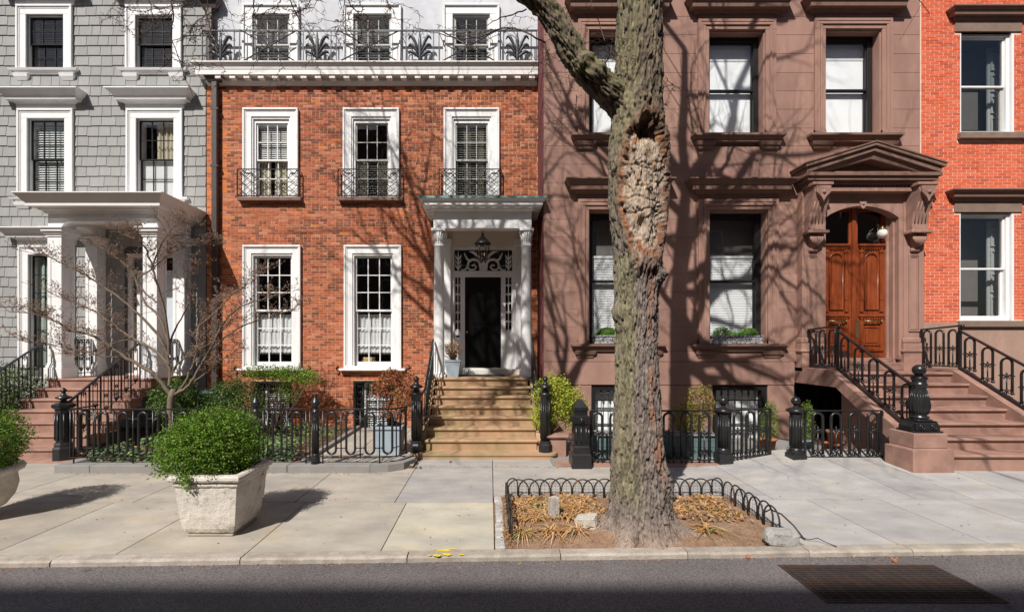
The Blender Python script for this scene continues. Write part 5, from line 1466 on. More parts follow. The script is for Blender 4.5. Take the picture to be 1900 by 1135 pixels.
for k, o in oo.items():
    x0, x1, z0, z1 = o
    mb = MB(); mb.frame(x0, x1, z0, z1, .06, .12, .035, .06, D + .06, D + .22, .006); mb.box(x0 - .001, x0 + .03, D + .0, D + .07, z0, z1); mb.box(x1 - .06, x1 + .001, D + .0, D + .07, z0, z1)
    wn = part('window', mb, M['white'], oh)
    zm = z0 + (z1 - z0) * .485
    panes(wn, x0 + .05, x1 - .12, zm - .02, z1 - .06, D + .10, 1, 1, M['white'], M['darkglass'] if k == 'U' else M['glass'], 'upper_sash', st=.045)
    panes(wn, x0 + .05, x1 - .12, z0 + .035, zm + .03, D + .145, 1, 1, M['greysash'] if k == 'U' else M['white'], M['glass'], 'lower_sash', st=.05, bot=.09)
    mb = MB(); sx = x0 + (x1 - x0) * .62 + .3
    mb.box(sx, sx + .6, D + .4, D + .43, z0, z1 - .1)
    nP = 4
    for q in range(nP):
        c0 = z0 + .15 + q * (z1 - z0 - .3) / nP; mb.frame(sx + .06, sx + .32, c0, c0 + (z1 - z0 - .3) / nP - .1, .03, .03, .03, .03, D + .37, D + .4); 
    part('inner_shutter', mb, M['dimshutter'], wn)
    backing(wn, x0 + .1, x1 + .8, z0, z1, D + .8, M['darkslat'], 'reflection_sheet')  # added grey sheet behind the panes, imitates the grey of reflecting glass
    part('lintel', MB().box(x0 - .13, x1 + .17, D - .03, D + .08, z1, z1 + .255, .008), M['lintel'], wn)
    m2 = MB(); a, b = x0 - .12, x1 + .16; zt = z1 + .255
    m2.tier(a, b, D, zt, zt + .08, .05, .08); m2.tier(a, b, D, zt + .08, zt + .17, .14, .16); m2.tier(a, b, D, zt + .17, zt + .22, .18, .22); m2.box(a - .23, b + .23, D - .23, D + .02, zt + .22, zt + .25)
    part('hood', m2, M['trimbrown'], wn)
    part('sill', MB().box(x0 - .07, x1 + .2, D - .1, D + .2, z0 - .155, z0, .012), M['lintel'], wn)
# ================================================================== IRON FENCES
FD = 8.05; CZ = .13
cp = part('garden_coping', MB().box(-7.62, -7.0, 7.9, 8.2, -.05, CZ, .008), M['greykerb'], label='low grey stone kerb under the front garden fence', cat='coping')
xs = [-7.0, -5.2, -3.55, -2.1]
for a, b in zip(xs[:-1], xs[1:]): part('coping_stone', MB().box(a + .004, b - .004, 7.9, 8.2, -.05, CZ, .008), M['greykerb'], cp)
cin = [(-2.1, 8.2), (-1.86, 8.24), (-1.7, 8.36), (-1.6, 8.52), (-1.56, 8.75)]; cout = [(-2.1, 7.9), (-1.8, 7.95), (-1.55, 8.1), (-1.42, 8.36), (-1.40, 8.42)]
part('coping_stone', MB().prism(cout + cin[::-1], 'xy', -.05, CZ - .002), M['greykerb'], cp)
part('coping_stone', MB().box(-7.62, -7.36, 8.204, 8.62, -.05, CZ - .002, .008), M['greykerb'], cp)

RT, RB, OT, OB = 1.08, .245, 1.05, .275
def oval_panel(t, path, ovals, bars, ties=True):
    """path: list of points (x, y); ovals/bars: distances along it"""
    pv = [Vector((p[0], p[1], 0)) for p in path]
    ln = [0]
    for a, b in zip(pv[:-1], pv[1:]): ln.append(ln[-1] + (b - a).length)
    def at(s):
        s = min(max(s, 0), ln[-1] - 1e-4)
        for i in range(len(pv) - 1):
            if s <= ln[i + 1]:
                k = (s - ln[i]) / (ln[i + 1] - ln[i]); return pv[i].lerp(pv[i + 1], k), (pv[i + 1] - pv[i]).normalized()
        return pv[-1], (pv[-1] - pv[-2]).normalized()
    mb = MB()
    for a, b in zip(pv[:-1], pv[1:]): flat_bar(mb, a + Vector((0, 0, RT)), b + Vector((0, 0, RT)), .04, .022)
    part('top_rail', mb, M['iron'], t)
    mb = MB()
    for a, b in zip(pv[:-1], pv[1:]): flat_bar(mb, a + Vector((0, 0, RB - .02)), b + Vector((0, 0, RB - .02)), .03, .018)
    part('bottom_rail', mb, M['iron'], t)
    for s in ovals:
        c, u = at(s); m2 = MB(); m2.tube(oval_path(c, u, .155, OB + .02, OT - .015, 8), .021, 8, closed=True)
        part('oval_loop', m2, M['iron'], t)
        m2 = MB()
        for z in (.92, .40):
            for sg in (-1, 1):
                p = c + u * sg * .097 + Vector((0, 0, z)); q = c + u * sg * .17 + Vector((0, 0, z)); m2.tube([p, q], .009, 5); m2.ball(c + u * sg * .1 + Vector((0, 0, z)), .016, 5, 4)
        part('tie', m2, M['iron'], t)
    for i, s in enumerate(bars):
        c, u = at(s); z0 = CZ if i % 3 == 0 else RB - .03
        part('bar', MB().tube([c + Vector((0, 0, z0)), c + Vector((0, 0, RT))], .0125, 6), M['iron'], t)
def cone_post(t, x, y):
    mb = MB(); mb.lathe([(.078, 0), (.078, .11), (.066, .125), (.07, .16), (.062, .18)], 12, (x, y, CZ)); mb.lathe([(.058, .18), (.056, .74), (.064, .75), (.064, .78), (.05, .8), (.046, .88), (.07, .905), (.072, .93), (.05, .95), (.038, .985)], 14, (x, y, CZ))
    for k in range(8): a = PI / 4 * k; mb.tube([(x + .057 * math.cos(a), y + .057 * math.sin(a), CZ + .2), (x + .055 * math.cos(a), y + .055 * math.sin(a), CZ + .72)], .008, 4)
    o = part('post', mb, M['iron'], t)
    part('finial', MB().lathe([(.035, .985), (.06, 1.01), (.078, 1.05), (.082, 1.075), (.07, 1.1), (.045, 1.15), (.018, 1.22), (.02, 1.235), (.003, 1.25)], 14, (x, y, CZ)), M['iron'], o)
t = thing('iron_fence', 'black iron fence of oval loops along the ivy bed, behind the big planter', 'fence', (-5.8, FD, CZ))
oval_panel(t, [(-7.47, 8.62), (-7.47, FD), (-4.25, FD)], [.28] + [.57 + .235 + i * .352 for i in range(9)], [.06, .5, .57] + [.57 + .06 + i * .352 for i in range(9)] + [.57 + 3.2])
cone_post(t, -4.17, FD)
t = thing('iron_gate', 'narrow gate with two oval loops between two cone-topped posts', 'gate', (-3.65, FD, CZ))
oval_panel(t, [(-4.06, FD), (-3.2, FD)], [.27, .61], [.02, .1, .44, .78, .85])
t = thing('iron_fence', 'black iron fence curving to the central stoop in front of the paved court', 'fence', (-2.3, FD, CZ))
cone_post(t, -3.11, FD)
oval_panel(t, [(-3.0, FD), (-2.05, FD), (-1.82, 8.09), (-1.66, 8.2), (-1.56, 8.4), (-1.49, 8.85)], [.175, .515, .855, 1.17, 1.5], [.02, .345, .685, 1.025, 1.33, 1.6])

# ---- brownstone area fence
FB = 8.42; BZ = .04
sb = part('area_kerb', MB().box(1.2, 4.55, 8.28, 8.6, -.1, BZ, .006), M['brownstep'], label='low brownstone kerb under the area railings', cat='kerb')
part('kerb_stone', MB().box(4.56, 5.55, 8.28, 8.75, -.1, BZ - .006, .006), M['brownstep'], sb); part('kerb_stone', MB().box(5.56, 7.3, 8.26, 8.6, -.1, .09, .006), M['brownstep'], sb)
def loop_panel(t, p, q, cs, z0=BZ, zt=1.0):
    p = Vector((*p, 0)); q = Vector((*q, 0)); u = (q - p).normalized()
    mb = MB(); flat_bar(mb, p + Vector((0, 0, zt)), q + Vector((0, 0, zt)), .045, .024); part('top_rail', mb, M['iron'], t)
    mb = MB(); flat_bar(mb, p + Vector((0, 0, z0 + .05)), q + Vector((0, 0, z0 + .05)), .03, .02); part('bottom_rail', mb, M['iron'], t)
    for s in (0, 1): c = p.lerp(q, s); part('end_bar', MB().box(c.x - .018, c.x + .018, c.y - .018, c.y + .018, z0, zt), M['iron'], t)
    for s in cs:
        c = p + u * s; m2 = MB(); brown_loop(m2, c, u, z0 + .07, zt - .03, .185, .024, .06, za=z0 + .55, zb_=z0 + .17)
        for sg in (-1, 0, 1): m2.tube([c + u * sg * .0925 + Vector((0, 0, z0)), c + u * sg * .0925 + Vector((0, 0, z0 + .08))], .016, 5)
        part('loop', m2, M['iron'], t)
def ball_post(t, x, y, z0):
    mb = MB(); r4 = 1.414
    mb.lathe([(.125 * r4, 0), (.125 * r4, .19), (.11 * r4, .21)], 4, (x, y, z0), PI / 4, sm=False)
    mb.lathe([(.12, .2), (.125, .24), (.105, .28), (.1, .31)], 16, (x, y, z0)); mb.lathe([(.097, .3), (.095, .9), (.105, .92), (.105, .95)], 16, (x, y, z0))
    for k in range(12): a = PI / 6 * k; mb.tube([(x + .096 * math.cos(a), y + .096 * math.sin(a), z0 + .33), (x + .094 * math.cos(a), y + .094 * math.sin(a), z0 + .88)], .012, 4)
    mb.lathe([(.1, .95), (.16, .985), (.165, 1.01), (.12, 1.035), (.04, 1.06), (.035, 1.1)], 12, (x, y, z0))
    o = part('post', mb, M['iron'], t); part('ball_finial', MB().ball((x, y, z0 + 1.17), .08, 14, 8), M['iron'], o)
t = thing('iron_fence', 'black iron area fence with arched loops crossing behind the big trunk', 'fence', (3, FB, BZ))
mb = MB(); x, y = 1.645, 8.32; r4 = 1.414
for (a, b, c, d) in ((.175, .175, 0, .24), (.175, .15, .24, .27), (.15, .15, .27, .38), (.15, .12, .38, .42), (.135, .12, .42, .78), (.12, .16, .78, .82), (.16, .16, .82, .93), (.16, .1, .93, .97), (.115, .115, .97, 1.04), (.13, .13, 1.04, 1.1), (.13, .03, 1.1, 1.24)):
    mb.lathe([(a * r4, c), (b * r4, d)], 4, (x, y, .0), PI / 4, sm=False)
for dx in (-.09, 0, .09): mb.tube([(x + dx, y - .13, .46), (x + dx, y - .125, .74)], .022, 5)
mb.ball((x, y - .17, .88), .045, 8, 5)
o = part('gate_pier', mb, M['iron'], t)
loop_panel(t, (1.86, FB), (4.2, FB), [.13 + .331 * i for i in range(7)])
ball_post(t, 4.33, FB, BZ - .02)
t = thing('iron_gate', 'ajar iron gate with three arched loops between ball-topped posts', 'gate', (4.9, FB, BZ))
loop_panel(t, (4.47, FB + .02), (5.36, 8.68), [.17, .46, .75], z0=BZ + .03)
t = thing('iron_fence', 'short iron fence panel with four arched loops next to the right stoop', 'fence', (6.5, FB, BZ))
ball_post(t, 5.68, FB, BZ - .02)
loop_panel(t, (5.85, FB), (7.28, FB), [.24 + .34 * i for i in range(4)], z0=.09)

# ---- hoop fence round the tree pit
t = thing('hoop_fence', 'low black wire-hoop fence around the tree pit', 'fence', (1.8, 6.67, 0))
def hoop(c, u, w_, h_, m_=None):
    part('hoop', MB().tube(arch_path(c, u, w_, -.03, h_, 10), .0105, 6), m_ or M['ironrust'], t)
sp = .1585
n = 20
for i in range(-1, n):
    x = .25 + sp * i
    a, b = max(.25, x + .008), min(3.42, x + 2 * sp - .008)
    if b - a < .1: continue
    hoop(((a + b) / 2, 6.67 + (.012 if i % 2 else -.012)), (1, 0, 0), b - a, .265 + random.uniform(-.012, .01))
for i in range(9):
    y0 = 6.6 - i * sp - .0; 
    if y0 - 2 * sp < 5.1: break
    hoop((.235 + (.012 if i % 2 else -.012), y0 - sp), (0, 1, 0), 2 * sp - .016, .27)
for i in range(7):
    y0 = 6.65 - i * sp
    hoop((3.43 + i * .004 + (.012 if i % 2 else -.012), y0 - sp), (0, 1, 0), 2 * sp - .016, .265)
part('bent_hoop', MB().tube([(3.44, 5.66, .15), (3.46, 5.6, .2), (3.5, 5.45, .2), (3.55, 5.3, .12), (3.6, 5.18, .0)], .009, 6), M['ironrust'], t)
part('bent_hoop', MB().tube([(3.47, 5.7, .02), (3.5, 5.5, .04), (3.56, 5.3, .015), (3.62, 5.15, .02), (3.7, 5.12, .05), (3.75, 5.05, .03), (3.82, 4.99, .01)], .005, 6), M['ironrust'], t)
mb = MB()
for (p, q) in (((.25, 6.67), (3.42, 6.67)), ((3.43, 6.67), (3.45, 5.7)), ((.235, 6.6), (.235, 5.2))):
    p = Vector((*p, 0)); q = Vector((*q, 0)); L_ = (q - p).length; k = 0
    for z in (.02, .065, .11, .155, .2):
        pts = [p.lerp(q, i / 24) + Vector((0, .01 * noise.noise(Vector((i, z * 30, 1))), z + .012 * noise.noise(Vector((i * .6, z * 50, 5))))) for i in range(25)]; mb.tube(pts, .0018, 3)
    s = 0
    while s < L_:
        c = p.lerp(q, s / L_); mb.tube([c + Vector((0, 0, 0)), c + Vector((random.uniform(-.015, .015), 0, .12)), c + Vector((random.uniform(-.02, .02), 0, .23))], .0018, 3); s += .055
part('wire_mesh', mb, M['wire'], t, kind='stuff')
# ================================================================== PLANTS AND POTS
def jig(c, k=.18):
    j = 1 + random.uniform(-k, k); return (c[0] * j * random.uniform(.93, 1.07), c[1] * j, c[2] * j * random.uniform(.9, 1.1))
def leafq(mb, p, nrm, s, w_, col, fold=.0):
    nrm = Vector(nrm)
    if nrm.length < 1e-6: nrm = Vector((0, 0, 1))
    nrm.normalize(); a = nrm.orthogonal().normalized(); a.rotate(Matrix.Rotation(random.uniform(0, 2 * PI), 3, nrm)); b = nrm.cross(a)
    p = Vector(p)
    mb.add([p - a * s * .5, p - b * w_ * .5 + a * s * .05, p + a * s * .5, p + b * w_ * .5 + a * s * .05], [(0, 1, 2, 3)], col)
def leaf_cloud(mb, blobs, n, s, pal, shell=.55, out=.6, bump=.14, bf=5.0, seed=0.0, asp=.6, up=.25, gap=-2.0):
    tot = sum(b[3] for b in blobs); cnt = 0; tries = 0
    while cnt < n and tries < n * 4:
        tries += 1
        q = random.random() * tot
        for (c, rd, zs, wgt) in blobs:
            q -= wgt
            if q <= 0: break
        d = Vector((random.gauss(0, 1), random.gauss(0, 1), random.gauss(0, 1))).normalized()
        nz_ = noise.noise(d * bf * .5 + Vector((seed, c[0], c[1]))) + .6 * noise.noise(d * bf * 1.3 + Vector((seed, 3, c[2])))
        if nz_ < gap: continue
        r_ = (shell + (1 - shell) * random.random() ** .6) * (1 + bump * nz_)
        p = Vector(c) + Vector((d.x * rd[0], d.y * rd[1], d.z * rd[2])) * r_
        if p.z < zs: continue
        nr = d * out + Vector((random.uniform(-1, 1), random.uniform(-1, 1), random.uniform(-1, 1))) * (1 - out) * 1.4 + Vector((0, 0, up))
        k = random.uniform(.7, 1.3)
        ci = noise.noise(p * 5.5 + Vector((seed, 0, 0)))
        leafq(mb, p, nr, s * k, s * k * asp, jig(random.choice(pal), .2 + .25 * abs(ci)) if ci < .12 else jig(max(random.choice(pal), random.choice(pal)), .2))
        cnt += 1
    return mb
def stems(mb, base, tips, r=.012, wob=.08, tint=None):
    for tpt in tips:
        b = Vector(base) + Vector((random.uniform(-.05, .05), random.uniform(-.05, .05), 0)); e = Vector(tpt)
        m_ = b.lerp(e, .5) + Vector((random.uniform(-wob, wob), random.uniform(-wob, wob), random.uniform(0, wob)))
        mb.tube([b, b.lerp(m_, .6), m_, m_.lerp(e, .6), e], [r, r * .85, r * .7, r * .5, r * .25], 5, tint=tint)
BOX = [(.09, .185, .017), (.12, .23, .022), (.06, .13, .013), (.16, .28, .03), (.042, .092, .011), (.075, .155, .016), (.095, .19, .02), (.17, .2, .045)]

# --- big square stone planter with clipped boxwood
def square_planter(cx, cy, z0):
    def ring(h_, z, n=10, rough=.006):
        pts = []
        cn = [(-h_, -h_), (h_, -h_), (h_, h_), (-h_, h_)]
        for k in range(4):
            a, b = cn[k], cn[(k + 1) % 4]
            for i in range(n):
                u = i / n; x = a[0] + (b[0] - a[0]) * u; y = a[1] + (b[1] - a[1]) * u
                d = noise.noise(Vector((x * 6 + 3, y * 6, z * 6))) * rough + noise.noise(Vector((x * 22, y * 22 + 5, z * 22))) * rough * .7
                if i == 0: d -= .006
                f = 1 + d / h_
                pts.append((cx + x * f, cy + y * f, z0 + z + noise.noise(Vector((x * 9, y * 9, z * 3))) * rough * .4))
        return pts
    def loft(prof, rough=.006, cap=True):
        mb = MB(); vs = []; m = 40
        for h_, z in prof: vs += ring(h_, z, 10, rough)
        fs = [(i * m + k, i * m + (k + 1) % m, (i + 1) * m + (k + 1) % m, (i + 1) * m + k) for i in range(len(prof) - 1) for k in range(m)]
        mb.add(vs, fs, sm=False)
        return mb
    body = [(.255, .035), (.285, .055), (.305, .10), (.318, .17), (.328, .25), (.336, .33), (.343, .41), (.35, .49), (.355, .56), (.358, .60), (.375, .61), (.38, .63), (.375, .65), (.36, .655)]
    return loft(body), loft([(.362, .655), (.4, .665), (.414, .69), (.41, .72), (.39, .735), (.33, .737), (.325, .70)], .005), MB().box(cx - .27, cx + .27, cy - .27, cy + .27, z0, z0 + .036, .01)
t = thing('stone_planter', 'big square weathered stone planter on the pavement holding a round boxwood', 'planter', (-3.29, 5.58, 0))
b_, r_, f_ = square_planter(-3.27, 5.55, 0)
part('body', b_, M['stonepot'], t); part('rim', r_, M['stonepot'], t); part('foot', f_, M['terracotta'] if False else M['kerb'], t)
part('soil', MB().box(-3.6, -2.94, 5.22, 5.88, .66, .70), M['bedsoil'], t)
t = thing('boxwood', 'large rounded boxwood bush growing in the square stone planter', 'bush', (-3.4, 5.6, .7))
blobs = [((-3.45, 5.57, .97), (.55, .52, .48), .70, 5), ((-3.72, 5.5, .90), (.30, .36, .32), .70, 1.2), ((-3.18, 5.6, 1.0), (.33, .38, .38), .70, 1.5), ((-3.3, 5.6, 1.16), (.36, .38, .30), .70, 1.2), ((-3.55, 5.45, 1.14), (.26, .26, .24), .70, .6)]
part('foliage', leaf_cloud(MB(), blobs, 34000, .025, BOX, .55, .35, .34, 11, 1.0, .62), M['leaf'], t)
part('trailing_sprig', leaf_cloud(MB(), [((-3.43, 5.13, .68), (.06, .05, .12), .5, 1), ((-3.5, 5.13, .72), (.1, .05, .08), .5, 1)], 260, .026, [(.14, .24, .04), (.18, .28, .05)], .1, .3, .1), M['leaf'], t)
mb = MB(); stems(mb, (-3.4, 5.58, .7), [(-3.4 + random.uniform(-.5, .5), 5.58 + random.uniform(-.4, .4), random.uniform(.9, 1.3)) for _ in range(24)], .014); part('stem', mb, M['dogtwig'], t)
# --- round urn at the left edge
t = thing('stone_urn', 'round stone urn cut off by the left picture edge', 'planter', (-6.57, 5.8, 0))
part('bowl', MB().lathe([(.16, 0), (.2, .03), (.19, .07), (.17, .1), (.26, .16), (.34, .28), (.375, .42), (.36, .54), (.37, .57), (.43, .6), (.445, .64), (.42, .67), (.34, .67), (.33, .6)], 40, (-6.57, 5.8, 0)), M['stonepot'], t)
part('soil', MB().lathe([(.002, .6), (.34, .6), (.34, .63), (.002, .64)], 20, (-6.57, 5.8, 0)), M['bedsoil'], t)
t = thing('boxwood', 'rounded boxwood bush in the urn at the left edge', 'bush', (-6.5, 5.8, .65))
part('foliage', leaf_cloud(MB(), [((-6.6, 5.8, .99), (.52, .53, .43), .58, 4), ((-6.44, 5.75, .85), (.34, .38, .3), .55, 1)], 20000, .025, BOX, .6, .4, .26, 9, 4.0, .62), M['leaf'], t)

# --- window boxes planting
for (tt, a, b, yb, zz), sd_ in zip(WB, (2.0, 7.0)):
    mb = MB(); c = (a + b) / 2; q = (b - a)
    lab = ('green cushion plants in the window box ' + ('behind the trunk' if sd_ < 5 else 'right of the trunk'))
    pl = thing('window_box_plants', lab, 'plants', (c, yb, zz))
    G = [(.10, .2, .03), (.13, .24, .04), (.07, .15, .025)]
    bl = [((a + q * .22, yb, zz + .01), (q * .2, .13, .2), zz - .02, 2)]
    if sd_ > 5: bl += [((a + q * .78, yb, zz + .01), (q * .19, .13, .18), zz - .02, 2)]
    else: bl = [((c, yb, zz + .01), (q * .4, .13, .19), zz - .02, 3)]
    part('cushion', leaf_cloud(mb, bl, 6500, .026, G, .5, .5, .15, 6, sd_, .4), M['leaf'], pl)
    m2 = MB()
    for k in range(60):
        x = c + random.uniform(-.12, .12) * (1 if sd_ > 5 else 2.4); p = Vector((x, yb + random.uniform(-.06, .06), zz - .01)); e = p + Vector((random.uniform(-.07, .07), random.uniform(-.05, .05), random.uniform(.08, .16)))
        m2.tube([p, p.lerp(e, .5) + Vector((0, 0, .02)), e], [.005, .005, .001], 3, tint=jig((.13, .3, .05)))
    part('grass_tuft', m2, M['leaf'], pl)

# --- shrubs in the front gardens
def shrub(name, label, base, blobs, n, s, pal, nst=14, shell=.35, gap=-2, m_='leaf', rst=.012, asp=.6, bump=.25, **kw):
    t = thing(name, label, 'shrub', base)
    mb = MB(); tips = []
    for _ in range(nst):
        c, rd, zs, _w = random.choice(blobs); d = Vector((random.uniform(-.8, .8), random.uniform(-.8, .8), random.uniform(-.3, .8))); tips.append((c[0] + rd[0] * d.x, c[1] + rd[1] * d.y, c[2] + rd[2] * d.z))
    stems(mb, base, tips, rst); part('stems', mb, M['dogtwig'], t)
    part('foliage', leaf_cloud(MB(), blobs, n, s, pal, shell, .4, bump, 6, random.uniform(0, 50), asp, gap=gap, **kw), M[m_], t)
    return t
DG = [(.05, .095, .022), (.07, .125, .03), (.035, .07, .018), (.1, .16, .04), (.13, .19, .06)]
shrub('evergreen_shrub', 'dark evergreen shrub right of the dogwood trunk behind the fence', (-5.2, 9.9, .05), [((-5.5, 9.9, .95), (.6, .45, .55), .1, 3), ((-5.9, 10.1, 1.0), (.4, .4, .5), .1, 2)], 9000, .04, DG, shell=.45)
shrub('evergreen_shrub', 'dark evergreen shrub left of the dogwood trunk beside the stoop', (-6.85, 9.7, .05), [((-6.75, 9.7, 1.05), (.5, .45, .5), .1, 3), ((-6.4, 9.8, .75), (.4, .4, .5), .1, 2)], 8000, .045, DG, shell=.45)
shrub('evergreen_shrub', 'clipped dark shrub under the left railing of the porch stoop', (-11.4, 10.2, .05), [((-11.2, 10.3, 1.1), (.9, .7, .75), .1, 3), ((-10.9, 9.9, .9), (.55, .5, .6), .1, 1.5)], 15000, .04, DG, shell=.5)
shrub('leafy_shrub', 'bright green shrub with bare stems against the red brick wall', (-5.35, 11.4, .05), [((-5.6, 11.3, 1.55), (.55, .3, .22), .9, 2), ((-4.95, 11.25, 1.5), (.6, .3, .24), .9, 3), ((-4.5, 11.2, 1.4), (.3, .28, .2), .9, 1.2), ((-5.05, 11.3, 1.05), (.35, .3, .3), .3, .8)], 5200, .04, [(.15, .26, .03), (.19, .3, .04), (.11, .2, .03), (.24, .33, .06)], nst=26, rst=.014, gap=-.35)
shrub('sparse_shrub', 'thin twiggy shrub beside the downspout', (-6.3, 11.4, .05), [((-6.25, 11.4, 1.5), (.35, .25, .3), .9, 2), ((-6.1, 11.4, 1.0), (.3, .25, .4), .3, 1)], 700, .035, [(.15, .24, .05), (.3, .18, .08)], nst=12, gap=-.2)
RUST = [(.36, .115, .05), (.42, .15, .075), (.30, .09, .04), (.40, .18, .09)]
t = thing('square_planter', 'blue-grey square planter with a rust red shrub left of the central stoop', 'planter', (-2.05, 9.3, .05))
mb = MB(); px_, py_, pz_ = -2.05, 9.25, .05; r4 = 1.414
mb.lathe([(.22 * r4, 0), (.27 * r4, .46), (.27 * r4, .5), (.3 * r4, .51), (.3 * r4, .56), (.25 * r4, .565), (.25 * r4, .5)], 4, (px_, py_, pz_), PI / 4, sm=False)
part('pot', mb, M['zinc'], t); part('soil', MB().box(px_ - .25, px_ + .25, py_ - .25, py_ + .25, pz_ + .48, pz_ + .5), M['bedsoil'], t)
shrub('rust_shrub', 'rust red shrub in the blue-grey planter', (-2.05, 9.25, .55), [((-2.2, 9.25, 1.35), (.25, .22, .22), .6, 2), ((-1.8, 9.25, 1.2), (.35, .25, .25), .5, 2), ((-2.0, 9.2, 1.55), (.25, .22, .22), .6, 1.6), ((-1.9, 9.2, .9), (.35, .25, .2), .5, 1.2), ((-1.65, 9.3, 1.4), (.2, .2, .3), .6, 1)], 4600, .042, RUST + RUST + [(.16, .24, .05)], nst=30, gap=-.3, m_='dryleaf')
YG = [(.27, .33, .03), (.33, .38, .04), (.2, .28, .03), (.38, .36, .06)]
bed = part('planting_bed', MB().box(1.12, 1.5, 8.95, 10.3, -.1, .40, .01).box(1.08, 1.54, 8.9, 10.3, .40, .45, .01), M['brownstep'], label='low brownstone planting bed right of the central stoop', cat='planting bed')
shrub('yellow_shrub', 'bright yellow-green shrub right of the central stoop', (1.2, 9.2, .45), [((1.3, 9.3, 1.15), (.45, .4, .5), .45, 3), ((1.65, 9.3, .95), (.35, .35, .45), .45, 2), ((1.1, 9.3, .75), (.3, .3, .3), .45, 1)], 8500, .04, YG, shell=.4, nst=18, gap=-.5)
shrub('reddish_shrub', 'reddish green shrub behind the area fence right of the trunk', (4.1, 9.2, .05), [((4.25, 9.2, 1.05), (.3, .3, .4), .2, 2), ((4.0, 9.2, .75), (.35, .3, .35), .1, 2), ((4.15, 9.2, .4), (.4, .3, .3), .05, 1.3)], 5500, .038, [(.15, .15, .03), (.2, .2, .04), (.28, .12, .04), (.1, .13, .03), (.24, .22, .05)], shell=.4)
for (x, y, lab, hh) in ((5.75, 9.4, 'small potted conifer behind the ball-topped post right of the ajar gate', .75), (6.35, 9.2, 'potted conifer behind the short fence panel under the stoop', .8)):
    t = thing('potted_conifer', lab, 'potted plant', (x, y, .02))
    part('pot', MB().lathe([(.12, 0), (.16, .24), (.18, .25), (.18, .29), (.14, .29)], 14, (x, y, .02)), M['zinc'] if x > 6 else M['terracotta'], t)
    part('foliage', leaf_cloud(MB(), [((x, y, .55), (.22, .2, hh * .5), .28, 2), ((x + .08, y, .85), (.14, .14, .25), .3, 1)], 2600, .045, [(.12, .18, .04), (.16, .24, .05), (.09, .13, .03)], .3, .3, .3, 6, x, .22), M['leaf'], t)
for k, (x, y, z) in enumerate(((6.85, 9.1, .02), (7.0, 9.2, .02), (6.93, 9.12, .26))):
    part('terracotta_pot', MB().lathe([(.09, 0), (.13, .2), (.15, .21), (.15, .25), (.12, .25), (.1, .05)], 14, (x, y, z)), M['terracotta'], label=['terracotta pot on the ground behind the short fence panel, left of its pair', 'terracotta pot on the ground behind the short fence panel, right of its pair', 'terracotta pot stacked on two others behind the short fence panel'][k], cat='pot')
# --- dry plant in a pot on the landing
t = thing('tall_pot', 'tapered blue-grey pot with a dry plant at the top of the central stoop', 'pot', (-.9, 11.1, LZB))
px_, py_ = -.92, 11.15
part('pot', MB().lathe([(.13 * r4, 0), (.185 * r4, .37), (.2 * r4, .375), (.2 * r4, .41), (.17 * r4, .412), (.165 * r4, .36)], 4, (px_, py_, LZB), PI / 4, sm=False), M['zinc'], t)
mb = MB(); tips = [(px_ + random.gauss(0, .15), py_ + random.gauss(0, .13), LZB + random.uniform(.6, .88)) for _ in range(60)]; stems(mb, (px_, py_, LZB + .38), tips, .007, .06)
part('stems', mb, M['dogtwig'], t)
part('foliage', leaf_cloud(MB(), [((px_, py_, LZB + .68), (.23, .2, .2), LZB + .4, 1)], 900, .03, [(.45, .24, .07), (.5, .3, .1), (.36, .18, .06)], .4, .3, .25, 6, 3), M['dryleaf'], t)
# glass jars by the pot
# --- trash bin
t = thing('wheelie_bin', 'dark green lidded bin against the brick wall by the downspout', 'bin', (-6.0, 10.7, .05))
bx_, by_ = PX(405, 10.7), 10.7
part('body', MB().lathe([(.2 * r4, 0), (.27 * r4, 1.0), (.29 * r4, 1.02)], 4, (bx_, by_, .05), PI / 4, sm=False), M['bin'], t)
part('lid', MB().lathe([(.31 * r4, 1.02), (.31 * r4, 1.07), (.27 * r4, 1.12), (.1, 1.17)], 4, (bx_, by_, .05), PI / 4, sm=False), M['bin'], t)
part('handle', MB().tube([(bx_ + .3, by_ - .2, 1.02), (bx_ + .36, by_ - .2, 1.0), (bx_ + .36, by_ - .2, .88), (bx_ + .28, by_ - .2, .85)], .015, 6), M['bin'], t)
# --- teal storage boxes behind the area fence
for (a, b, lab) in ((1.95, 2.95, 'teal board storage box left of the trunk behind the area fence'), (3.05, 4.4, 'teal board storage box right of the trunk behind the area fence')):
    t = thing('storage_box', lab, 'box', ((a + b) / 2, 9.0, .02))
    for k in range(4): part('board', MB().box(a, b, 8.78, 8.8, .03 + k * .11, .135 + k * .11, .004), M['teal'], t)
    mb = MB(); mb.box(a + .005, b - .005, 8.802, 9.2, .03, .465); part('carcass', mb, M['teal'], t)
    part('lid', MB().box(a - .03, b + .03, 8.74, 9.24, .47, .5, .006), M['greykerb'], t)

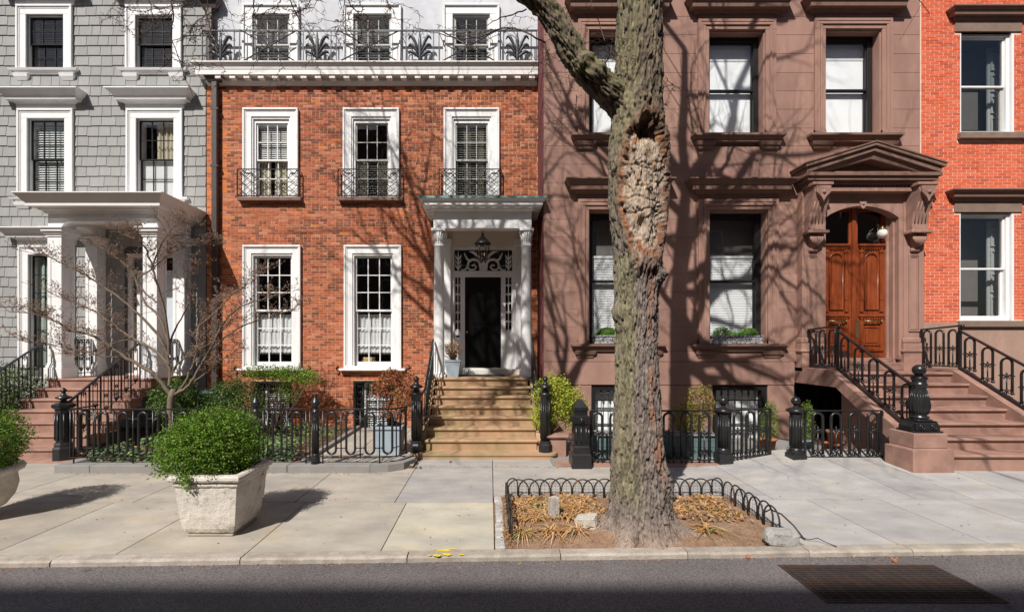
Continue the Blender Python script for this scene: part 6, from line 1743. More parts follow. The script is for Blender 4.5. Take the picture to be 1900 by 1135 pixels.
# --- ivy, fallen leaves
mb = MB()
for _ in range(5200):
    X = random.uniform(-7.4, -3.65); Dd = random.uniform(8.25, 9.6) if random.random() < .75 else random.uniform(9.6, 11.6)
    if noise.noise(Vector((X * 1.7, Dd * 1.7, 2))) < -.22: continue
    z = .11 + random.random() ** 1.5 * .2
    leafq(mb, (X, Dd, z), (random.uniform(-.7, .7), random.uniform(-1.2, .2), 1), random.uniform(.05, .09), random.uniform(.045, .075), jig(random.choice([(.06, .115, .05), (.09, .16, .07), (.045, .09, .04), (.14, .2, .09), (.17, .2, .06)])))
part('ivy', mb, M['leaf'], label='ground ivy', kind='stuff')
mb = MB()
DRY = [(.30, .14, .06), (.38, .2, .09), (.24, .1, .05), (.42, .26, .13), (.2, .09, .05)]
def litter(n, fx, fy, fz, s=.03):
    for _ in range(n):
        X = fx(); Dd = fy(X); leafq(mb, (X, Dd, fz(X, Dd)), (random.uniform(-.5, .5), random.uniform(-.6, .3), 1), random.uniform(.5, 1.3) * s, random.uniform(.3, .8) * s, jig(random.choice(DRY)))
litter(500, lambda: random.uniform(-7.4, -3.6), lambda X: random.uniform(8.22, 9.4), lambda X, d: .12 + random.random() * .03, .06)
litter(380, lambda: random.uniform(-7.6, -1.4), lambda X: 7.88 - abs(random.gauss(0, .05)), lambda X, d: .008, .022)
litter(260, lambda: random.uniform(-1.7, 1.5), lambda X: 8.33 - abs(random.gauss(0, .06)), lambda X, d: .008, .024)
litter(160, lambda: random.uniform(1.2, 7.3), lambda X: 8.25 - abs(random.gauss(0, .03)), lambda X, d: gz(X, d) + .008, .02)
litter(380, lambda: random.uniform(-5, 7), lambda X: kerbD(X) - abs(random.gauss(0, .06)) - .01, lambda X, d: ROADZ + .006, .026)
litter(420, lambda: .12 + random.gauss(.08, .04), lambda X: random.uniform(4.98, 6.7), lambda X, d: .012, .025)
litter(1700, lambda: random.uniform(.3, 3.4), lambda X: random.uniform(4.98, 6.65), lambda X, d: .04 + .08 * math.exp(-(math.hypot(X - 1.78, d - 5.45) / .85) ** 2), .02)
litter(90, lambda: random.uniform(-5, 8), lambda X: random.uniform(5.1, 8.0) if not (.1 < X < 3.5) else 7.2, lambda X, d: gz(X, d) + .007, .022)
litter(260, lambda: random.uniform(-3.4, -1.6), lambda X: random.uniform(8.25, 11.8), lambda X, d: .056, .03)
# stray shoots on the clipped bushes
part('fallen_leaves', mb, M['dryleaf'], label='scattered dry fallen leaves', kind='stuff')
for k, (px, py) in enumerate(((1388, 1036), (1405, 1033), (1660, 1043), (771, 869), (780, 869), (836, 858))):
    z_ = ROADZ if py > 1030 else 0.0
    Dd = F * (H - z_) / (py - CY)
    lab = ['spiky brown seed ball in the gutter below the boulder, nearer the trunk', 'spiky brown seed ball in the gutter just right of another one', 'spiky brown seed ball in the gutter above the drain grate', 'left of two brown seed balls on the slab before the central stoop', 'right of two brown seed balls on the slab before the central stoop', 'brown seed ball close to the bottom step of the central stoop'][k]
    m2 = MB(); c = Vector((PX(px, Dd), Dd, z_ + .02)); m2.ball(c, .02, 8, 6)
    for q in range(30):
        d = Vector((random.gauss(0, 1), random.gauss(0, 1), random.gauss(0, 1))).normalized(); m2.tube([c + d * .016, c + d * .03], [.004, .001], 3)
    part('seed_ball', m2, M['terracotta'] if k < 3 else M['dogtwig'], label=lab, cat='seed ball')

# --- daylilies and stones in the tree pit
STR = [(.54, .28, .08), (.58, .36, .15), (.48, .23, .08), (.44, .30, .16), (.62, .44, .24)]
def blades(mb, c, n, L_, pal, spread=1.0, flop=1.0):
    for _ in range(n):
        a = random.uniform(0, 2 * PI); d = Vector((math.cos(a), math.sin(a), 0)); l_ = L_ * random.uniform(.6, 1.15); w_ = random.uniform(.011, .021)
        b = Vector(c) + Vector((random.gauss(0, .03), random.gauss(0, .03), 0)); sd_ = Vector((-d.y, d.x, 0)) * w_ / 2
        pts = []; up = random.uniform(.25, .75)
        for i in range(5):
            u = i / 4; pts.append(b + d * l_ * u * spread * (.4 + .6 * u) + Vector((0, 0, l_ * (up * 1.6 * u - flop * (up * 1.6 + .02) * u * u))))
        col = jig(random.choice(pal)); vs = []
        for i, p in enumerate(pts):
            k = 1 - (i / 4) ** 2 * .9; vs += [p - sd_ * k, p + sd_ * k]
        mb.add(vs, [(2 * i, 2 * i + 1, 2 * i + 3, 2 * i + 2) for i in range(4)], col)
def soilz(X, Dd): return -.02 + .09 * math.exp(-(math.hypot(X - 1.78, Dd - 5.45) / .85) ** 2)
mb = MB()
for _ in range(60):
    X = random.uniform(.35, 1.45); Dd = random.uniform(5.75, 6.6)
    blades(mb, (X, Dd, soilz(X, Dd) + .015), 16, .24, STR + STR + [(.32, .16, .07)], 1.1)
for _ in range(48):
    X = random.uniform(2.05, 3.25); Dd = random.uniform(5.85, 6.6)
    if X > 2.6 and Dd < 6.1: continue
    blades(mb, (X, Dd, soilz(X, Dd) + .015), 15, .22, STR + STR + [(.34, .17, .07)], 1.1)
part('withered_daylilies', mb, M['dryleaf'], label='mat of withered straw coloured daylily leaves', kind='stuff')
mb = MB()
for _ in range(1700):
    X = random.uniform(.32, 1.5) if random.random() < .55 else random.uniform(2.0, 3.3); Dd = random.uniform(5.7, 6.62)
    if noise.noise(Vector((X * 3, Dd * 3, 8))) < -.25: continue
    leafq(mb, (X, Dd, soilz(X, Dd) + .02 + random.random() * .05), (random.uniform(-.8, .8), random.uniform(-1, .4), 1), random.uniform(.04, .09), random.uniform(.02, .04), jig(random.choice([(.38, .2, .08), (.30, .15, .07), (.44, .29, .15), (.5, .3, .12), (.24, .12, .06), (.36, .25, .15)]), .25))
part('leaf_litter', mb, M['dryleaf'], label='matted dry leaves in the tree pit', kind='stuff')
GRN = [(.11, .19, .05), (.15, .24, .07), (.09, .16, .06)]
for (px, py, n, L_, pal, lab) in ((972, 985, 55, .34, STR + [(.2, .24, .07), (.25, .27, .08)], 'straw and green daylily clump at the front left of the tree pit'),
                                (1022, 985, 60, .32, STR, 'straw coloured daylily clump in front of the upright granite block'),
                                (1070, 985, 40, .3, STR, 'straw coloured daylily clump left of the tilted granite block'),
                                (993, 938, 45, .26, GRN, 'green daylily clump left of the upright granite block'),
                                (1042, 948, 30, .22, GRN, 'green leaves just right of the upright granite block'),
                                (1310, 983, 70, .3, STR + [(.2, .24, .07)], 'straw coloured daylily clump right of the trunk in front'),
                                (1262, 940, 45, .24, GRN, 'green daylily clump touching the right side of the trunk'),
                                (1335, 945, 40, .22, GRN + STR, 'mixed green daylily clump in the right half of the tree pit')):
    Dd = F * (H - .03) / (py - CY); X = PX(px, Dd); m2 = MB(); blades(m2, (X, Dd, soilz(X, Dd)), n, L_, pal, 1.0)
    part('daylily', m2, M['dryleaf'] if pal[0] == STR[0] else M['leaf'], label=lab, cat='plant', group=None)
import bmesh
def rock(name, label, c, dims, seed, box=.5, rot=(0, 0, 0), sub=4, rough=.08, m_='granite', tint=(1, 1, 1)):
    bm = bmesh.new(); bmesh.ops.create_icosphere(bm, subdivisions=sub, radius=1.0)
    rm = Matrix.Rotation(rot[2], 3, 'Z') @ Matrix.Rotation(rot[1], 3, 'Y') @ Matrix.Rotation(rot[0], 3, 'X')
    for v in bm.verts:
        p = v.co.copy(); q = Vector([math.copysign(abs(a) ** (1 - box * .8), a) for a in p])
        m = max(abs(q.x), abs(q.y), abs(q.z)); 
        if box > .6: q = p / max(abs(p.x), abs(p.y), abs(p.z)) * (1 - .05 * (1 - box)); 
        n_ = noise.noise(p * 1.6 + Vector((seed, 0, 0))) * rough + noise.noise(p * 5 + Vector((seed, 4, 0))) * rough * .45 + noise.noise(p * 13 + Vector((seed, 4, 7))) * rough * .2
        q = q * (1 + n_); q = Vector((q.x * dims[0], q.y * dims[1], q.z * dims[2])); v.co = rm @ q + Vector(c)
    me = bpy.data.meshes.new(name); bm.to_mesh(me); bm.free(); me.materials.append(M[m_])
    at = me.color_attributes.new('tint', 'FLOAT_COLOR', 'CORNER'); at.data.foreach_set('color', list((*tint, 1)) * len(me.loops))
    return part(name, me, None, label=label, cat='stone')
Dd = F * (H - .02) / (962 - CY); rock('granite_block', 'upright granite block in the left half of the tree pit', (PX(1028, Dd), Dd + .03, .12), (.062, .05, .165), 3.0, .9, (0, .03, .2), tint=(1, .95, .9))
Dd = F * (H - .05) / (978 - CY); rock('granite_block', 'tilted granite block lying left of the trunk', (PX(1092, Dd), Dd + .08, .085), (.125, .085, .075), 8.0, .9, (.1, -.22, -.5), tint=(1.25, 1.2, 1.12))
rock('boulder', 'grey boulder at the right front corner of the tree pit', (PX(1447, 5.12), 5.10, .065), (.185, .10, .095), 5.0, .5, (0, .05, .1), rough=.16, tint=(.85, .87, .88))

mb = MB()
for _ in range(150):
    X = random.uniform(-7, 8); Dd = random.uniform(5.05, 7.8)
    if -.0 < X < 3.6 and Dd < 6.8: continue
    if X < -1.4 and Dd > 7.8: continue
    r_ = random.uniform(.006, .014); z_ = gz(X, Dd) + .0075
    mb.add([(X + r_ * math.cos(a), Dd + r_ * .8 * math.sin(a), z_) for a in [PI / 4 * i for i in range(8)]], [tuple(range(8))])
part('gum_spots', mb, M['joint'], label='old chewing gum spots trodden into the slabs', kind='stuff')
# ================================================================== STREET TREE
TD = 5.42
tree = thing('street_tree', 'large bare locust tree with a long open wound on its trunk', 'tree', (1.78, TD, 0))
prof = [(-260, 1150, 1228), (-100, 1148, 1232), (0, 1146, 1235), (100, 1140, 1234), (160, 1134, 1233), (200, 1132, 1234), (260, 1128, 1240), (330, 1126, 1242), (400, 1127, 1240), (470, 1136, 1232), (560, 1141, 1227), (650, 1139, 1226), (720, 1137, 1229), (780, 1135, 1233), (850, 1131, 1239), (900, 1131, 1245), (940, 1128, 1249), (975, 1122, 1256), (1010, 1118, 1262)]
prof = [(PZ(y, TD), PX((a + b) / 2 - 2, TD), (b - a) / 2 * TD / F * .89) for y, a, b in prof][::-1]
def trunk_at(z):
    if z <= prof[0][0]: return prof[0][1], prof[0][2]
    for (z0, x0, r0), (z1, x1, r1) in zip(prof[:-1], prof[1:]):
        if z <= z1:
            k = (z - z0) / (z1 - z0); return x0 + (x1 - x0) * k, r0 + (r1 - r0) * k
    return prof[-1][1], prof[-1][2]
ROOTS = [(185, .20, 26), (232, .22, 22), (278, .14, 18), (318, .16, 20), (350, .42, 20), (22, .26, 24), (90, .15, 30), (140, .2, 26)]
KNOTS = [(188, 2.62, .05, .10), (-12, 3.02, .045, .12), (250, 3.12, .05, .12), (-38, 3.05, .05, .1), (262, 5.05, .05, .16), (-20, .62, .07, .14), (350, .42, .06, .12), (200, 4.4, .03, .1)]
WZ, WH, WT, WA = 4.02, .80, R(-83), R(58)     # wound centre height, half height, angle, half angle
def adiff(a, b):
    d = (a - b + PI) % (2 * PI) - PI; return d
def bark(a, z, r, kx=2.6):
    """bark: long plates with dark cracks between; returns height and crack depth 0..1"""
    ca, sa = math.cos(a) * kx, math.sin(a) * kx
    w1 = noise.noise(Vector((ca * 2.2, sa * 2.2, z * 3.1))); w2 = noise.noise(Vector((ca * 5, sa * 5, z * 8 + 7)))
    q = Vector((ca * 2.3 + w1 * .35 + w2 * .16, sa * 2.3 + w2 * .3, z * 2.9 + w1 * .5 + w2 * .3))
    d, pts = noise.voronoi(q)
    e1 = d[1] - d[0]
    q2 = Vector((ca * 5.6 + w2 * .4, sa * 5.6 + w1 * .35, z * 7.5 + w2 * .4 + 3))
    d2, p2 = noise.voronoi(q2); e2 = d2[1] - d2[0]
    n3 = noise.noise(Vector((ca * 17, sa * 17, z * 24 + 5)))
    c1 = max(0, 1 - e1 / .20); c2 = max(0, 1 - e2 / .16)
    cell = noise.cell(pts[0] * 3.7); cell2 = noise.cell(p2[0] * 5.1)
    lift = (pts[0].z - q.z)            # plates curl outwards at their lower ends
    h = .010 * cell + .006 * cell2 + .013 * max(-.6, min(.6, lift)) + .004 * n3 - .030 * c1 - .014 * c2
    return h, min(1, c1 ** 1.2 * .9 + c2 ** 1.3 * .5)
def trunk_point(a, z):
    xc, r = trunk_at(z)
    fl = math.exp(-max(0, z + .03) / .095) + .05 * math.exp(-max(0, z) / .4)
    add = 0
    for ang, amp, wd in ROOTS:
        d = abs(adiff(a, R(ang))); add += 1.2 * amp * math.exp(-(d / R(wd * .72)) ** 2)
    add += .10 * noise.noise(Vector((math.cos(a) * 4, math.sin(a) * 4, z * 5))) + .05 * noise.noise(Vector((math.cos(a) * 10, math.sin(a) * 10, z * 9)))
    r2 = r + fl * add * 1.0
    for ang, kz, amp, wd in KNOTS:
        d2 = (adiff(a, R(ang)) * r) ** 2 + (z - kz) ** 2
        r2 += amp * math.exp(-d2 / wd ** 2) * (1 + .5 * noise.noise(Vector((a * 9, z * 22, kz))))
    r2 += .02 * noise.noise(Vector((math.cos(a) * 1.2, math.sin(a) * 1.2, z * .9)))
    da = adiff(a, WT); e = math.hypot(da / WA, (z - WZ) / WH)
    e += .10 * noise.noise(Vector((da * 4, z * 4, 1))) + .09 * noise.noise(Vector((da * 11, z * 13, 6))) + .05 * noise.noise(Vector((da * 30, z * 34, 9)))
    b, fur = bark(a, z, r)
    col = None
    if e < 1.0:
        g = noise.noise(Vector((da * 5, z * 9, 3))); g2 = noise.noise(Vector((da * 16, z * 22, 8))); g3 = noise.noise(Vector((da * 30, z * 6, 2)))
        dep = -.055 * (1 - e ** 5) + .012 * noise.noise(Vector((da * 2.5, z * 3.2, 3))) + .007 * g2 + .006 * g3
        ck = ck2 = 0
        for hz0, sl in ((.36, .02), (.30, -.05), (.06, .04), (-.16, -.03), (-.3, .06)):
            ck = max(ck, 1 - abs(z - WZ - hz0 * WH - sl * da - .05 * noise.noise(Vector((da * 5, hz0 * 9, 2)))) / .013)
        for d0, za, zb in ((-.42, -.2, .75), (.30, -.6, .5), (.55, -.5, .6), (-.08, .1, .55)):
            if za < (z - WZ) / WH < zb: ck2 = max(ck2, 1 - abs(da - d0 - .22 * noise.noise(Vector((z * 4.5, d0 * 9, 7)))) / .035)
        ck = max(0, ck); ck2 = max(0, ck2)
        vq = Vector((da * 4.6 + .5 * g, z * 6.5 + .5 * g2, 4)); vd, vp = noise.voronoi(vq); ve = max(0, 1 - (vd[1] - vd[0]) / .11)
        dep += .024 * noise.cell(vp[0] * 4.3) - .012; ck2 = max(ck2, ve * .8)
        dep -= .026 * ck + .024 * ck2
        hz = (z - WZ) / WH
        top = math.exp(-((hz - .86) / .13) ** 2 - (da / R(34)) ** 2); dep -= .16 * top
        hole = math.exp(-((hz + .50) / .10) ** 2 - ((da + R(12)) / R(10)) ** 2); dep -= .12 * hole
        lump = math.exp(-((hz + .50) / .22) ** 2 - ((da + R(14)) / R(21)) ** 2); dep += .045 * lump
        k = max(0, min(1, (e - .84 + .2 * g) / .10))
        wood = Vector((.40, .315, .24)) * (1 + .25 * g2 + .3 * g3) * (1 - .4 * max(ck, ck2))
        rim = Vector((.15, .085, .055)).lerp(Vector((.255, .115, .06)), max(0, min(1, .5 + 1.4 * g - .6 * da))) * (1 + .5 * g2)
        if noise.noise(Vector((da * 7, z * 8, 20))) > .42: wood = wood.lerp(Vector((.42, .19, .07)), .6)
        col = wood.lerp(rim, k)
        if top > .4: col = col.lerp(Vector((.10, .065, .045)), .8)  # shade of the upper hollow painted into the wood colour
        r2 += dep
        r2 += .03 * math.exp(-((e - 1.0) / .12) ** 2)
    else:
        k = max(0, 1 - (e - 1.0) / .28)
        r2 += b * (1 - .5 * k) + .045 * math.exp(-((e - 1.08) / .13) ** 2)
        lg = noise.noise(Vector((math.cos(a) * 2.2, math.sin(a) * 2.2, z * 1.1))); sm_ = noise.noise(Vector((math.cos(a) * 9, math.sin(a) * 9, z * 8)))
        base = Vector((.225, .18, .155)).lerp(Vector((.165, .128, .09)), min(1, max(0, (z - 3.4) / 1.6)))
        base = base * (1 + .3 * sm_ + .12 * lg)
        left = min(1, max(0, (-math.cos(a) - .02) / .5)) 
        moss = left * (.9 if z < 3.3 else .45) + (.35 if z > 4.6 else 0) * min(1, max(0, .6 - math.cos(a))) + .5 * lg + .35 * sm_ - .18
        moss = min(.8, max(0, moss * .95)) * min(1, max(0, (z - .28) / .3))
        base = base.lerp(Vector((.22, .198, .11)) * (1 + .35 * sm_), moss)
        base = base * (1 - .55 * min(1, fur))
        og = math.exp(-((da - R(14)) / R(6)) ** 2) * (1 if .95 < z < 3.2 else 0) * min(1, max(0, noise.noise(Vector((2, 3, z * 3))) + .35))
        og = max(og, math.exp(-((da - R(38) - .1 * math.sin(z * 5)) / R(9)) ** 2) * math.exp(-((z - .98) / .22) ** 2))
        base = base.lerp(Vector((.36, .135, .065)), min(.75, og))
        if k > 0: base = base.lerp(Vector((.19, .10, .06)), min(.7, max(0, k * 1.0 * (.7 + 1.3 * sm_))))
        dusty = math.exp(-max(0, z) / .10); base = base.lerp(Vector((.30, .22, .165)), dusty * .8)
        col = base
    return Vector((xc + r2 * math.cos(a), TD + r2 * math.sin(a), z)), col
def skin(fn, rows, seg, a0=0, a1=2 * PI):
    mb = MB(); vs = []; cs = []
    for z in rows:
        for k in range(seg):
            p, c = fn(2 * PI * k / seg, z); vs.append(p); cs.append(c)
    for i in range(len(rows) - 1):
        for k in range(seg):
            k2 = (k + 1) % seg; q = (i * seg + k, i * seg + k2, (i + 1) * seg + k2, (i + 1) * seg + k)
            c = (cs[q[0]] + cs[q[2]]) / 2
            mb.f.append(q); mb.t.append(tuple(c)); mb.sm.append(True)
    mb.v = [tuple(v) for v in vs]
    return mb
rows = []; z = -.06
while z < 7.9:
    rows.append(z); z += .0125 if z < 6.8 else .06
part('trunk', skin(trunk_point, rows, 200), M['bark'], tree)
ztop = rows[-1]
# big left limb
lp = [P(1176, 215, TD), P(1150, 188, TD - .02), P(1118, 160, TD - .08), P(1085, 130, TD - .12), P(1062, 98, TD - .14), P(1042, 60, TD - .16), P(1015, 20, TD - .18), P(975, -18, TD - .2), P(915, -62, TD - .25), P(840, -115, TD - .3)]
lr = [.185, .175, .163, .152, .14, .135, .132, .128, .122, .116]
def spline(pts, n):
    out = []
    m = len(pts)
    for i in range(m - 1):
        p0, p1, p2, p3 = pts[max(0, i - 1)], pts[i], pts[i + 1], pts[min(m - 1, i + 2)]
        for k in range(n):
            t = k / n; out.append(.5 * ((2 * p1) + (p2 - p0) * t + (2 * p0 - 5 * p1 + 4 * p2 - p3) * t * t + (3 * p1 - p0 - 3 * p2 + p3) * t ** 3))
    out.append(pts[-1]); return out
LP = spline(lp, 16); LR = [lr[min(len(lr) - 1, i // 16)] + (lr[min(len(lr) - 1, i // 16 + 1)] - lr[min(len(lr) - 1, i // 16)]) * ((i % 16) / 16) for i in range(len(LP))]
mb = MB(); seg = 96; vs = []; cs = []
u = None
for i, p in enumerate(LP):
    t_ = (LP[min(i + 1, len(LP) - 1)] - LP[max(0, i - 1)]).normalized()
    u = (Vector((0, 1, 0)) if u is None else u); u = (u - t_ * u.dot(t_)).normalized(); v = t_.cross(u)
    for k in range(seg):
        a = 2 * PI * k / seg; d = u * math.cos(a) + v * math.sin(a)
        s = i * .025
        bh_, fur = bark(a, s * 1.3 + 20, .18, 1.7)
        kn = .05 * math.exp(-((i - 40) / 4.5) ** 2) * max(0, d.z * .3 - d.y) + .05 * math.exp(-((i - 52) / 4) ** 2) * max(0, -d.y)
        vs.append(p + d * (LR[i] + bh_ + .03 * noise.noise(Vector((d.x * 2, d.y * 2 + d.z * 2, s * 1.4))) + kn))
        c = Vector((.15, .118, .085)).lerp(Vector((.19, .175, .08)), min(.8, max(0, .3 + .4 * d.z + .6 * noise.noise(Vector((d.x * 3, d.z * 3, s * 2)))))) * (1 - .4 * min(1, fur)); cs.append(c)
for i in range(len(LP) - 1):
    for k in range(seg):
        k2 = (k + 1) % seg; q = (i * seg + k, i * seg + k2, (i + 1) * seg + k2, (i + 1) * seg + k); mb.f.append(q); mb.t.append(tuple((cs[q[0]] + cs[q[2]]) / 2)); mb.sm.append(True)
mb.v = [tuple(p) for p in vs]
limb = part('limb', mb, M['bark'], tree)
# crown: branches above the picture, whose shadows fall on the house fronts
rnd = random.Random(5)
BRC = (.17, .13, .095)
def grow(mb, p, d, r, L_, lev, droop=.0, spread=.62, n0=None):
    n = n0 or max(3, int(3 + rnd.random() * 3)); pts = [Vector(p)]; rs = [r]; dd = Vector(d).normalized()
    for i in range(n):
        dd = (dd + Vector((rnd.gauss(0, .16), rnd.gauss(0, .16), rnd.gauss(0, .12) + .05 - droop))).normalized()
        pts.append(pts[-1] + dd * L_ / n); rs.append(r * (1 - .45 * (i + 1) / n))
    mb.tube(pts, rs, 8 if r > .05 else (5 if r > .015 else 3), caps=False, tint=BRC if r > .03 else (1.2 * BRC[0] * .7, BRC[1] * .7, BRC[2] * .7))
    if r < .0095 or lev > 6: return
    kids = 2 + (rnd.random() < .75) + (lev > 1)
    for k in range(kids):
        i = n if k == 0 else rnd.randrange(1, n + 1)
        ax = Vector((rnd.gauss(0, 1), rnd.gauss(0, 1), rnd.gauss(0, .7))); ax = (ax - dd * ax.dot(dd)).normalized()
        nd = dd * (1 - spread * rnd.uniform(.5, 1)) + ax * spread * rnd.uniform(.6, 1.2)
        rr_ = rs[i] * (rnd.uniform(.72, .9) if k == 0 else rnd.uniform(.45, .68))
        grow(mb, pts[i], nd, rr_, L_ * rnd.uniform(.66, .9), lev + 1, droop, spread)
mb = MB()
xc, rt = trunk_at(ztop)
tp = Vector((xc, TD, ztop - .05))
top_pts = [tp, Vector((xc - .03, TD + .02, 9.2)), Vector((xc + .02, TD + .02, 10.9)), Vector((xc + .15, TD, 12.4))]
mb.tube(spline(top_pts, 5), [rt * (1 - .035 * i) for i in range(16)], 16, caps=False, tint=BRC)
fk = top_pts[-1]
part('upper_trunk', mb, M['bark'], tree)
mb = MB()
for (d, r_, L_) in (((-.6, .1, .8), .18, 2.9), ((.5, -.1, .85), .17, 2.9), ((.1, .45, .8), .13, 2.5), ((0, -.7, .7), .12, 2.5)): grow(mb, fk, d, r_, L_, 0)
for (z, d, r_, L_) in ((8.6, (.9, .25, .45), .10, 2.2), (9.3, (-.7, .4, .6), .085, 2.0), (9.9, (.75, -.35, .5), .09, 2.2), (10.6, (.5, .6, .4), .075, 1.9), (8.1, (.85, -.5, .35), .075, 2.0), (10.9, (-.8, -.2, .45), .10, 2.4), (9.0, (.35, -.85, .35), .10, 2.4), (8.4, (-.1, -.95, .35), .09, 2.2), (11.4, (.9, .1, .4), .11, 2.5), (10.2, (.95, -.1, .3), .10, 2.6), (9.6, (.6, .7, .35), .10, 2.3), (11.8, (-.7, .6, .4), .1, 2.4), (8.9, (.8, -.6, .3), .09, 2.3), (8.3, (.25, -.95, .25), .12, 3.4), (9.4, (.55, -.9, .2), .11, 3.2)):
    grow(mb, Vector((trunk_at(ztop)[0] + .02, TD, z)), d, r_, L_, 1)
part('crown', mb, M['twig'] if False else M['bark'], tree)
mb = MB()
le = LP[-1]
main = [le, le + Vector((-.7, -.1, .75)), le + Vector((-1.6, -.2, 1.6)), le + Vector((-2.7, -.2, 2.6)), le + Vector((-3.8, -.1, 3.9)), le + Vector((-4.5, .1, 5.4))]
ms = spline(main, 4); mb.tube(ms, [.145 * (1 - .75 * i / (len(ms) - 1)) + .01 for i in range(len(ms))], 12, caps=False, tint=BRC)
for i in range(3, len(ms), 2):
    for _ in range(2):
        d = Vector((rnd.uniform(-.9, .5), rnd.uniform(-.6, .7), rnd.uniform(.2, 1.0))); grow(mb, ms[i], d, .085 * (1 - .4 * i / len(ms)) + .012, rnd.uniform(1.6, 2.5), 2)
for i, d, r_, L_ in ((-1, (-.1, .2, 1), .06, 2.6), (-1, (-.7, -.2, .7), .055, 2.4), (-1, (.6, .1, .8), .055, 2.4), (-5, (-.2, .5, .9), .06, 2.6), (-5, (.5, -.2, .9), .06, 2.6), (-9, (-.5, .4, .8), .06, 2.6), (-9, (.35, -.3, 1), .065, 2.8), (-3, (-.9, .3, .4), .05, 2.4), (-7, (.1, .6, .8), .06, 2.6)): grow(mb, ms[i], d, r_, L_, 1)
part('limb_crown', mb, M['bark'], tree)
# drooping twigs that hang into the top of the picture
mb = MB()
def twig(pts, r0, r1, spurs=7, sub=2, D0=5.2, lev=0, dz=0.0):
    V = [P(px, py, D0 + .25 * math.sin(i * 1.3 + px)) for i, (px, py) in enumerate(pts)] if not isinstance(pts[0], Vector) else pts
    Sx = spline(V, 4); n = len(Sx)
    Sx = [p + Vector((rnd.gauss(0, .006), rnd.gauss(0, .006), rnd.gauss(0, .006))) for p in Sx]
    mb.tube(Sx, [r0 + (r1 - r0) * i / (n - 1) for i in range(n)], 5 if r0 > .008 else 4, caps=False, tint=(.095, .06, .045))
    for _ in range(spurs):
        i = rnd.randrange(1, n); d = Vector((rnd.uniform(-1, 1), rnd.uniform(-.5, .5), rnd.uniform(-.8, .6))).normalized(); L_ = rnd.uniform(.02, .07)
        mb.tube([Sx[i], Sx[i] + d * L_ * .6, Sx[i] + d * L_ + Vector((0, 0, -.01))], [.0035, .003, .0008], 3, caps=False, tint=(.095, .055, .04))
    if lev < 2:
        for _ in range(sub):
            i = rnd.randrange(2, n); d = Vector((rnd.uniform(-1, 1), rnd.uniform(-.4, .4), rnd.uniform(-.9, .25))).normalized(); L_ = rnd.uniform(.15, .42); q = [Sx[i]]
            for k in range(4):
                d = (d + Vector((rnd.gauss(0, .3), rnd.gauss(0, .15), rnd.gauss(0, .25) - .05))).normalized(); q.append(q[-1] + d * L_ / 4)
            rr_ = max(.0028, (r0 + (r1 - r0) * i / n) * .6); twig(q, rr_, .0018, 5, 2, lev=lev + 1)
HANG = [([(300, -160), (322, -60), (317, 0), (322, 28), (318, 65), (330, 105), (346, 150), (360, 178)], .010), ([(480, -140), (468, -40), (470, 12), (474, 45), (494, 72), (512, 102), (530, 128)], .011),
        ([(520, -150), (528, -50), (538, 0), (556, 38), (576, 70), (590, 100)], .010), ([(620, -150), (632, -60), (640, 0), (637, 35), (640, 55), (662, 78)], .009), ([(600, -140), (630, -40), (652, 10), (684, 44), (704, 52)], .012),
        ([(180, -60), (212, -8), (228, 12), (262, 22), (300, 14), (338, 4)], .007), ([(385, -120), (388, -30), (384, 25), (392, 60), (404, 108)], .007), ([(690, -110), (706, -20), (728, 20), (742, 48)], .006),
        ([(540, -90), (524, -10), (512, 12), (478, 28), (446, 40)], .007), ([(430, -110), (420, -20), (404, 15), (372, 34), (352, 60)], .006), ([(240, -100), (262, -30), (282, 20), (276, 60), (246, 70)], .006), ([(585, -100), (580, -10), (556, 22), (520, 30)], .006),
        ([(660, -100), (664, -10), (672, 18), (640, 40), (600, 36)], .005), ([(350, -100), (362, -20), (380, 20), (372, 50), (400, 70)], .005)]
for pts, r_ in HANG: twig(pts, r_, .0028, 10, 6, 5.15 + rnd.uniform(-.25, .45))
# carrier branch above the frame that the hanging twigs come from
car = [ms[4], P(640, -200, 5.2), P(520, -190, 5.2), P(400, -170, 5.25), P(280, -165, 5.2), P(170, -110, 5.2)]
cs_ = spline(car, 4); mb.tube(cs_, [.045 * (1 - .8 * i / (len(cs_) - 1)) + .004 for i in range(len(cs_))], 8, caps=False, tint=(.12, .085, .06))
# shoots on the limb
for pts, r_, dq in (([(1012, 80), (985, 66), (942, 52), (905, 62), (860, 72), (800, 60), (770, 52)], .011, 5.2), ([(975, 18), (940, 30), (905, 44), (880, 50), (850, 46)], .008, 5.2), ([(1090, 140), (1082, 100), (1066, 62), (1048, 25), (1020, -10)], .012, 5.18),
                    ([(1112, 155), (1120, 122), (1132, 100), (1136, 84)], .010, 5.3), ([(1132, 98), (1122, 78), (1112, 45), (1100, 20), (1097, -10)], .007, 5.3), ([(1132, 100), (1116, 92), (1104, 104), (1096, 118)], .006, 5.3), ([(1236, 145), (1245, 155), (1258, 164)], .004, 5.3), ([(1070, 178), (1068, 200), (1060, 215)], .006, 5.3), ([(1018, 92), (1012, 108), (1014, 118)], .005, 5.2)):
    twig(pts, r_, .003, 9, 3, dq)
part('hanging_twigs', mb, M['bark'], tree)

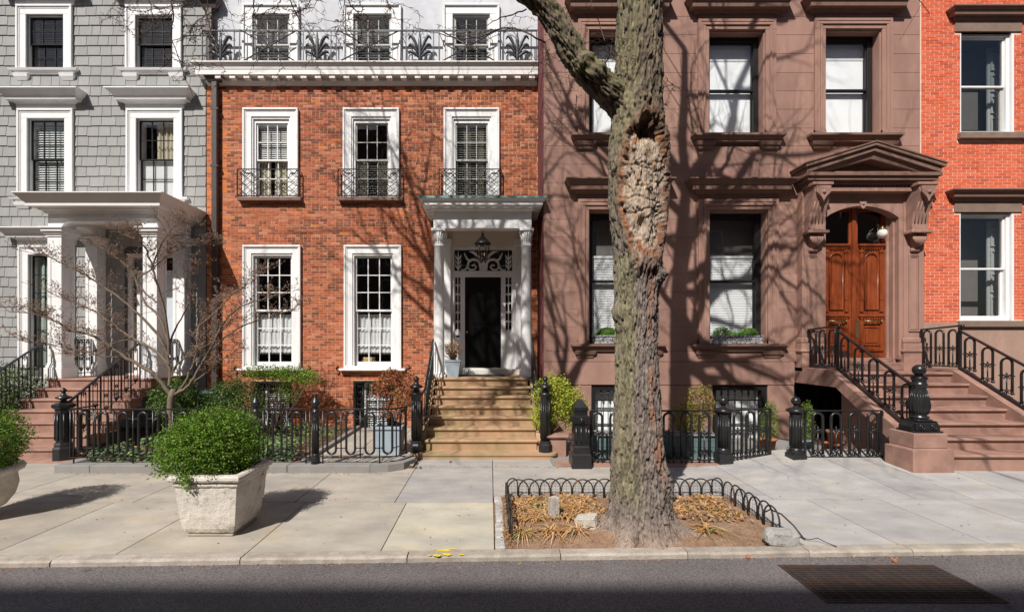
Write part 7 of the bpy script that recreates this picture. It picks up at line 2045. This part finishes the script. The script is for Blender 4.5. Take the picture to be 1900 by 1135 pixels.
# ================================================================== DOGWOOD
dg = thing('dogwood_tree', 'small bare dogwood tree with layered branches and buds in the left front garden', 'tree', (-6.5, 9.2, .05))
DD = 9.2
def dpt(px, py, off): return P(px, py, DD + off)
BR = [([(317, 734), (294, 702), (278, 688), (235, 665), (195, 636), (170, 621), (132, 613), (102, 594), (60, 582), (15, 577)], .040, -.5),
      ([(316, 715), (313, 676), (284, 648), (246, 627), (212, 603), (178, 578), (145, 564), (95, 545)], .034, .3),
      ([(313, 676), (299, 629), (267, 593), (227, 557), (190, 530), (150, 505), (95, 478), (60, 470)], .03, -.2),
      ([(313, 640), (296, 590), (266, 556), (246, 507), (215, 476), (180, 455)], .026, .5),
      ([(313, 660), (312, 620), (297, 544), (283, 496), (270, 461), (254, 445), (221, 431)], .028, -.5),
      ([(290, 560), (254, 523), (283, 498), (313, 472), (352, 457), (400, 451)], .016, .2), ([(283, 498), (299, 453), (322, 422), (345, 412)], .014, -.3),
      ([(317, 734), (348, 718), (360, 700), (388, 654), (409, 610), (430, 580), (470, 560), (525, 545)], .034, -.4), ([(348, 718), (377, 696), (402, 675), (445, 645)], .018, .4),
      ([(388, 654), (417, 625), (460, 600), (510, 585), (555, 571)], .018, .1), ([(318, 728), (335, 722), (352, 692), (364, 646), (371, 603), (385, 582), (410, 556), (445, 540)], .026, .6),
      ([(318, 700), (326, 677), (350, 658), (395, 632), (420, 600)], .018, -.2), ([(313, 640), (330, 600), (350, 560), (345, 520), (365, 490)], .018, .5), ([(235, 665), (190, 660), (140, 648), (90, 640), (40, 632)], .014, -.7), ([(371, 603), (400, 580), (430, 548), (470, 520), (490, 505)], .014, .4),
      ([(246, 627), (200, 640), (160, 660), (130, 655)], .012, .2)]
mb = MB()
mb.tube([(PX(318, DD), DD, .0), P(318, 790, DD), P(316, 760, DD), P(318, 738, DD), P(322, 722, DD)], [.085, .07, .062, .066, .05], 12, tint=None)
part('trunk', mb, M['dogbark'], dg)
mb = MB(); tw = MB(); bd = MB()
r3 = random.Random(9)
def budt(): k = r3.uniform(.7, 1.35); return (k, k * r3.uniform(.9, 1.1), k)
def spray(p, d, L_, lev):
    pts = [p]; dd = Vector(d)
    n = 3
    for i in range(n):
        dd = (dd + Vector((r3.gauss(0, .22), r3.gauss(0, .2), r3.gauss(0, .10) + .05))).normalized(); pts.append(pts[-1] + dd * L_ / n)
    tw.tube(pts, [.0028 if lev else .0045, .0026 if lev else .004, .0022, .0014], 3, caps=False)
    if lev < 2:
        for k in range(3 if lev == 0 else 2):
            i = r3.randrange(1, n + 1); ax = Vector((r3.uniform(-1, 1), r3.uniform(-1, 1), r3.uniform(-.1, .4))); spray(pts[i], (dd * .6 + ax * .8).normalized(), L_ * r3.uniform(.5, .75), lev + 1)
    for k in range(4 if lev == 2 else 2):
        q = pts[-1] if k == 0 else pts[-2].lerp(pts[-1], r3.random()) + Vector((r3.gauss(0, .008), r3.gauss(0, .008), r3.gauss(0, .008)))
        bd.octa(q, r3.uniform(.006, .0115), budt())
for pts, r_, off in BR:
    V = [dpt(px, py, off * (i / (len(pts) - 1)) ** 1.2) for i, (px, py) in enumerate(pts)]; Sx = spline(V, 4); n = len(Sx)
    Sx = [p + Vector((r3.gauss(0, .008), r3.gauss(0, .01), r3.gauss(0, .008))) for p in Sx]
    mb.tube(Sx, [r_ * (1 - .82 * i / (n - 1)) + .002 for i in range(n)], 7, caps=False)
    for i in range(n):
        f_ = i / (n - 1)
        if f_ < .32: continue
        t_ = (Sx[min(n - 1, i + 1)] - Sx[max(0, i - 1)]).normalized()
        for _ in range(1 if f_ < .5 else (2 if r3.random() < .7 else 3)):
            d = t_ * r3.uniform(.1, .9) + Vector((r3.uniform(-.8, .8), r3.uniform(-1, 1), r3.uniform(-.05, .4))); spray(Sx[i], d.normalized(), r3.uniform(.12, .34), 0)
part('branches', mb, M['dogbark'], dg); part('twigs', tw, M['dogtwig'], dg); part('buds', bd, M['bud'], dg)
print('objects', len(bpy.data.objects))
